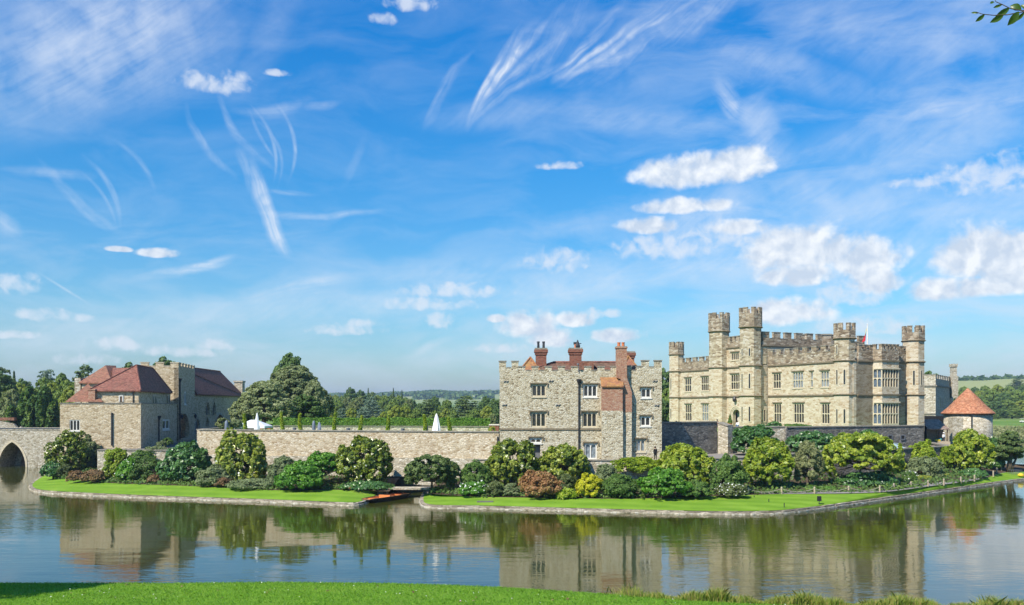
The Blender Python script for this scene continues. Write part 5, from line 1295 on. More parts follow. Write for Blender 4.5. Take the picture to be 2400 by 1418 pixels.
# --- column saplings on the terrace
ordn = ['first', 'second', 'third', 'fourth', 'fifth', 'sixth', 'seventh', 'eighth']
for i, (px, py) in enumerate([(573, 970), (661, 966), (704, 969), (785, 968), (846, 974), (909, 972), (995, 972), (1053, 979)]):
    d_ = 124.6-(px-467)/(1171-467)*10.8+1.9
    x = X(px, d_); zt_ = Z(py, d_)
    t = thing('column_sapling', '%s thin clipped column conifer from the gatehouse end, standing behind the curtain wall' % ordn[i], 'sapling', (x, d_, 7.15), 'thin clipped columns along the terrace wall')
    m = 900; h_ = rng.random(m); a_ = rng.random(m)*6.283; r_ = (.20+.05*rng.random(m))*(1-.55*h_**2)
    P_ = np.stack([x+np.cos(a_)*r_+.10*np.sin(h_*4+i), d_+np.sin(a_)*r_, 7.2+(zt_-7.2)*h_], 1)
    cards('foliage', P_, np.stack([np.cos(a_), np.sin(a_), .8+0*a_], 1), .14, M['l_vine'], t, rng, 2)
    MB().tube([(x, d_, 7.1), (x+.08, d_, zt_-.3)], [.06, .03], 6).build('stem', M['bark'], t)

# ================================================================== TREES BEYOND
def tree_mesh(kind_, seed, mat, H_=14.0, Wd=12.0, n=5200, leaf=.62):
    """a prototype tree standing at the origin."""
    rg = np.random.default_rng(seed)
    root = bpy.data.objects.new('park_tree', None); 
    if kind_ == 'round':
        bl = [(0, 0, H_*.55, Wd*.42, Wd*.42, H_*.34), (-Wd*.22, 0, H_*.45, Wd*.28, Wd*.3, H_*.26), (Wd*.22, -1, H_*.47, Wd*.28, Wd*.3, H_*.27), (Wd*.06, -1, H_*.74, Wd*.28, Wd*.28, H_*.25), (-Wd*.1, -Wd*.15, H_*.3, Wd*.34, Wd*.25, H_*.2), (Wd*.15, -Wd*.1, H_*.28, Wd*.3, Wd*.25, H_*.2)]
        P_, N_, Rn = crown_pts(bl, int(n*1.35), rg, .21, .1, 52)
    elif kind_ == 'tall':
        bl = [(0, 0, H_*.45, Wd*.36, Wd*.36, H_*.32), (Wd*.05, 0, H_*.7, Wd*.28, Wd*.28, H_*.26), (-Wd*.16, -1, H_*.35, Wd*.26, Wd*.25, H_*.25), (Wd*.18, -1, H_*.4, Wd*.22, Wd*.25, H_*.24), (0, 0, H_*.88, Wd*.14, Wd*.14, H_*.13)]
        P_, N_, Rn = crown_pts(bl, int(n*1.35), rg, .21, .1, 52)
    elif kind_ == 'dome':
        bl = [(0, 0, H_*.42, Wd*.44, Wd*.42, H_*.40), (0, -.5, H_*.66, Wd*.33, Wd*.33, H_*.31), (Wd*.02, 0, H_*.84, Wd*.2, Wd*.2, H_*.16), (-Wd*.3, -1, H_*.34, Wd*.22, Wd*.25, H_*.3), (Wd*.3, -1, H_*.36, Wd*.22, Wd*.25, H_*.3)]
        P_, N_, Rn = crown_pts(bl, n, rg, .14, .12, 190)
    elif kind_ == 'cedar':
        bl = []
        for i in range(13):
            z_ = H_*(.28+.68*i/12); rr3 = Wd*.5*(1-.62*(i/12)**1.6)
            a_ = rg.random()*6.28; o_ = rr3*.38
            bl.append((math.cos(a_)*o_, math.sin(a_)*o_, z_, rr3*.78, rr3*.7, H_*.028)); bl.append((-math.cos(a_)*o_, -math.sin(a_)*o_, z_+H_*.025, rr3*.55, rr3*.5, H_*.028))
        P_, N_, Rn = crown_pts(bl, n, rg, .34, .15, 14, 1.0); N_[:, 2] += 1.2
    elif kind_ == 'fir':
        m = n; h_ = rg.random(m)**1.4; a_ = rg.random(m)*6.283
        lay = np.abs(np.sin(h_*40))*.35+.65
        r_ = Wd*.5*(1-h_)*lay*(.6+.4*rg.random(m)); 
        P_ = np.stack([np.cos(a_)*r_, np.sin(a_)*r_, H_*(.08+.92*h_)-r_*.2], 1); N_ = np.stack([np.cos(a_)*.6, np.sin(a_)*.6, np.ones(m)], 1); Rn = rg.random(m)
        bl = [(0, 0, H_*.5, 1, 1, 1)]
    off = (0, 0, 0)
    c = cards('crown', P_, N_, leaf*.85, mat, None, rg, 1.5, rnd=Rn)
    mb = MB().tube([(0, 0, -1), (0, 0, H_*.2), (.2, 0, H_*.5), (0, 0, H_*.8)], [.05*Wd, .035*Wd, .025*Wd, .01*Wd], 7)
    for b in bl[:6]:
        mb.tube([(0, 0, H_*.25), (b[0]*.5, b[1]*.5, b[2]*.7), (b[0], b[1], b[2])], [.02*Wd, .014*Wd, .005*Wd], 5)
    tk = mb.build('trunk', M['palebark' if kind_ == 'cedar' else 'bark'])
    for q in (c, tk): COL.objects.unlink(q)
    return c, tk, H_, Wd
PR = {}
for nm, kd, mt_, H_, W_, n, lf in (('oak', 'round', 'l_oak', 14, 14, 6500, .62), ('oak2', 'round', 'l_oakd', 14, 13, 6500, .6), ('lime', 'round', 'l_lime', 12, 12, 6000, .55), ('ash', 'tall', 'l_oak', 16, 11, 6000, .6),
                               ('pale', 'round', 'l_paleg', 13, 12, 6500, .55), ('cedar', 'cedar', 'l_cedar', 15, 19, 8500, .55), ('dcedar', 'cedar', 'l_yew', 16, 17, 8500, .55), ('fir', 'fir', 'l_yew', 17, 9, 3500, .6),
                               ('holm', 'dome', 'l_holm', 15, 17, 36000, .42), ('holm2', 'dome', 'l_holm', 18, 17, 40000, .42)):
    PR[nm] = tree_mesh(kd, len(PR)+31, M[mt_], H_, W_, n, lf)
def ground_z(x, y): return ground(math.atan2(x, y), math.hypot(x, y))
def place(proto, label, px, ytop, width_px, d_, group, name='park_tree', zb=None, rz=None, cat='tree'):
    c, tk, H_, W_ = PR[proto]
    x = X(px, d_); zb = ground_z(x, d_)-.3 if zb is None else zb
    h = Z(ytop, d_)-zb; w = max(width_px*d_/FPX, (.3 if proto == 'fir' else .62)*h)
    t = thing(name, label, cat, (x, d_, zb), group)
    t.scale = (w/W_, w/W_, h/H_); t.rotation_euler = (0, 0, random.uniform(-.5, .5) if rz is None else rz)
    for q in (c, tk):
        k_ = q.copy(); COL.objects.link(k_); k_.parent = t
    return t

GW = 'trees on the bank beyond the bridge'
lefts = [('oak2', 'big dark tree at the outer end of the bridge, cut by the frame', 5, 872, 74, 228), ('dcedar', 'dark ragged pine top rising over the dark tree at the bridge end', 2, 862, 44, 262),
 ('fir', 'slim spiky conifer above the trees beyond the bridge', 33, 871, 24, 285), ('oak2', 'small dark crown on the skyline beside the spiky conifer', 56, 888, 30, 300),
 ('lime', 'pale green tree below the spiky conifer, beyond the bridge', 48, 897, 62, 246), ('pale', 'grey-green willowy tree above the bridge parapet', 24, 912, 66, 222), ('oak', 'mid green tree between the willowy tree and the big yew', 72, 905, 54, 240),
 ('cedar', 'flat-topped cedar on the skyline beyond the bridge', 111, 868, 56, 290), ('oak', 'rounded green tree under the flat-topped cedar', 108, 884, 66, 258), ('ash', 'open-branched tree beside the flat-topped cedar', 144, 877, 40, 282),
 ('lime', 'fresh green tree above the big yew', 128, 896, 60, 236), ('oak', 'green tree close to the gatehouse wing, beyond the bridge', 160, 890, 58, 228), ('lime', 'yellow-green tree touching the gatehouse roof edge', 170, 903, 46, 212),
 ('dcedar', 'dark umbrella-shaped pine above the gatehouse wing roof', 199, 857, 60, 236), ('oak2', 'round dark treetop behind the gate tower battlements', 389, 838, 44, 238), ('oak2', 'tiny treetop peeping over the gatehouse ridge', 308, 851, 24, 238),
 ('oak2', 'deep green tree filling behind the bridge parapet', 150, 925, 70, 220), ('oak', 'tree edge seen beyond the parapet at the frame edge', -25, 890, 70, 226)]
for pr_, lb, px, yt, w_, d_ in lefts: place(pr_, lb, px, yt, w_, d_, GW)
rng = np.random.default_rng(77)
yt_ = thing('yew_tree', 'broad billowing dark yew standing just beyond the bridge parapet', 'tree', (X(90, 196), 196, 1.5))
bl = []
for cx_, w_, top in ((56, 17, 940), (74, 16, 922), (92, 18, 919), (110, 17, 928), (126, 15, 946), (66, 16, 955), (86, 16, 945), (103, 16, 950), (44, 11, 968), (136, 13, 962)):
    zt_ = Z(top, 196); bl.append((X(cx_, 196), 196+rng.normal()*1.0-(1.2 if top > 940 else 0), (zt_+1.5)/2+1.5, w_*196/FPX*.8, 2.0, (zt_-1.5)/2))
P_, N_, Rn = crown_pts(bl, 20000, rng, .26, .1, 40)
cards('crown', P_, N_, .40, M['l_yewb'], yt_, rng, 2.0, rnd=Rn, hang=-.4)
limbs(yt_, (X(90, 196), 196, 1), (X(90, 196), 196, 7), .6, M['bark'], rng, [(b[0], b[1], b[2]) for b in bl[:5]], 'trunk')

place('holm2', 'huge grey-green holm oak, tallest of the two beside the long gatehouse range', 688, 855, 176, 176, 'great trees on the terrace', zb=6.5, rz=.3)
place('holm', 'broad domed grey-green holm oak touching the long gatehouse range', 618, 893, 150, 158, 'great trees on the terrace', zb=6.8, rz=.0)
place('holm', 'rounded shoulder of a grey-green tree at the hedge end', 735, 890, 72, 168, 'great trees on the terrace', zb=6.8)
place('oak2', 'dark shaded tree under the tallest holm oak, behind the hedge', 712, 925, 112, 164, 'great trees on the terrace', zb=6.6)
place('oak2', 'dark crown rising behind the tallest holm oak', 672, 829, 92, 192, 'great trees on the terrace', zb=6)

# wooded park beyond the hedge
band = []
far_ = [(756, 925), (770, 926), (786, 925), (801, 927), (815, 922), (834, 925), (852, 924), (868, 922), (884, 925), (902, 927), (918, 924), (934, 926), (950, 930)]
for i, (px, y) in enumerate(far_): band.append((('oak', 'oak2', 'lime')[i % 3], px, y, 27, 640))
band += [('oak2', 822, 908, 38, 500), ('oak2', 845, 914, 30, 520), ('fir', 863, 910, 15, 500), ('dcedar', 873, 919, 30, 480), ('fir', 922, 910, 15, 520), ('fir', 942, 915, 17, 500), ('fir', 897, 920, 12, 560), ('fir', 932, 922, 12, 560),
 ('oak', 786, 931, 44, 430), ('pale', 812, 930, 42, 420), ('pale', 842, 929, 48, 430), ('cedar', 869, 930, 56, 400), ('oak', 900, 926, 48, 440), ('oak', 930, 928, 50, 430), ('pale', 956, 935, 38, 420), ('oak2', 966, 936, 28, 450),
 ('lime', 768, 944, 40, 330), ('oak', 795, 940, 44, 340), ('pale', 830, 937, 44, 330), ('cedar', 872, 938, 74, 320), ('oak', 920, 936, 34, 345), ('oak', 950, 945, 44, 320), ('oak2', 985, 945, 44, 330),
 ('lime', 776, 956, 44, 255), ('cedar', 802, 957, 44, 250), ('lime', 823, 955, 36, 262), ('cedar', 852, 957, 60, 250), ('lime', 874, 975, 22, 240), ('lime', 898, 964, 36, 235), ('lime', 928, 948, 60, 245), ('lime', 950, 952, 40, 255), ('oak', 974, 956, 44, 250),
 ('oak2', 1016, 929, 15, 380), ('dcedar', 1003, 936, 74, 300), ('oak', 1045, 936, 48, 330), ('dcedar', 1092, 928, 104, 285), ('cedar', 1078, 938, 60, 300), ('oak2', 1136, 929, 40, 330), ('oak2', 1155, 934, 44, 310), ('oak2', 1172, 933, 44, 320),
 ('lime', 1043, 956, 22, 262), ('oak', 1062, 960, 40, 258), ('lime', 1141, 950, 28, 262), ('pale', 1152, 970, 30, 240), ('oak', 1020, 962, 50, 262), ('oak', 1110, 958, 50, 256), ('oak2', 1165, 955, 40, 250), ('oak2', 1185, 928, 50, 320)]
tone = {'oak': 'mid green', 'oak2': 'dark green', 'lime': 'yellow-green', 'pale': 'olive grey-green', 'cedar': 'blue-green layered cedar', 'dcedar': 'dark layered cedar', 'fir': 'spiky dark conifer'}
cols_px = [660, 704, 785, 846, 909, 995, 1053, 1171]
cn = ['second', 'third', 'fourth', 'fifth', 'sixth', 'seventh', 'eighth']
for pr_, px, y, w_, d_ in band:
    i = max(0, min(6, sum(1 for c in cols_px if c <= px)-1))
    nm = tone[pr_]+('' if 'ced' in pr_ or pr_ == 'fir' else ' rounded tree')
    row = 'on the skyline' if y < 929 else ('in the upper row' if y < 940 else ('in the middle row' if y < 951 else 'just above the hedge'))
    where = 'behind the %s column sapling' % cn[i] if i < 6 else 'next to the tower house'
    place(pr_, '%s %s, %s' % (nm, row, where), px, y, w_, d_, 'trees of the park beyond the hedge')
for pr_, lb, px, y, w_, d_ in (('oak2', 'dark tree in the gap between tower house and castle, highest of three', 1553, 865, 56, 250), ('oak', 'bright green tree in the gap between tower house and castle, lower down', 1566, 905, 50, 228), ('oak2', 'darkest low tree in the gap between tower house and castle', 1553, 935, 56, 222),
                               ('oak2', 'treetop just above the keep battlements next to the castle end turret', 2172, 871, 22, 300)):
    place(pr_, lb, px, y, w_, d_, 'trees behind the castle')
right = [(2256, 905, 40, 640), (2280, 907, 40, 660), (2306, 903, 44, 650), (2334, 900, 48, 640), (2362, 904, 44, 660), (2392, 902, 48, 640), (2262, 925, 40, 600), (2290, 915, 54, 600), (2320, 912, 62, 590), (2348, 920, 56, 580), (2378, 914, 60, 590), (2408, 910, 60, 600),
         (2300, 936, 52, 560), (2330, 940, 56, 550), (2358, 936, 56, 555), (2390, 938, 60, 560), (2310, 957, 44, 535), (2340, 958, 44, 530), (2372, 956, 50, 530), (2402, 955, 44, 535), (2326, 968, 30, 515), (2260, 945, 50, 560), (2424, 930, 60, 560)]
for i, (px, y, w_, d_) in enumerate(right):
    k_ = ('oak', 'oak2', 'oak', 'lime')[i % 4]
    place(k_, '%s tree %s of the lakeside wood, %s' % (tone[k_], 'on top' if y < 908 else ('in the middle' if y < 935 else 'at the foot'), 'close to the cone-roofed tower' if px < 2300 else ('over the lakeside pine' if px > 2350 else 'midway along')), px, y, w_, d_, 'wood across the lake')
place('dcedar', 'dark spreading treetop standing out above the wood, at the frame edge', 2384, 888, 54, 900, 'wood across the lake')
place('oak2', 'single round tree on the far ridge', 2344, 884, 12, 1500, 'lone trees on the far ridge', zb=50)
place('oak2', 'smaller single tree on the far ridge, nearer the frame edge', 2387, 886, 8, 1500, 'lone trees on the far ridge', zb=50)
# lakeside pine on the promontory
d_ = DW(1106, .9)
pt = thing('pine_tree', 'dark lakeside pine with two leaning trunks by the end of the path', 'tree', (X(2366, d_), d_, .8))
bl = []
for cx_, cy_, rx, ry in ((2368, 1022, 16, 12), (2360, 1036, 18, 11), (2378, 1040, 18, 11), (2352, 1052, 18, 9), (2384, 1056, 20, 11), (2366, 1060, 20, 10), (2390, 1072, 14, 9), (2362, 1076, 16, 8), (2345, 1066, 12, 7)):
    q = P(cx_, cy_, d_); bl.append((q.x, q.y+rng.normal()*.6, q.z, rx*d_/FPX, 1.5, ry*d_/FPX))
P_, N_, Rn = crown_pts(bl, 8000, rng, .36, .1, 16); cards('crown', P_, N_, .22, M['l_yew'], pt, rng, 2.4, rnd=Rn)
q0 = G(2365, 1107, .8); 
MB().tube([q0, P(2366, 1090, d_), P(2369, 1060, d_), P(2368, 1030, d_)], [.5, .4, .28, .1], 8).tube([q0+Vector((.3, 0, 0)), P(2373, 1092, d_), P(2384, 1070, d_)], [.35, .25, .1], 8).tube([P(2369, 1070, d_), P(2352, 1056, d_)], [.2, .08], 6).build('trunk', M['bark'], pt, smooth=True)

# woods on the far hills: too many to count, one mass
pts = []
def hz_(px, d_): return hills(px, d_)
for _ in range(52000):
    px = 560+1200*rng.random(); d_ = 2150+950*rng.random()
    v = math.sin(px*.019+d_*.0016)+.7*math.sin(px*.043-d_*.004+1.3)+.5*math.sin(d_*.0105+px*.008)
    if d_ < 2850 and v > -.05: continue
    if d_ < 2700 and abs((px-1045)-(d_-2300)*.16) < 16: continue
    pts.append((X(px, d_), d_, hz_(px, d_)+rng.random()*12))
for _ in range(16000):
    px = 2190+330*rng.random(); d_ = 1490+130*rng.random() if rng.random() < .75 else 850+120*rng.random()
    if d_ < 1000 and not (2350 < px): continue
    pts.append((X(px, d_), d_, hz_(px, d_)-1+rng.random()*(9+2*math.sin(px*.2))))
for _ in range(9000):
    px = -120+900*rng.random(); d_ = 600+500*rng.random()
    pts.append((X(px, d_), d_, hz_(px, d_)+rng.random()*9))
pts = np.array(pts)
o = cards('distant_woods', pts, np.tile([0, -.5, .8], (len(pts), 1)), 9.0, M['l_oakd'], None, rng, 1.2, origin=(0, 2000, 30)); o['kind'] = 'stuff'; o['label'] = 'blue-green woods covering the distant hills'
# reed fringe and rough grass on the far lake shore
pts = []
for _ in range(16000):
    px = 2235+300*rng.random(); d_ = 289+22*rng.random()**1.5
    if d_ > 300 and rng.random() > .2: continue
    pts.append((X(px, d_), d_, ground(math.atan((px-CXP)/FPX), d_/math.cos(math.atan((px-CXP)/FPX)))+.1+rng.random()*1.3))
pts = np.array(pts)
o = cards('shore_reeds', pts, np.tile([0, -1, .3], (len(pts), 1)), .5, M['l_pale'], None, rng, 3, origin=(150, 290, 0)); o['kind'] = 'stuff'; o['label'] = 'reeds along the far lake shore'

# ================================================================== THINGS ON THE TERRACE AND THE MOAT
def parasol(label, px, yt, yb, wpx, d_, mat):
    x = X(px, d_); zt_ = Z(yt, d_); zb_ = 7.15; w = wpx*d_/FPX/2
    t = thing('closed_parasol', label, 'parasol', (x, d_, zb_), 'closed parasols on the terrace')
    z0 = zb_+.55; n_ = 16
    prof = [(1.0, z0), (.86, z0+.5), (.62, z0+(zt_-z0)*.5), (.34, z0+(zt_-z0)*.82), (.14, zt_-.1), (.03, zt_)]
    vs, fs = [], []
    for r_, z_ in prof:
        for k in range(n_):
            a = 2*math.pi*k/n_; rr_2 = w*r_*(1+.22*(k % 2)); vs.append((x+rr_2*math.cos(a), d_+rr_2*math.sin(a)*.8, z_+(-.18 if (k % 2 and z_ == z0) else 0)))
    for i in range(len(prof)-1):
        for k in range(n_): fs.append((i*n_+k, i*n_+(k+1) % n_, (i+1)*n_+(k+1) % n_, (i+1)*n_+k))
    fs.append(tuple(range(n_))[::-1])
    MB().add(vs, fs).build('canopy', mat, t)
    MB().tube([(x, d_, zb_), (x, d_, z0+.2)], .05, 6).build('pole', M['wood'], t)
    MB().lathe((x, d_), [(.35, zb_), (.35, zb_+.12), (.1, zb_+.18)], 10).build('base', M['lead'], t)
parasol('tall narrow white closed parasol beside the white marquee', 602.5, 967, 1006, 12, 124.8, M['canvas'])
parasol('wide white closed parasol between the seventh and last column saplings', 1023, 969, 1010, 19, 118.3, M['canvas'])
def wrapped(label, px, yt, d_, w=.25):
    x = X(px, d_); zt_ = Z(yt, d_)
    t = thing('wrapped_heater', label, 'covered heater', (x, d_, 7.15), 'blue-grey covered columns on the terrace')
    MB().lathe((x, d_), [(w, 7.15), (w*1.05, 7.6), (w*.95, 8.4), (w*.9, zt_-.5), (w*.6, zt_-.12), (.05, zt_)], 12).build('cover', M['greycover'], t, smooth=True)
    MB().lathe((x, d_), [(w*1.15, 7.15), (w*1.15, 7.25), (w, 7.3)], 12).build('base', M['lead'], t)
wrapped('blue-grey covered column beside the small potted tree', 531, 985, 126.5, .28)
wrapped('blue-grey covered column, taller of the pair near the third sapling', 735.5, 986, 123.5)
wrapped('blue-grey covered column, shorter of the pair near the third sapling', 748.5, 989, 123.3)
wrapped('blue-grey covered column beside the seventh sapling', 999, 989, 118.8)
# marquee
d_ = 134.0; x0, x1 = X(549, d_), X(620, d_); xm0, xm1 = X(578, d_), X(592, d_)
mq = thing('marquee', 'open white canvas marquee with a pitched roof on the terrace', 'marquee', ((x0+x1)/2, d_, 7.15))
ze, zr = Z(999, d_), Z(984.5, d_)
MB().add([(x0, d_, ze), (x1, d_, ze), (x1, d_+4.5, ze), (x0, d_+4.5, ze), (xm0, d_+2.2, zr), (xm1, d_+2.2, zr), (x0, d_, ze-.3), (x1, d_, ze-.3), (x1, d_+4.5, ze-.3), (x0, d_+4.5, ze-.3)],
         [(0, 1, 5, 4), (1, 2, 5), (2, 3, 4, 5), (3, 0, 4), (6, 7, 1, 0), (7, 8, 2, 1), (8, 9, 3, 2), (9, 6, 0, 3)]).build('roof', M['canvas'], mq)
for x in (x0+.05, x0+1.5, x0+3.0, x1-.05):
    MB().box(x-.05, x+.05, d_+.02, d_+.12, 7.15, ze-.05).build('pole', M['white'], mq)
for i, (px, dd_) in enumerate(((617, 126), (628, 126.2))):
    x = X(px, dd_); t = thing('picnic_table', 'orange wooden picnic table, %s the parasol' % ('touching' if i == 0 else 'one away from'), 'table', (x, dd_, 7.15), 'orange wooden tables by the narrow parasol')
    MB().box(x-.4, x+.4, dd_-.35, dd_+.35, 7.85, 7.92).build('table_top', M['orangewood'], t)
    for s_ in (-1, 1):
        MB().box(x-.42, x+.42, dd_+s_*.6-.12, dd_+s_*.6+.12, 7.58, 7.64).build('seat', M['orangewood'], t)
        MB().tube([(x+s_*.35, dd_-.5, 7.15), (x+s_*.35, dd_, 7.86), (x+s_*.35, dd_+.5, 7.15)], .045, 5).build('leg', M['orangewood'], t)
# brick shed corner at the tower house
d_ = 120; x0, x1 = X(1147, d_), X(1169, d_)
bs = thing('brick_store', 'small dark brown brick store with a pale flat top beside the tower house', 'store', (x0, d_, 7.1))
MB().box(x0, x1, d_, d_+3, 7.1, Z(997, d_)).build('wall', M['brickd'], bs); MB().box(x0-.08, x1+.06, d_-.08, d_+3.08, Z(997, d_)+.002, Z(995, d_)).build('coping', M['plaster'], bs)
# small urns and wire stools on the terrace wall line
for px, lb in ((690, 'small dark urn between the second and third column saplings'), (816, 'small dark urn between the fourth and fifth column saplings'), (944, 'small dark urn between the sixth and seventh column saplings')):
    dd_ = 124.6-(px-467)/(1171-467)*10.8+1.6; x = X(px, dd_); t = thing('garden_urn', lb, 'urn', (x, dd_, 7.15), 'small dark urns along the terrace')
    MB().lathe((x, dd_), [(.14, 7.15), (.1, 7.5), (.24, 7.8), (.27, 8.1), (.2, 8.12)], 10).build('bowl', M['lead'], t)
    MB().box(x-.2, x+.2, dd_-.2, dd_+.2, 7.13, 7.22).build('base', M['lead'], t)
# ivy-grown little shrub at the end of the hedge
sh_('terrace_bush', 'tiny green bush at the end of the hedge by the brick store', 'bush', 1144, 1162, 1000, 1010, 117.5, M['l_lime'], n=500, leaf=.14, shape='ball', zb=7.2, stem=False)

# punt in the inlet
b0, b1 = G(857, 1176.5, .15), G(955, 1161.5, .15)
ax = (b1-b0); Lp = Vector((ax.x, ax.y, 0)).length; ax = Vector((ax.x, ax.y, 0)).normalized(); sx_ = Vector((-ax.y, ax.x, 0))
pn = thing('punt', 'long flat wooden punt with an orange interior moored in the inlet', 'boat', (b0.x, b0.y, 0))
st_ = [(0, .60, .44, .40), (.06, .70, .46, .26), (.14, .86, .48, .02), (.3, .95, .48, -.06), (.7, .95, .48, -.06), (.88, .86, .48, .02), (.95, .7, .48, .26), (1, .6, .48, .42)]
vs, fs = [], []
for f_, hw, zt_, zb_ in st_:
    c = Vector((b0.x, b0.y, 0))+ax*Lp*f_
    for s_, z_, w_ in ((-1, zb_, .8), (-1, zt_, 1), (1, zt_, 1), (1, zb_, .8)):
        q = c+sx_*hw*s_*w_; vs.append((q.x, q.y, z_))
nS = len(st_)
hull = [(0, 1, 2, 3), tuple(4*(nS-1)+k for k in (3, 2, 1, 0))]
for i in range(nS-1):
    for k in (0, 2, 3): hull.append((4*i+k, 4*(i+1)+k, 4*(i+1)+(k+1) % 4, 4*i+(k+1) % 4))
ho = MB().add(vs, hull).build('hull', M['darkhull'], pn); so = ho.modifiers.new('thick', 'SOLIDIFY'); so.thickness = .05; so.offset = 1
vs2 = []
for f_, hw, zt_, zb_ in st_:
    c = Vector((b0.x, b0.y, 0))+ax*Lp*f_
    for s_, z_, w_ in ((-1, zt_-.01, .92), (-1, max(zb_+.06, .02) if .1 < f_ < .9 else zt_-.03, .74), (1, max(zb_+.06, .02) if .1 < f_ < .9 else zt_-.03, .74), (1, zt_-.01, .92)):
        q = c+sx_*hw*s_*w_; vs2.append((q.x, q.y, z_))
MB().add(vs2, [(4*i+k, 4*i+k+1, 4*(i+1)+k+1, 4*(i+1)+k) for i in range(nS-1) for k in range(3)]).build('inner_boards', M['orangewood'], pn)
for f_ in (.2, .45, .62, .82):
    c = Vector((b0.x, b0.y, 0))+ax*Lp*f_; fr = Frame((c-sx_*.8).xy, sx_.xy)
    MB().fbox(fr, 0, 1.6, .30 if f_ != .45 else .1, .40 if f_ != .45 else .62, -.16, .16).build('seat', M['orangewood'], pn)
for s_ in (-1, 1):
    MB().tube([Vector((b0.x, b0.y, 0))+ax*Lp*f_+sx_*hw*s_*1.0+Vector((0, 0, zt_+.02)) for f_, hw, zt_, zb_ in st_], .035, 5).build('gunwale', M['wood'], pn)
# slab footbridge
fbq = thing('footbridge', 'flat grey slab footbridge across the moat inlet, half hidden by the yew', 'bridge', (-15.5, 108.6, 0))
MB().box(-16.2, -9.8, 108.2, 110.2, .95, 1.16).build('deck', M['pale'], fbq)
for x in (-16.0, -10.5): MB().box(x-.3, x+.5, 108.35, 110.0, -1, .948).build('abutment', M['grey'], fbq)
kind(MB().box(-16.6, -9.0, 116.4, 117.0, -1, 1.9).build('inlet_back_bank', M['soil']), 'structure')
# rope rail beside the path
posts = [(1754, 1158.5), (1832, 1157.5), (1909, 1157), (1989, 1154.5), (2062, 1153.5), (2095, 1148), (2135, 1143.5), (2175, 1140), (2212, 1136), (2252, 1131), (2284, 1126.5), (2328, 1116), (2336, 1108.5), (2347, 1105)]
pn_ = ['first', 'second', 'third', 'fourth', 'fifth', 'sixth', 'seventh', 'eighth', 'ninth', 'tenth', 'eleventh', 'twelfth', 'thirteenth', 'last']
tops = []
for i, (px, py) in enumerate(posts):
    q = G(px, py, .88); tops.append(q+Vector((0, 0, .72)))
    t = thing('rope_post', '%s squat pale wooden post of the path, counted from the lime magnolia' % pn_[i], 'post', q, 'pale wooden posts along the gravel path')
    MB().lathe(q, [(.10, q.z-.1), (.10, q.z+.74), (.07, q.z+.8)], 8).build('shaft', M['postwood'], t)
    MB().lathe(q, [(.115, q.z+.62), (.125, q.z+.66), (.115, q.z+.70)], 8).build('collar', M['rope'], t)
for i in range(7):
    a, b = tops[i], tops[i+1]
    pts_ = [a.lerp(b, k/8)-Vector((0, 0, .12+.42*(1-(2*k/8-1)**2)*(.9 if i < 5 else .6))) for k in range(9)]
    o = MB().tube(pts_, .03, 5).build('rope', M['rope'], None, origin=a); tag(o, 'slack rope hung between the %s and %s posts of the path' % (pn_[i], pn_[i+1]), 'rope', 'ropes between the path posts')
# floodlight and slim markers on the lawn
q = G(1920, 1181, .5); fl_ = thing('floodlight', 'black box floodlight on a short stake on the lawn', 'floodlight', q)
MB().tube([q-Vector((0, 0, .1)), q+Vector((0, 0, .35))], .035, 6).build('stake', M['iron'], fl_)
fr = Frame((q.x-.2, q.y), (1, .15)); MB().hexa([fr.p(0, q.z+.3, .14), fr.p(.42, q.z+.3, .14), fr.p(.42, q.z+.3, -.1), fr.p(0, q.z+.3, -.1), fr.p(.06, q.z+.82, .0), fr.p(.46, q.z+.82, .0), fr.p(.46, q.z+.82, -.18), fr.p(.06, q.z+.82, -.18)]).build('lamp_housing', M['black'], fl_)
for px, py, lb in ((1735, 1163.5, 'rear of four, by the border'), (1767.5, 1170, 'second of four from the border'), (1802, 1178, 'third of four from the border'), (1838, 1188, 'nearest the moat kerb of the four')):
    q = G(px, py, .55); o = MB().tube([q-Vector((0, 0, .05)), q+Vector((0, 0, .42))], .045, 6).build('lawn_marker', M['iron'], None, origin=q)
    tag(o, 'short dark stake on the castle lawn, '+lb, 'stake', 'dark stakes in a row on the lawn')
q = G(1137, 1176.2, .6); o = MB().box(q.x-.9, q.x+.9, q.y-.2, q.y+.5, .55, .66).build('stone_slab', M['tarmac'], None, origin=q); tag(o, 'flat grey slab set in the lawn beyond the yew shadow', 'slab')
q = G(835, 1151, .8); bn = thing('garden_bench', 'low wooden bench under the broad magnolia beside the inlet', 'bench', q)
MB().box(q.x-1.0, q.x+1.0, q.y, q.y+.4, q.z+.34, q.z+.42).build('seat', M['orangewood'], bn)
for s_ in (-.85, .85): MB().box(q.x+s_-.06, q.x+s_+.06, q.y+.04, q.y+.36, q.z-.05, q.z+.338).build('leg', M['wood'], bn)
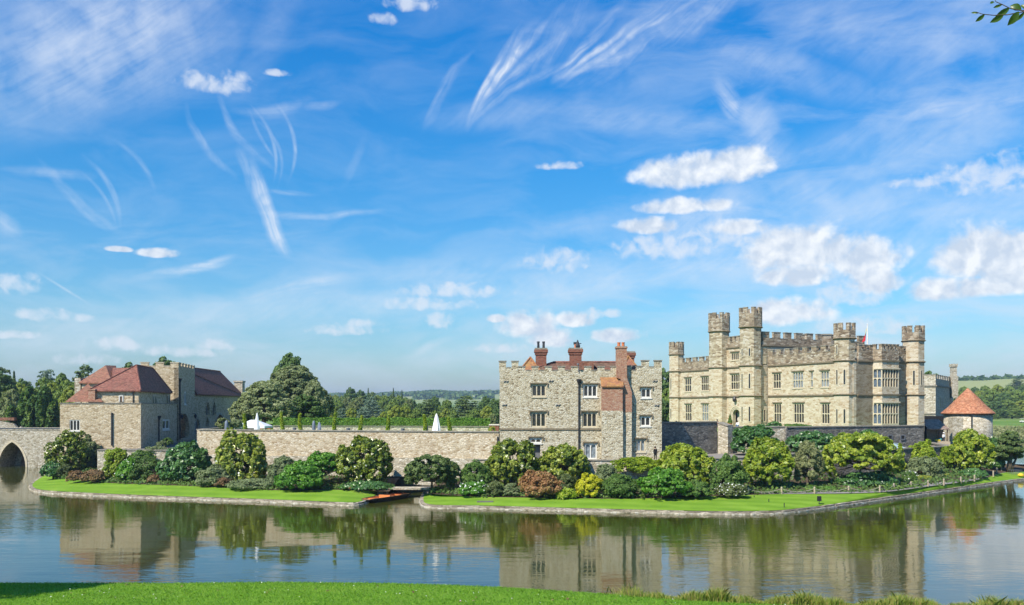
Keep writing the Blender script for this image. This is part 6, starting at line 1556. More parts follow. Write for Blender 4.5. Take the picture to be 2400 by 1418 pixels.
# yard car behind the vine wall
d_ = 134; x0 = X(2064, d_); zc = 3.95
car = thing('parked_car', 'pale blue-green car roof and windscreen showing above the grey vine wall', 'car', (x0, d_, zc))
prof = [(0, .35), (.05, .85), (.7, 1.0), (1.2, 1.5), (2.0, 1.62), (2.8, 1.55), (3.4, 1.05), (4.0, .9), (4.1, .4)]
def carbody(prof, y0, y1, inset):
    vs = [(x0+u, y0+inset*(z_ > 1.02), zc+z_) for u, z_ in prof]+[(x0+u, y1-inset*(z_ > 1.02), zc+z_) for u, z_ in prof]; n_ = len(prof)
    fs = [tuple(range(n_)), tuple(range(2*n_-1, n_-1, -1))]+[(i, n_+i, n_+(i+1) % n_, (i+1) % n_) for i in range(n_)]
    return vs, fs
v_, f__ = carbody(prof, d_, d_+1.75, .15); MB().add(v_, f__).build('body', M['carpaint'], car)
v_, f__ = carbody([(.78, 1.03), (1.22, 1.46), (1.95, 1.56), (2.7, 1.5), (3.3, 1.08)], d_-.0+.13, d_+1.62, 0); MB().add(v_, f__).build('window', M['glass_blue'], car)
for u in (.8, 3.3):
    for yy_ in (d_-.02, d_+1.6): MB().tube([(x0+u, yy_, zc+.33), (x0+u, yy_+.2, zc+.33)], .33, 14).build('wheel', M['black'], car)
# shed clutter, wicker seat and conifer pot at the door, things at the promontory
d_ = 156; 
for px, w_, mat_, lb, nm_, h_ in ((2198, .55, 'yellow', 'yellow bag on the ledge inside the open shed', 'sack', .35), (2203.5, .28, 'teal', 'teal bucket on the ledge inside the open shed', 'bucket', .5)):
    x = X(px, d_-1); zb_ = Z(1034.5, d_-1)
    o = MB().lathe((x, d_-1), [(w_*.8, zb_), (w_, zb_+h_*.7), (w_*.7, zb_+h_), (w_*.6, zb_+h_*.98)], 10).build(nm_, M[mat_], None, origin=(x, d_-1, zb_)); tag(o, lb, nm_)
o = kind(MB().box(X(2192, 155), X(2218, 155), 153.6, 156, 3.9, Z(1034.5, 154.6)).build('shed_ledge', M['postwood']), 'structure')
q = FG.p(FG.u(1711, 1.5), 0, 1.5); pc = thing('potted_conifer', 'small clipped conifer in a clay pot beside the castle doorway', 'potted plant', (q.x, q.y, 7.3))
MB().lathe(q, [(.3, 7.3), (.42, 7.9), (.45, 7.95), (.3, 7.9)], 10).build('pot', M['pot'], pc)
m = 500; h_ = rng.random(m); a_ = rng.random(m)*6.28; r_ = .42*(1-h_)
cards('foliage', np.stack([q.x+np.cos(a_)*r_, q.y+np.sin(a_)*r_, 7.95+h_*1.5], 1), np.stack([np.cos(a_), np.sin(a_), .4+0*a_], 1), .16, M['l_mid'], pc, rng, 2)
q = P(1692, 997, 139); wb = thing('wooden_bench', 'curved brown wooden bench by the castle forecourt wall', 'bench', (q.x, 139, 7.3))
MB().box(q.x-.9, q.x+.9, 139, 139.5, 7.72, 7.8).build('seat', M['wood'], wb)
MB().plate(Frame((q.x-.9, 139.5), (1, 0)), [(0, 7.8), (1.8, 7.8), (1.8, 8.15), (1.35, 8.38), (.45, 8.38), (0, 8.15)], (), .06).build('backrest', M['wood'], wb)
for s_ in (-.8, .8): MB().box(q.x+s_-.05, q.x+s_+.05, 139.02, 139.46, 7.28, 7.718).build('leg', M['wood'], wb)
q = G(2338, 1099, 1.2); lb_ = thing('park_bench', 'dark bench looking over the lake behind the pine', 'bench', q)
MB().box(q.x-.9, q.x+.9, q.y, q.y+.5, q.z+.4, q.z+.48).build('seat', M['wood'], lb_); MB().box(q.x-.9, q.x+.9, q.y+.5, q.y+.56, q.z+.5, q.z+.95).build('backrest', M['wood'], lb_)
for s_ in (-.8, .8): MB().box(q.x+s_-.05, q.x+s_+.05, q.y+.02, q.y+.46, q.z-.1, q.z+.398).build('leg', M['wood'], lb_)
q = G(2383, 1116, .5); cg = thing('wire_cage', 'small pale wire cage on the promontory grass', 'cage', q)
mb = MB()
for i in range(6):
    for j in (0, 1): mb.tube([(q.x-.8+.32*i, q.y+j, q.z), (q.x-.8+.32*i, q.y+j, q.z+.9)], .015, 4)
for j in (0, 1):
    for z_ in (.02, .45, .9): mb.tube([(q.x-.8, q.y+j, q.z+z_), (q.x+.8, q.y+j, q.z+z_)], .018, 4).tube([(q.x-.8+1.6*j, q.y-.01, q.z+z_), (q.x-.8+1.6*j, q.y+1.01, q.z+z_)], .018, 4)
mb.build('wire_mesh', M['lead'], cg)
q = G(2388, 1117, .5); o = MB().lathe(q+Vector((0, -.5, 0)), [(.2, q.z), (.42, q.z+.2), (.4, q.z+.42), (.1, q.z+.55)], 12).build('yellow_buoy', M['yellow'], None, origin=q); tag(o, 'yellow buoy lying on the grass in front of the wire cage', 'buoy')
q = G(2394, 1116, .5); o = MB().lathe(q, [(.3, q.z), (.5, q.z+.15), (.3, q.z+.3), (.05, q.z+.34)], 9).build('pale_rock', M['pale'], None, origin=q); tag(o, 'pale rock beside the yellow buoy at the frame edge', 'rock')
q = P(2397, 993, 430); gc = thing('golf_cart', 'tiny white cart on the park grass across the lake', 'cart', (q.x, 430, ground_z(q.x, 430)))
z_ = ground_z(q.x, 430)
MB().box(q.x-1.2, q.x+1.2, 429.4, 430.6, z_+.35, z_+1.0).build('body', M['white'], gc); MB().box(q.x-1.1, q.x+1.1, 429.4, 430.6, z_+1.95, z_+2.05).build('roof', M['white'], gc)
for s_ in (-.95, .95): MB().tube([(q.x+s_, 429.6, z_+.9), (q.x+s_*.9, 429.6, z_+1.96)], .04, 4).build('roof_strut', M['white'], gc)
for s_ in (-.8, .8): MB().tube([(q.x+s_, 429.3, z_+.28), (q.x+s_, 430.7, z_+.28)], .28, 10).build('wheel', M['black'], gc)
# ruined wall seen over the bridge
rw = thing('old_wall', 'broken pale stone wall capped with reddish tiles seen over the bridge parapet', 'wall', (X(0, 188), 188, 1.5))
MB().plate(Frame((X(-40, 188), 188), (1, 0)), [(0, 1), (8, 1), (8, 6.9), (7.2, 6.4), (6.4, 7.4), (4, 7.9), (0, 8.1)], (), .8).build('masonry', M['pale'], rw)
MB().fbox(Frame((X(-40, 188), 188), (1, 0)), 0, 6.6, 8.1, 8.7, -.9, .1).build('tiled_cap', M['tile'], rw)
# blue A-board at the forecourt
q = TS.p(uT, 0, 0); ab = thing('a_board', 'small blue-green folding board in the shaded forecourt by the curtain wall', 'board', (X(462, 141), 141, 4.62))
x = X(462, 141)
for s_ in (-1, 1): MB().hexa([(x+s_*.28-.03, 140.8, 4.62), (x+s_*.28+.03, 140.8, 4.62), (x+s_*.28+.03, 141.4, 4.62), (x+s_*.28-.03, 141.4, 4.62), (x-.03+s_*.03, 140.8, 5.6), (x+.03+s_*.03, 140.8, 5.6), (x+.03+s_*.03, 141.4, 5.6), (x-.03+s_*.03, 141.4, 5.6)]).build('panel', M['teal'], ab)

# ------------------------------------------------------------------ people
def skinned(name, verts, edges, rad, mat, parent, root=0):
    me = bpy.data.meshes.new(name); me.from_pydata([tuple(v) for v in verts], edges, []); me.materials.append(mat)
    o = bpy.data.objects.new(name, me); COL.objects.link(o)
    if parent: o.parent = parent
    o.modifiers.new('Skin', 'SKIN')
    assert me.skin_vertices
    for i, r_ in enumerate(rad):
        sv = me.skin_vertices[0].data[i]; sv.radius = (r_, r_) if not isinstance(r_, tuple) else r_
        sv.use_root = (i == root)
    s_ = o.modifiers.new('Sub', 'SUBSURF'); s_.levels = 1; s_.render_levels = 1
    return o
def person(label, loc, rz=0.0, pose='stand', top='navy', low='navy', hat=None, group=None):
    t = thing('person', label, 'person', loc, group); t.rotation_euler = (0, 0, rz)
    if pose == 'stand':
        V = dict(pel=(0, 0, .95), chest=(0, -.01, 1.28), neck=(0, 0, 1.48), head=(0, -.02, 1.60), crown=(0, 0, 1.72), sl=(-.19, 0, 1.42), el=(-.25, .02, 1.12), hl=(-.22, -.12, .88), sr=(.19, 0, 1.42), er=(.25, .02, 1.12), hr=(.20, -.14, .90),
                 hipl=(-.09, 0, .9), kl_=(-.11, -.03, .48), al=(-.12, .02, .08), fl=(-.13, -.14, .04), hipr=(.09, 0, .9), kr_=(.12, -.05, .48), ar=(.14, 0, .08), fr_=(.15, -.16, .04))
    else:
        V = dict(pel=(0, 0, .5), chest=(0, -.06, .85), neck=(0, -.08, 1.05), head=(0, -.12, 1.17), crown=(0, -.11, 1.29), sl=(-.19, -.06, .98), el=(-.24, -.18, .72), hl=(-.12, -.38, .62), sr=(.19, -.06, .98), er=(.24, -.18, .72), hr=(.12, -.4, .62),
                 hipl=(-.1, -.02, .48), kl_=(-.13, -.45, .5), al=(-.12, -.48, .08), fl=(-.12, -.64, .04), hipr=(.1, -.02, .48), kr_=(.13, -.45, .5), ar=(.13, -.5, .08), fr_=(.14, -.66, .04))
    r = dict(pel=.13, chest=.145, neck=.055, head=.10, crown=.075, sl=.065, el=.045, hl=.032, sr=.065, er=.045, hr=.032, hipl=.09, kl_=.06, al=.04, fl=.035, hipr=.09, kr_=.06, ar=.04, fr_=.035)
    E = [('pel', 'chest'), ('chest', 'neck'), ('neck', 'head'), ('head', 'crown'), ('chest', 'sl'), ('sl', 'el'), ('el', 'hl'), ('chest', 'sr'), ('sr', 'er'), ('er', 'hr'), ('pel', 'hipl'), ('hipl', 'kl_'), ('kl_', 'al'), ('al', 'fl'), ('pel', 'hipr'), ('hipr', 'kr_'), ('kr_', 'ar'), ('ar', 'fr_')]
    def part(nm, keys, edges, k_, mat_):
        ks = list(keys); skinned(nm, [V[q] for q in ks], [(ks.index(a), ks.index(b)) for a, b in edges], [r[q]*k_ for q in ks], M[mat_], t)
    r0_ = dict(r)
    for q in ('chest', 'pel', 'sl', 'el', 'sr', 'er', 'hipl', 'kl_', 'hipr', 'kr_', 'al', 'ar'): r[q] *= .62
    part('body', V.keys(), E, 1, 'skin')
    r.update(r0_)
    part('shirt', ['chest', 'pel', 'sl', 'el', 'sr', 'er', 'hl', 'hr'], [('chest', 'pel'), ('chest', 'sl'), ('sl', 'el'), ('chest', 'sr'), ('sr', 'er'), ('el', 'hl'), ('er', 'hr')], 1.2, top)
    part('trousers', ['pel', 'hipl', 'kl_', 'al', 'hipr', 'kr_', 'ar'], [('pel', 'hipl'), ('hipl', 'kl_'), ('kl_', 'al'), ('pel', 'hipr'), ('hipr', 'kr_'), ('kr_', 'ar')], 1.2, low)
    hd = V['head']; mb = MB(); mb.lathe((hd[0], hd[1]+.025), [(.10, hd[2]), (.125, hd[2]+.06), (.12, hd[2]+.12), (.07, hd[2]+.19), (.01, hd[2]+.21)], 10)
    if hat: mb.lathe((hd[0], hd[1]), [(.22, hd[2]+.08), (.22, hd[2]+.10), (.13, hd[2]+.11), (.12, hd[2]+.22), (.02, hd[2]+.24)], 12, 1)
    h_ = mb.build('hair', [M['hair'], M[hat or 'hair']], t, smooth=True)
    for v in h_.data.vertices: v.co += Vector(loc)
    return t
person('person in dark clothes on the walk at the foot of the tower house', (X(1536, 112.9), 112.95, 4.2), .4, 'stand', 'black', 'black')
q = FG.p(FG.u(1732, .6), 7.0, -.7); person('person in dark clothes standing just inside the castle doorway', (q.x, q.y, 7.3), -1.0, 'stand', 'navy', 'navy')
person('seated person in a white top outside the castle doorway', (X(1729, 150), 150, 7.3), -.6, 'sit', 'wcloth', 'bluecloth')
person('person in dull red leaning over the castle forecourt wall near the entrance bench', (X(1681, 135.5), 135.5, 7.3), .2, 'stand', 'redcloth', 'navy')
person('person in purple-blue half hidden behind the dark shaded wall', (X(1585, 140), 140, 7.0), .2, 'stand', 'bluecloth', 'navy')
person('person in dark clothes standing in the gate tower arch', TS.p(TS.u(430), 4.9, -.9), 1.4, 'stand', 'black', 'black')
person('person in a white hat and pale shirt at the open shed', (X(2210.5, 155.4), 155.2, Z(1038, 155.2)), .3, 'stand', 'wcloth', 'navy', 'wcloth')

# ------------------------------------------------------------------ near bank: grass, reeds, fallen things
def blades(name, base, h, w, lean, mat, rng, origin, curve=.3):
    n = len(base); a = rng.random(n)*6.283
    side = np.stack([np.cos(a), np.sin(a), 0*a], 1)*(w/2)[:, None]
    ln = rng.normal(size=(n, 3))*lean*h[:, None]; ln[:, 2] = 0
    mid = base+ln*.4+np.array([0, 0, 1])*(h*.6)[:, None]; tip = base+ln*(1+curve)+np.array([0, 0, 1])*h[:, None]
    V = np.empty((n, 5, 3)); V[:, 0] = base-side; V[:, 1] = base+side; V[:, 2] = mid+side*.7; V[:, 3] = tip; V[:, 4] = mid-side*.7
    V = V.reshape(-1, 3)-np.array(origin)
    me = bpy.data.meshes.new(name); me.vertices.add(5*n); me.vertices.foreach_set('co', V.ravel())
    me.loops.add(5*n); me.loops.foreach_set('vertex_index', np.arange(5*n, dtype=np.int32))
    me.polygons.add(n); me.polygons.foreach_set('loop_start', np.arange(0, 5*n, 5, dtype=np.int32))
    try: me.polygons.foreach_set('loop_total', np.full(n, 5, dtype=np.int32))
    except Exception: pass
    at_ = me.attributes.new('rnd', 'FLOAT', 'FACE'); at_.data.foreach_set('value', rng.random(n).astype(np.float32))
    me.materials.append(mat); me.update(calc_edges=True); me.validate()
    o = bpy.data.objects.new(name, me); o.location = origin; COL.objects.link(o); o['kind'] = 'stuff'; return o
def bank_pt(px, back):
    ez_ = EZ if px < 1300 else EZ-.35*sm(px, 1300, 1900)
    e = G(px, bank_edge(px), ez_); k_ = 1-back/47.5
    up = np.interp(back, [-1.1, -.45, 0, 1.2, 4, 10], [-.72*ez_-.1, -.28*ez_, 0, .08, .30, .85])
    return (e.x*k_, e.y*k_, ez_+up-.02)
B_ = np.array([bank_pt(-150+2700*rng.random(), -.3+9.6*rng.random()**1.1) for _ in range(150000)])
o = blades('bank_grass_blades', B_, .05+.10*rng.random(len(B_))**2, np.full(len(B_), .022), .5, M['l_blade'], rng, (0, 48, 1)); o['label'] = 'short grass blades on the near bank'
B_ = []
while len(B_) < 17000:
    px = 1380+1150*rng.random()
    dens = sm(px, 1400, 1700)*(.75+.25*(math.sin(px*.013)+math.sin(px*.031+1) > -.3))
    if rng.random() > dens: continue
    B_.append(bank_pt(px, -.75+1.25*rng.random()))
B_ = np.array(B_)
hh = (.25+.5*rng.random(len(B_)))*(.75+.35*np.sin(B_[:, 0]*1.3)+.15*np.sin(B_[:, 0]*4.1)); hh = np.clip(hh, .15, 1.2)
o = blades('bank_reeds', B_, hh, np.full(len(B_), .028), .28, M['l_reed'], rng, (15, 47, 0)); o['label'] = 'green and straw-coloured reeds at the near water edge'
pts = np.array([bank_pt(-50+2000*rng.random(), .3+6*rng.random()) for _ in range(60)])+np.array([0, 0, .07])
o = cards('fallen_leaves', pts, np.tile([0, 0, 1.0], (len(pts), 1)), .12, M['l_rust'], None, rng, 1.3, .3, origin=(0, 48, 1)); o['kind'] = 'stuff'; o['label'] = 'brown fallen leaves and twigs on the near grass'
pts = np.array([bank_pt(-50+2100*rng.random(), .3+6*rng.random()) for _ in range(70)])+np.array([0, 0, .09])
o = cards('white_daisies', pts, np.tile([0, -.3, 1.0], (len(pts), 1)), .055, M['l_w'], None, rng, 1.1, .2, origin=(0, 48, 1)); o['kind'] = 'stuff'; o['label'] = 'tiny white daisies scattered over the near grass'
# tree outside the frame whose shadow crosses the near grass
t = place('oak', 'broad tree standing on the near bank outside the frame, casting shade on the grass', -570, 640, 480, 42, 'near bank trees', zb=1.2)

# overhanging twig with leaves near the photographer
tw_ = thing('beech_branch', 'leafy beech twigs hanging into the sky at the top corner', 'branch', P(2420, 26, 6.0), None)
mb = MB()
def tp(px, py, dd_=6.0): return P(px, py, dd_)
mb.tube([tp(2600, -40, 6.1), tp(2480, 8), tp(2425, 22), tp(2396, 25), tp(2368, 20), tp(2350, 11), tp(2334, 4), tp(2331, -3)], [.012, .008, .005, .004, .0032, .003, .0025, .002], 6)
mb.tube([tp(2480, 8), tp(2425, 24, 5.95), tp(2396, 28, 5.95), tp(2362, 34.5, 5.95), tp(2330, 36, 5.95), tp(2302, 33, 5.95), tp(2288, 28, 5.95)], [.008, .005, .004, .0035, .003, .0025, .002], 6)
mb.build('twig', M['bark'], tw_, smooth=True)
def leaf(bx, by, tx, ty, w, dd_, curl):
    a, b = tp(bx, by, dd_), tp(tx, ty, dd_+.03); ax_ = b-a; L_ = ax_.length; sd = ax_.cross(Vector((0, 1, .3))).normalized()*w*dd_/FPX*.5; up = ax_.cross(sd).normalized()
    vs = []; prof_ = [(0, .05), (.15, .6), (.35, .95), (.55, 1), (.75, .75), (.9, .35), (1, .03)]
    for f_, k_ in prof_:
        c = a+ax_*f_+up*(curl*L_*math.sin(f_*3.1)); vs += [c-sd*k_+up*abs(k_)*L_*.08, c, c+sd*k_*.9+up*abs(k_)*L_*.1]
    fs = []
    for i in range(len(prof_)-1): fs += [(3*i, 3*i+3, 3*i+4, 3*i+1), (3*i+1, 3*i+4, 3*i+5, 3*i+2)]
    return MB().add(vs, fs).build('leaf', M['l_oakleaf'], tw_, smooth=True)
M['l_oakleaf'] = leaf_mat('beech_leaves', (.05, .10, .012), (.09, .15, .015), (.13, .19, .02), .35, .45, .5)
for q in ((2331, 5, 2320, 7, 6, 6, .1), (2349, 11, 2328, 18, 7, 6, .05), (2394, 23, 2367, 14, 17, 6, .12), (2366, 19, 2332, 40, 14, 5.95, .1), (2352, 36, 2320, 53, 14, 5.9, .06), (2308, 34, 2286, 51, 10, 5.95, .05), (2294, 31, 2276, 30, 5, 5.95, .1),
          (2388, 27, 2361, 60, 19, 5.9, .08), (2402, 28, 2378, 51, 9, 6, .05), (2412, 25, 2392, 12, 12, 6.05, .1), (2420, 30, 2404, 54, 14, 5.95, .08), (2440, 20, 2424, 44, 15, 6, .05)): leaf(*q)

# ================================================================== SKY, SUN, HAZE, CAMERA
W = bpy.data.worlds.new('World'); S.world = W; W.use_nodes = True
wt = NT(W.node_tree); wt.n.clear()
SUN = Vector((-.67, -.74, 0)).normalized()*math.cos(R(45)); SUN.z = math.sin(R(45))
sky = wt.node('ShaderNodeTexSky', sky_type='NISHITA', sun_disc=False, sun_elevation=R(45), sun_rotation=math.atan2(SUN.x, SUN.y), altitude=30, air_density=1.0, dust_density=.6, ozone_density=2.2)
geo = wt.node('ShaderNodeTexCoord'); sp = wt.node('ShaderNodeSeparateXYZ'); wt.l.new(geo.outputs['Generated'], sp.inputs[0])
m_ = wt.math
U_ = m_('MULTIPLY', m_('ARCTAN2', sp.outputs[0], sp.outputs[1]), FPX)
V_ = m_('MULTIPLY', m_('ARCSINE', sp.outputs[2]), FPX)
def uv(px, py): return (math.atan((px-CXP)/FPX)*FPX, math.atan((HY-py)/math.hypot(FPX, px-CXP))*FPX)
def comb(a, b, c=0.0):
    n = wt.node('ShaderNodeCombineXYZ'); wt.put(n.inputs[0], a); wt.put(n.inputs[1], b); wt.put(n.inputs[2], c); return n.outputs[0]
base_v = comb(m_('MULTIPLY', U_, .01), m_('MULTIPLY', V_, .01))
nA = wt.noise(base_v, 1.45, 8, .54, .25)              # cauliflower edge
nC = wt.noise(base_v, 3.0, 5, .52, .35)
nB = wt.noise(wt.mapping(base_v, loc=(.10, -.16, 0)), 1.45, 5, .54, .25)   # the same, a little towards the sun
wn = wt.node('ShaderNodeTexNoise'); wt.l.new(base_v, wn.inputs['Vector']); wn.inputs['Scale'].default_value = .55; wn.inputs['Detail'].default_value = 3
wsep = wt.node('ShaderNodeSeparateColor'); wt.l.new(wn.outputs['Color'], wsep.inputs[0])
Uw = m_('ADD', U_, m_('MULTIPLY', m_('SUBTRACT', wsep.outputs[0], .5), 55)); Vw = m_('ADD', V_, m_('MULTIPLY', m_('SUBTRACT', wsep.outputs[1], .5), 55))
def cumulus(lst):
    acc = None; hacc = None
    for px, py, a, b in lst:
        u0, v0 = uv(px, py-b*.15)
        du = m_('DIVIDE', m_('SUBTRACT', U_, u0), a); dv = m_('SUBTRACT', V_, v0)
        dv = m_('MAXIMUM', m_('DIVIDE', dv, b), m_('DIVIDE', dv, -b*.62))
        q = m_('SUBTRACT', 1.0, m_('ADD', m_('MULTIPLY', du, du), m_('MULTIPLY', dv, dv)))
        acc = q if acc is None else m_('MAXIMUM', acc, q)
    return acc
big = cumulus([(1835, 610, 95, 62), (1925, 605, 110, 66), (2020, 625, 95, 58), (2060, 665, 60, 40), (1880, 650, 110, 36), (2310, 620, 110, 74), (2390, 640, 110, 80), (2210, 688, 72, 34), (2300, 680, 110, 30), (1640, 415, 115, 48), (1740, 400, 70, 50), (1560, 420, 80, 38), (1590, 490, 110, 22),
               (1240, 775, 72, 42), (1290, 800, 60, 30), (1350, 755, 48, 24), (1450, 792, 62, 22), (1166, 750, 24, 13), (1850, 745, 100, 38), (372, 597, 42, 14), (277, 586, 28, 8), (1520, 535, 70, 24), (1730, 540, 70, 22)])
soft = cumulus([(1300, 622, 90, 36), (1540, 590, 130, 36), (1690, 560, 120, 40), (1060, 688, 130, 24), (1000, 718, 120, 20), (800, 778, 95, 18), (850, 762, 50, 16), (500, 205, 90, 28), (545, 185, 40, 18), (25, 788, 60, 12), (270, 812, 70, 20), (430, 828, 110, 18), (110, 745, 90, 18), (30, 672, 60, 30),
                (2010, 700, 90, 40), (2060, 770, 130, 26), (210, 850, 70, 18), (1030, 762, 40, 26), (900, 50, 34, 18), (960, 15, 60, 22), (1310, 392, 70, 12), (500, 815, 60, 16), (650, 175, 30, 10), (1170, 820, 80, 16), (1400, 740, 60, 16), (2380, 420, 190, 50), (2180, 430, 90, 16)])
dens_big = wt.mr(m_('ADD', big, m_('ADD', m_('MULTIPLY', m_('SUBTRACT', nA, .5), 2.6), m_('MULTIPLY', m_('SUBTRACT', nC, .5), 1.3))), -.38, .75, 0, 1, True)
dens_big = m_('MULTIPLY', dens_big, wt.mr(big, -1.3, .1, 0, 1, True))
dens_soft = wt.mr(m_('ADD', soft, m_('MULTIPLY', m_('SUBTRACT', nC, .5), 4.2)), -.2, 1.5, 0, .70, True)
dens_soft = m_('MULTIPLY', dens_soft, wt.mr(soft, -1.0, 0, 0, 1))
# wisps: (px, py, half length, half width, angle deg, bend, strength, streak frequency)
wisps = [(622, 480, 125, 24, -66, .10, .95, 3), (575, 400, 60, 16, -70, 0, .35, 3), (655, 560, 60, 22, -55, 0, .45, 3), (560, 330, 130, 12, -52, .6, .28, 3), (640, 330, 95, 7, -72, -.7, .34, 3), (655, 350, 80, 6, -70, -.9, .26, 3), (690, 330, 100, 7, -80, -.8, .34, 3), (610, 320, 70, 6, -60, .3, .25, 3), (640, 262, 110, 20, 12, .3, .30, 4), (480, 340, 110, 12, -58, .5, .25, 3),
         (1710, 235, 90, 34, -48, .4, .55, 3), (1780, 300, 95, 52, -62, .3, .60, 3), (1800, 350, 120, 60, -20, .3, .35, 3), (1180, 270, 300, 45, 4, .1, .22, 5), (1480, 280, 330, 46, -6, .1, .26, 6), (1850, 170, 330, 60, -22, .1, .28, 7), (2100, 300, 320, 70, 14, .1, .32, 7), (2330, 245, 170, 30, 10, 0, .34, 6), (2180, 262, 90, 16, 12, 0, .5, 3),
         (2280, 60, 300, 90, 20, 0, .30, 7), (2000, 80, 330, 90, -28, 0, .22, 8), (240, 80, 420, 190, 28, .1, .62, 3), (130, 170, 300, 140, 32, 0, .35, 4), (420, 130, 260, 110, 38, 0, .28, 6), (620, 90, 220, 60, 62, 0, .16, 6), (430, 636, 130, 15, 16, .2, .5, 3), (500, 612, 60, 9, 18, 0, .5, 3), (150, 676, 72, 4, -32, 0, .55, 2),
         (760, 500, 190, 12, 2, .1, .34, 3), (680, 452, 70, 8, -2, 0, .3, 3), (640, 690, 240, 34, 8, 0, .28, 5), (430, 740, 330, 50, 6, 0, .26, 6), (760, 665, 110, 20, 10, 0, .26, 4), (110, 400, 110, 16, 5, 0, .3, 4), (180, 470, 120, 16, -40, .3, .30, 3), (260, 440, 90, 9, -62, -.6, .26, 3), (240, 455, 80, 6, -55, -.5, .2, 3), (330, 380, 80, 9, -50, -.6, .18, 3), (10, 530, 50, 26, -50, 0, .4, 3),
         (1330, 530, 260, 30, 6, 0, .18, 5), (1380, 680, 330, 36, 10, 0, .28, 5), (1700, 500, 330, 40, -8, 0, .24, 5), (2200, 560, 330, 60, 10, 0, .34, 6), (2240, 480, 300, 50, 8, 0, .36, 6), (1900, 450, 240, 50, 12, 0, .26, 5), (1010, 815, 80, 14, 18, 0, .35, 3), (830, 370, 80, 16, 60, 0, .14, 4), (750, 250, 60, 12, 10, 0, .3, 3)]
for (bx_, by_), ends, w0_, st_ in (((1088, 278), ((1212, 70), (1240, 100), (1262, 40), (1290, 95), (1318, 10), (1345, 60), (1180, 130), (1372, 130)), 10, .40), ((1285, 182), ((1400, 90), (1440, 50), (1475, 0), (1500, 60), (1560, 20), (1620, 10), (1700, -20), (1520, 110)), 11, .42), ((985, 300), ((1060, 170), (1100, 130)), 10, .2), ((1020, 200), ((1110, 120),), 12, .16)):
    for i_, (ex_, ey_) in enumerate(ends):
        L0 = math.hypot(ex_-bx_, ey_-by_); wisps.append(((bx_+ex_)/2, (by_+ey_)/2, L0*.58, w0_+4*(i_ % 3), math.degrees(math.atan2(by_-ey_, ex_-bx_)), -.14, st_*(1-.12*(i_ % 3)), 3))
wisps += [(1700, 600, 460, 90, 6, 0, .42, 6), (1350, 660, 380, 70, 8, 0, .40, 6), (2250, 560, 300, 110, 8, 0, .50, 6), (1950, 470, 380, 90, -8, 0, .38, 6), (620, 730, 560, 60, 5, 0, .40, 6), (180, 770, 340, 60, 4, 0, .36, 6), (1050, 640, 340, 50, 6, 0, .34, 6), (1650, 500, 240, 70, 14, 0, .45, 6), (2150, 350, 330, 80, 14, 0, .36, 6), (1250, 830, 500, 50, 2, 0, .32, 6), (2000, 830, 420, 50, 3, 0, .34, 6),
 (1300, 100, 190, 60, 48, 0, .20, 3), (1500, 80, 260, 62, 36, 0, .22, 3), (1640, 40, 180, 40, 25, 0, .30, 6)]
streaks = {}
def streak(ang_):
    k = min((-68, -40, -8, 8, 34, 60), key=lambda q: abs(q-ang_))
    if k not in streaks:
        c_, s_ = math.cos(R(k)), math.sin(R(k))
        a_ = m_('ADD', m_('MULTIPLY', Uw, c_*.0034), m_('MULTIPLY', Vw, s_*.0034))
        b_ = m_('ADD', m_('MULTIPLY', Uw, -s_*.060), m_('MULTIPLY', Vw, c_*.060))
        streaks[k] = wt.mr(wt.noise(comb(a_, b_, k*.37), 1.0, 7, .70), .28, .74, .12, 1.05)
    return streaks[k]
groups = {}; broad = None
for i, (px, py, L_, Wd, ang_, bend, st, fq) in enumerate(wisps):
    u0, v0 = uv(px, py); c_, s_ = math.cos(R(ang_)), math.sin(R(ang_))
    Ua, Va = (Uw, Vw) if Wd > 10 else (U_, V_)
    s1 = m_('MULTIPLY_ADD', Ua, c_/L_, m_('MULTIPLY_ADD', Va, s_/L_, -(u0*c_+v0*s_)/L_))
    t1 = m_('MULTIPLY_ADD', Ua, -s_/Wd, m_('MULTIPLY_ADD', Va, c_/Wd, (u0*s_-v0*c_)/Wd))
    s2 = m_('MULTIPLY', s1, s1)
    if bend: t1 = m_('MULTIPLY_ADD', s2, -bend*L_/Wd*.5, t1)
    e = m_('SUBTRACT', 1.0, m_('MULTIPLY_ADD', t1, t1, s2), clamp=True); e = m_('MULTIPLY', m_('MULTIPLY', e, e), st*1.45)
    if Wd >= 42 and fq >= 3 and px not in (1300, 1500):
        e = m_('MULTIPLY', e, .85); broad = e if broad is None else m_('MAXIMUM', broad, e); continue
    k = min((-68, -40, -8, 8, 34, 60), key=lambda q: abs(q-ang_)); streak(ang_)
    groups[k] = e if k not in groups else m_('MAXIMUM', groups[k], e) if i % 2 else m_('ADD', groups[k], e)
acc = m_('MULTIPLY', m_('MINIMUM', broad, 1.0), m_('MULTIPLY_ADD', streak(34), .45, m_('MULTIPLY', wt.mr(nA, .3, .7), .55)))
for k, e in groups.items():
    d_ = m_('MULTIPLY', m_('MULTIPLY', m_('MINIMUM', m_('MULTIPLY', e, .95), 1.0), streaks[k]), wt.mr(nC, .34, .60, .5, 1.0))
    acc = d_ if acc is None else m_('SUBTRACT', m_('ADD', acc, d_), m_('MULTIPLY', acc, d_))
veil_n = wt.noise(comb(m_('MULTIPLY', m_('ADD', Uw, m_('MULTIPLY', Vw, -.35)), .0032), m_('MULTIPLY', Vw, .011)), 1.0, 7, .62, .5)
veil = m_('MULTIPLY', wt.mr(veil_n, .42, .78), m_('ADD', .16, m_('ADD', m_('MULTIPLY', wt.mr(U_, -100, 700), .30), m_('MULTIPLY', wt.mr(V_, 480, 100), .5))))
hsv = wt.node('ShaderNodeHueSaturation'); wt.l.new(sky.outputs[0], hsv.inputs['Color']); hsv.inputs['Saturation'].default_value = 1.18; hsv.inputs['Value'].default_value = 1.0; hsv.inputs['Hue'].default_value = .503
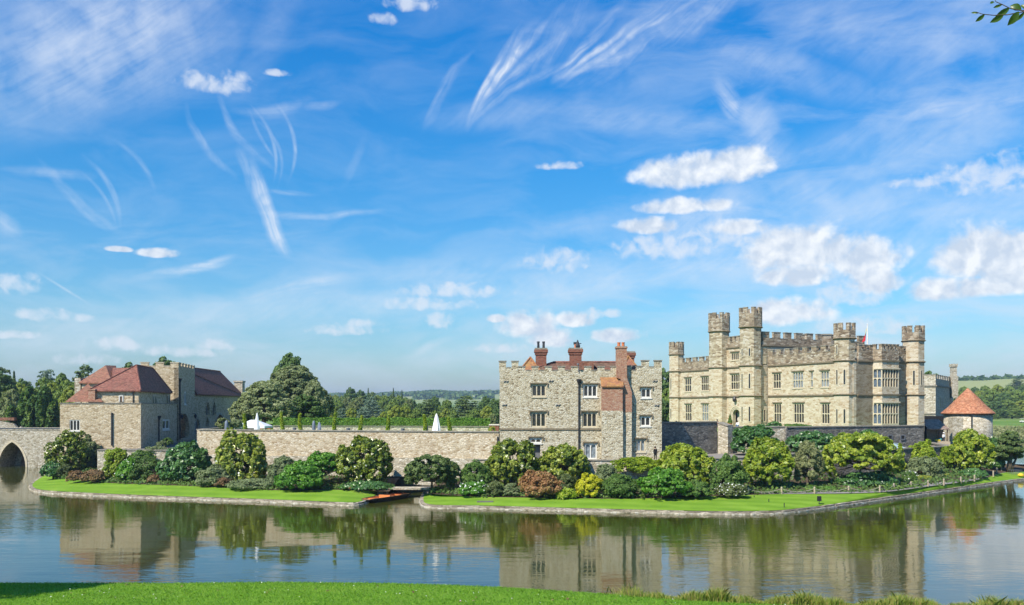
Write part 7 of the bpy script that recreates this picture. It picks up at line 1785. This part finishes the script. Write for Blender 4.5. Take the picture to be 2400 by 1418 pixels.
el = wt.mr(sp.outputs[2], 0, .42)
tint = wt.ramp(el, [(0, (.66, .71, .84)), (.25, (.58, .92, 1.06)), (.6, (.26, .94, 1.22)), (1, (.05, .94, 1.42))])
skyc = wt.mix(1.0, hsv.outputs[0], tint, 'MULTIPLY')
SKYK = 1.0
shade = wt.mr(m_('ADD', m_('MULTIPLY', m_('SUBTRACT', nA, nB), 4.0), m_('MULTIPLY', m_('SUBTRACT', dens_big, .6), -.2)), -.42, .5, 0, 1)
cl_big = wt.mix(shade, (4.7, 5.4, 6.4, 1), (7.4, 7.6, 7.8, 1))
c1 = wt.mix(m_('MINIMUM', m_('MULTIPLY', veil, .95), .8), skyc, (5.6, 6.3, 7.2, 1))
c1 = wt.mix(m_('MINIMUM', acc, .88), c1, (6.2, 6.7, 7.4, 1))
c1 = wt.mix(dens_soft, c1, (6.2, 6.6, 7.2, 1))
c1 = wt.mix(m_('MULTIPLY', dens_big, .93), c1, cl_big)
up_ = wt.mr(sp.outputs[2], -.02, 0.0)
c1 = wt.mix(up_, (2.0, 2.4, 1.6, 1), c1)
bgn = wt.node('ShaderNodeBackground'); wt.l.new(c1, bgn.inputs[0]); bgn.inputs[1].default_value = .096
wo = wt.node('ShaderNodeOutputWorld'); wt.l.new(bgn.outputs[0], wo.inputs[0])
W.cycles.sampling_method = 'MANUAL'; W.cycles.sample_map_resolution = 512

sl = bpy.data.lights.new('sun', 'SUN'); sl.energy = 5.0; sl.angle = R(.5); sl.color = (1.0, .91, .77)
so_ = bpy.data.objects.new('sun', sl); COL.objects.link(so_); so_.rotation_euler = SUN.to_track_quat('Z', 'Y').to_euler(); so_.location = (-60, 0, 80)

hb = MB().box(-9500, 9500, -60, 9500, -25, 100).build('haze', None or bpy.data.materials.new('haze')); hb['kind'] = 'stuff'
hm = hb.data.materials[0]; hm.use_nodes = True; hn = hm.node_tree; hn.nodes.clear()
pv = hn.nodes.new('ShaderNodeVolumePrincipled'); pv.inputs['Color'].default_value = (.62, .78, 1, 1); pv.inputs['Density'].default_value = .00016; pv.inputs['Anisotropy'].default_value = .3
ho_ = hn.nodes.new('ShaderNodeOutputMaterial'); hn.links.new(pv.outputs[0], ho_.inputs['Volume'])
hb.display_type = 'WIRE'

cam = bpy.data.cameras.new('camera'); co = bpy.data.objects.new('camera', cam); COL.objects.link(co)
co.location = (0, 0, H); co.rotation_euler = (R(90), 0, 0)
cam.sensor_width = 36; cam.lens = FPX/2400*36; cam.shift_y = (HY-709)/2400; cam.clip_start = .1; cam.clip_end = 30000
S.camera = co
S.view_settings.view_transform = 'Standard'; S.view_settings.look = 'None'; S.view_settings.exposure = .52; S.view_settings.gamma = 1
S.render.engine = 'CYCLES'
S.cycles.max_bounces = 6; S.cycles.diffuse_bounces = 2; S.cycles.glossy_bounces = 3; S.cycles.transmission_bounces = 3; S.cycles.transparent_max_bounces = 6; S.cycles.volume_bounces = 0
S.cycles.use_adaptive_sampling = True; S.cycles.adaptive_threshold = .02; S.cycles.use_denoising = True; S.cycles.caustics_reflective = False; S.cycles.caustics_refractive = False
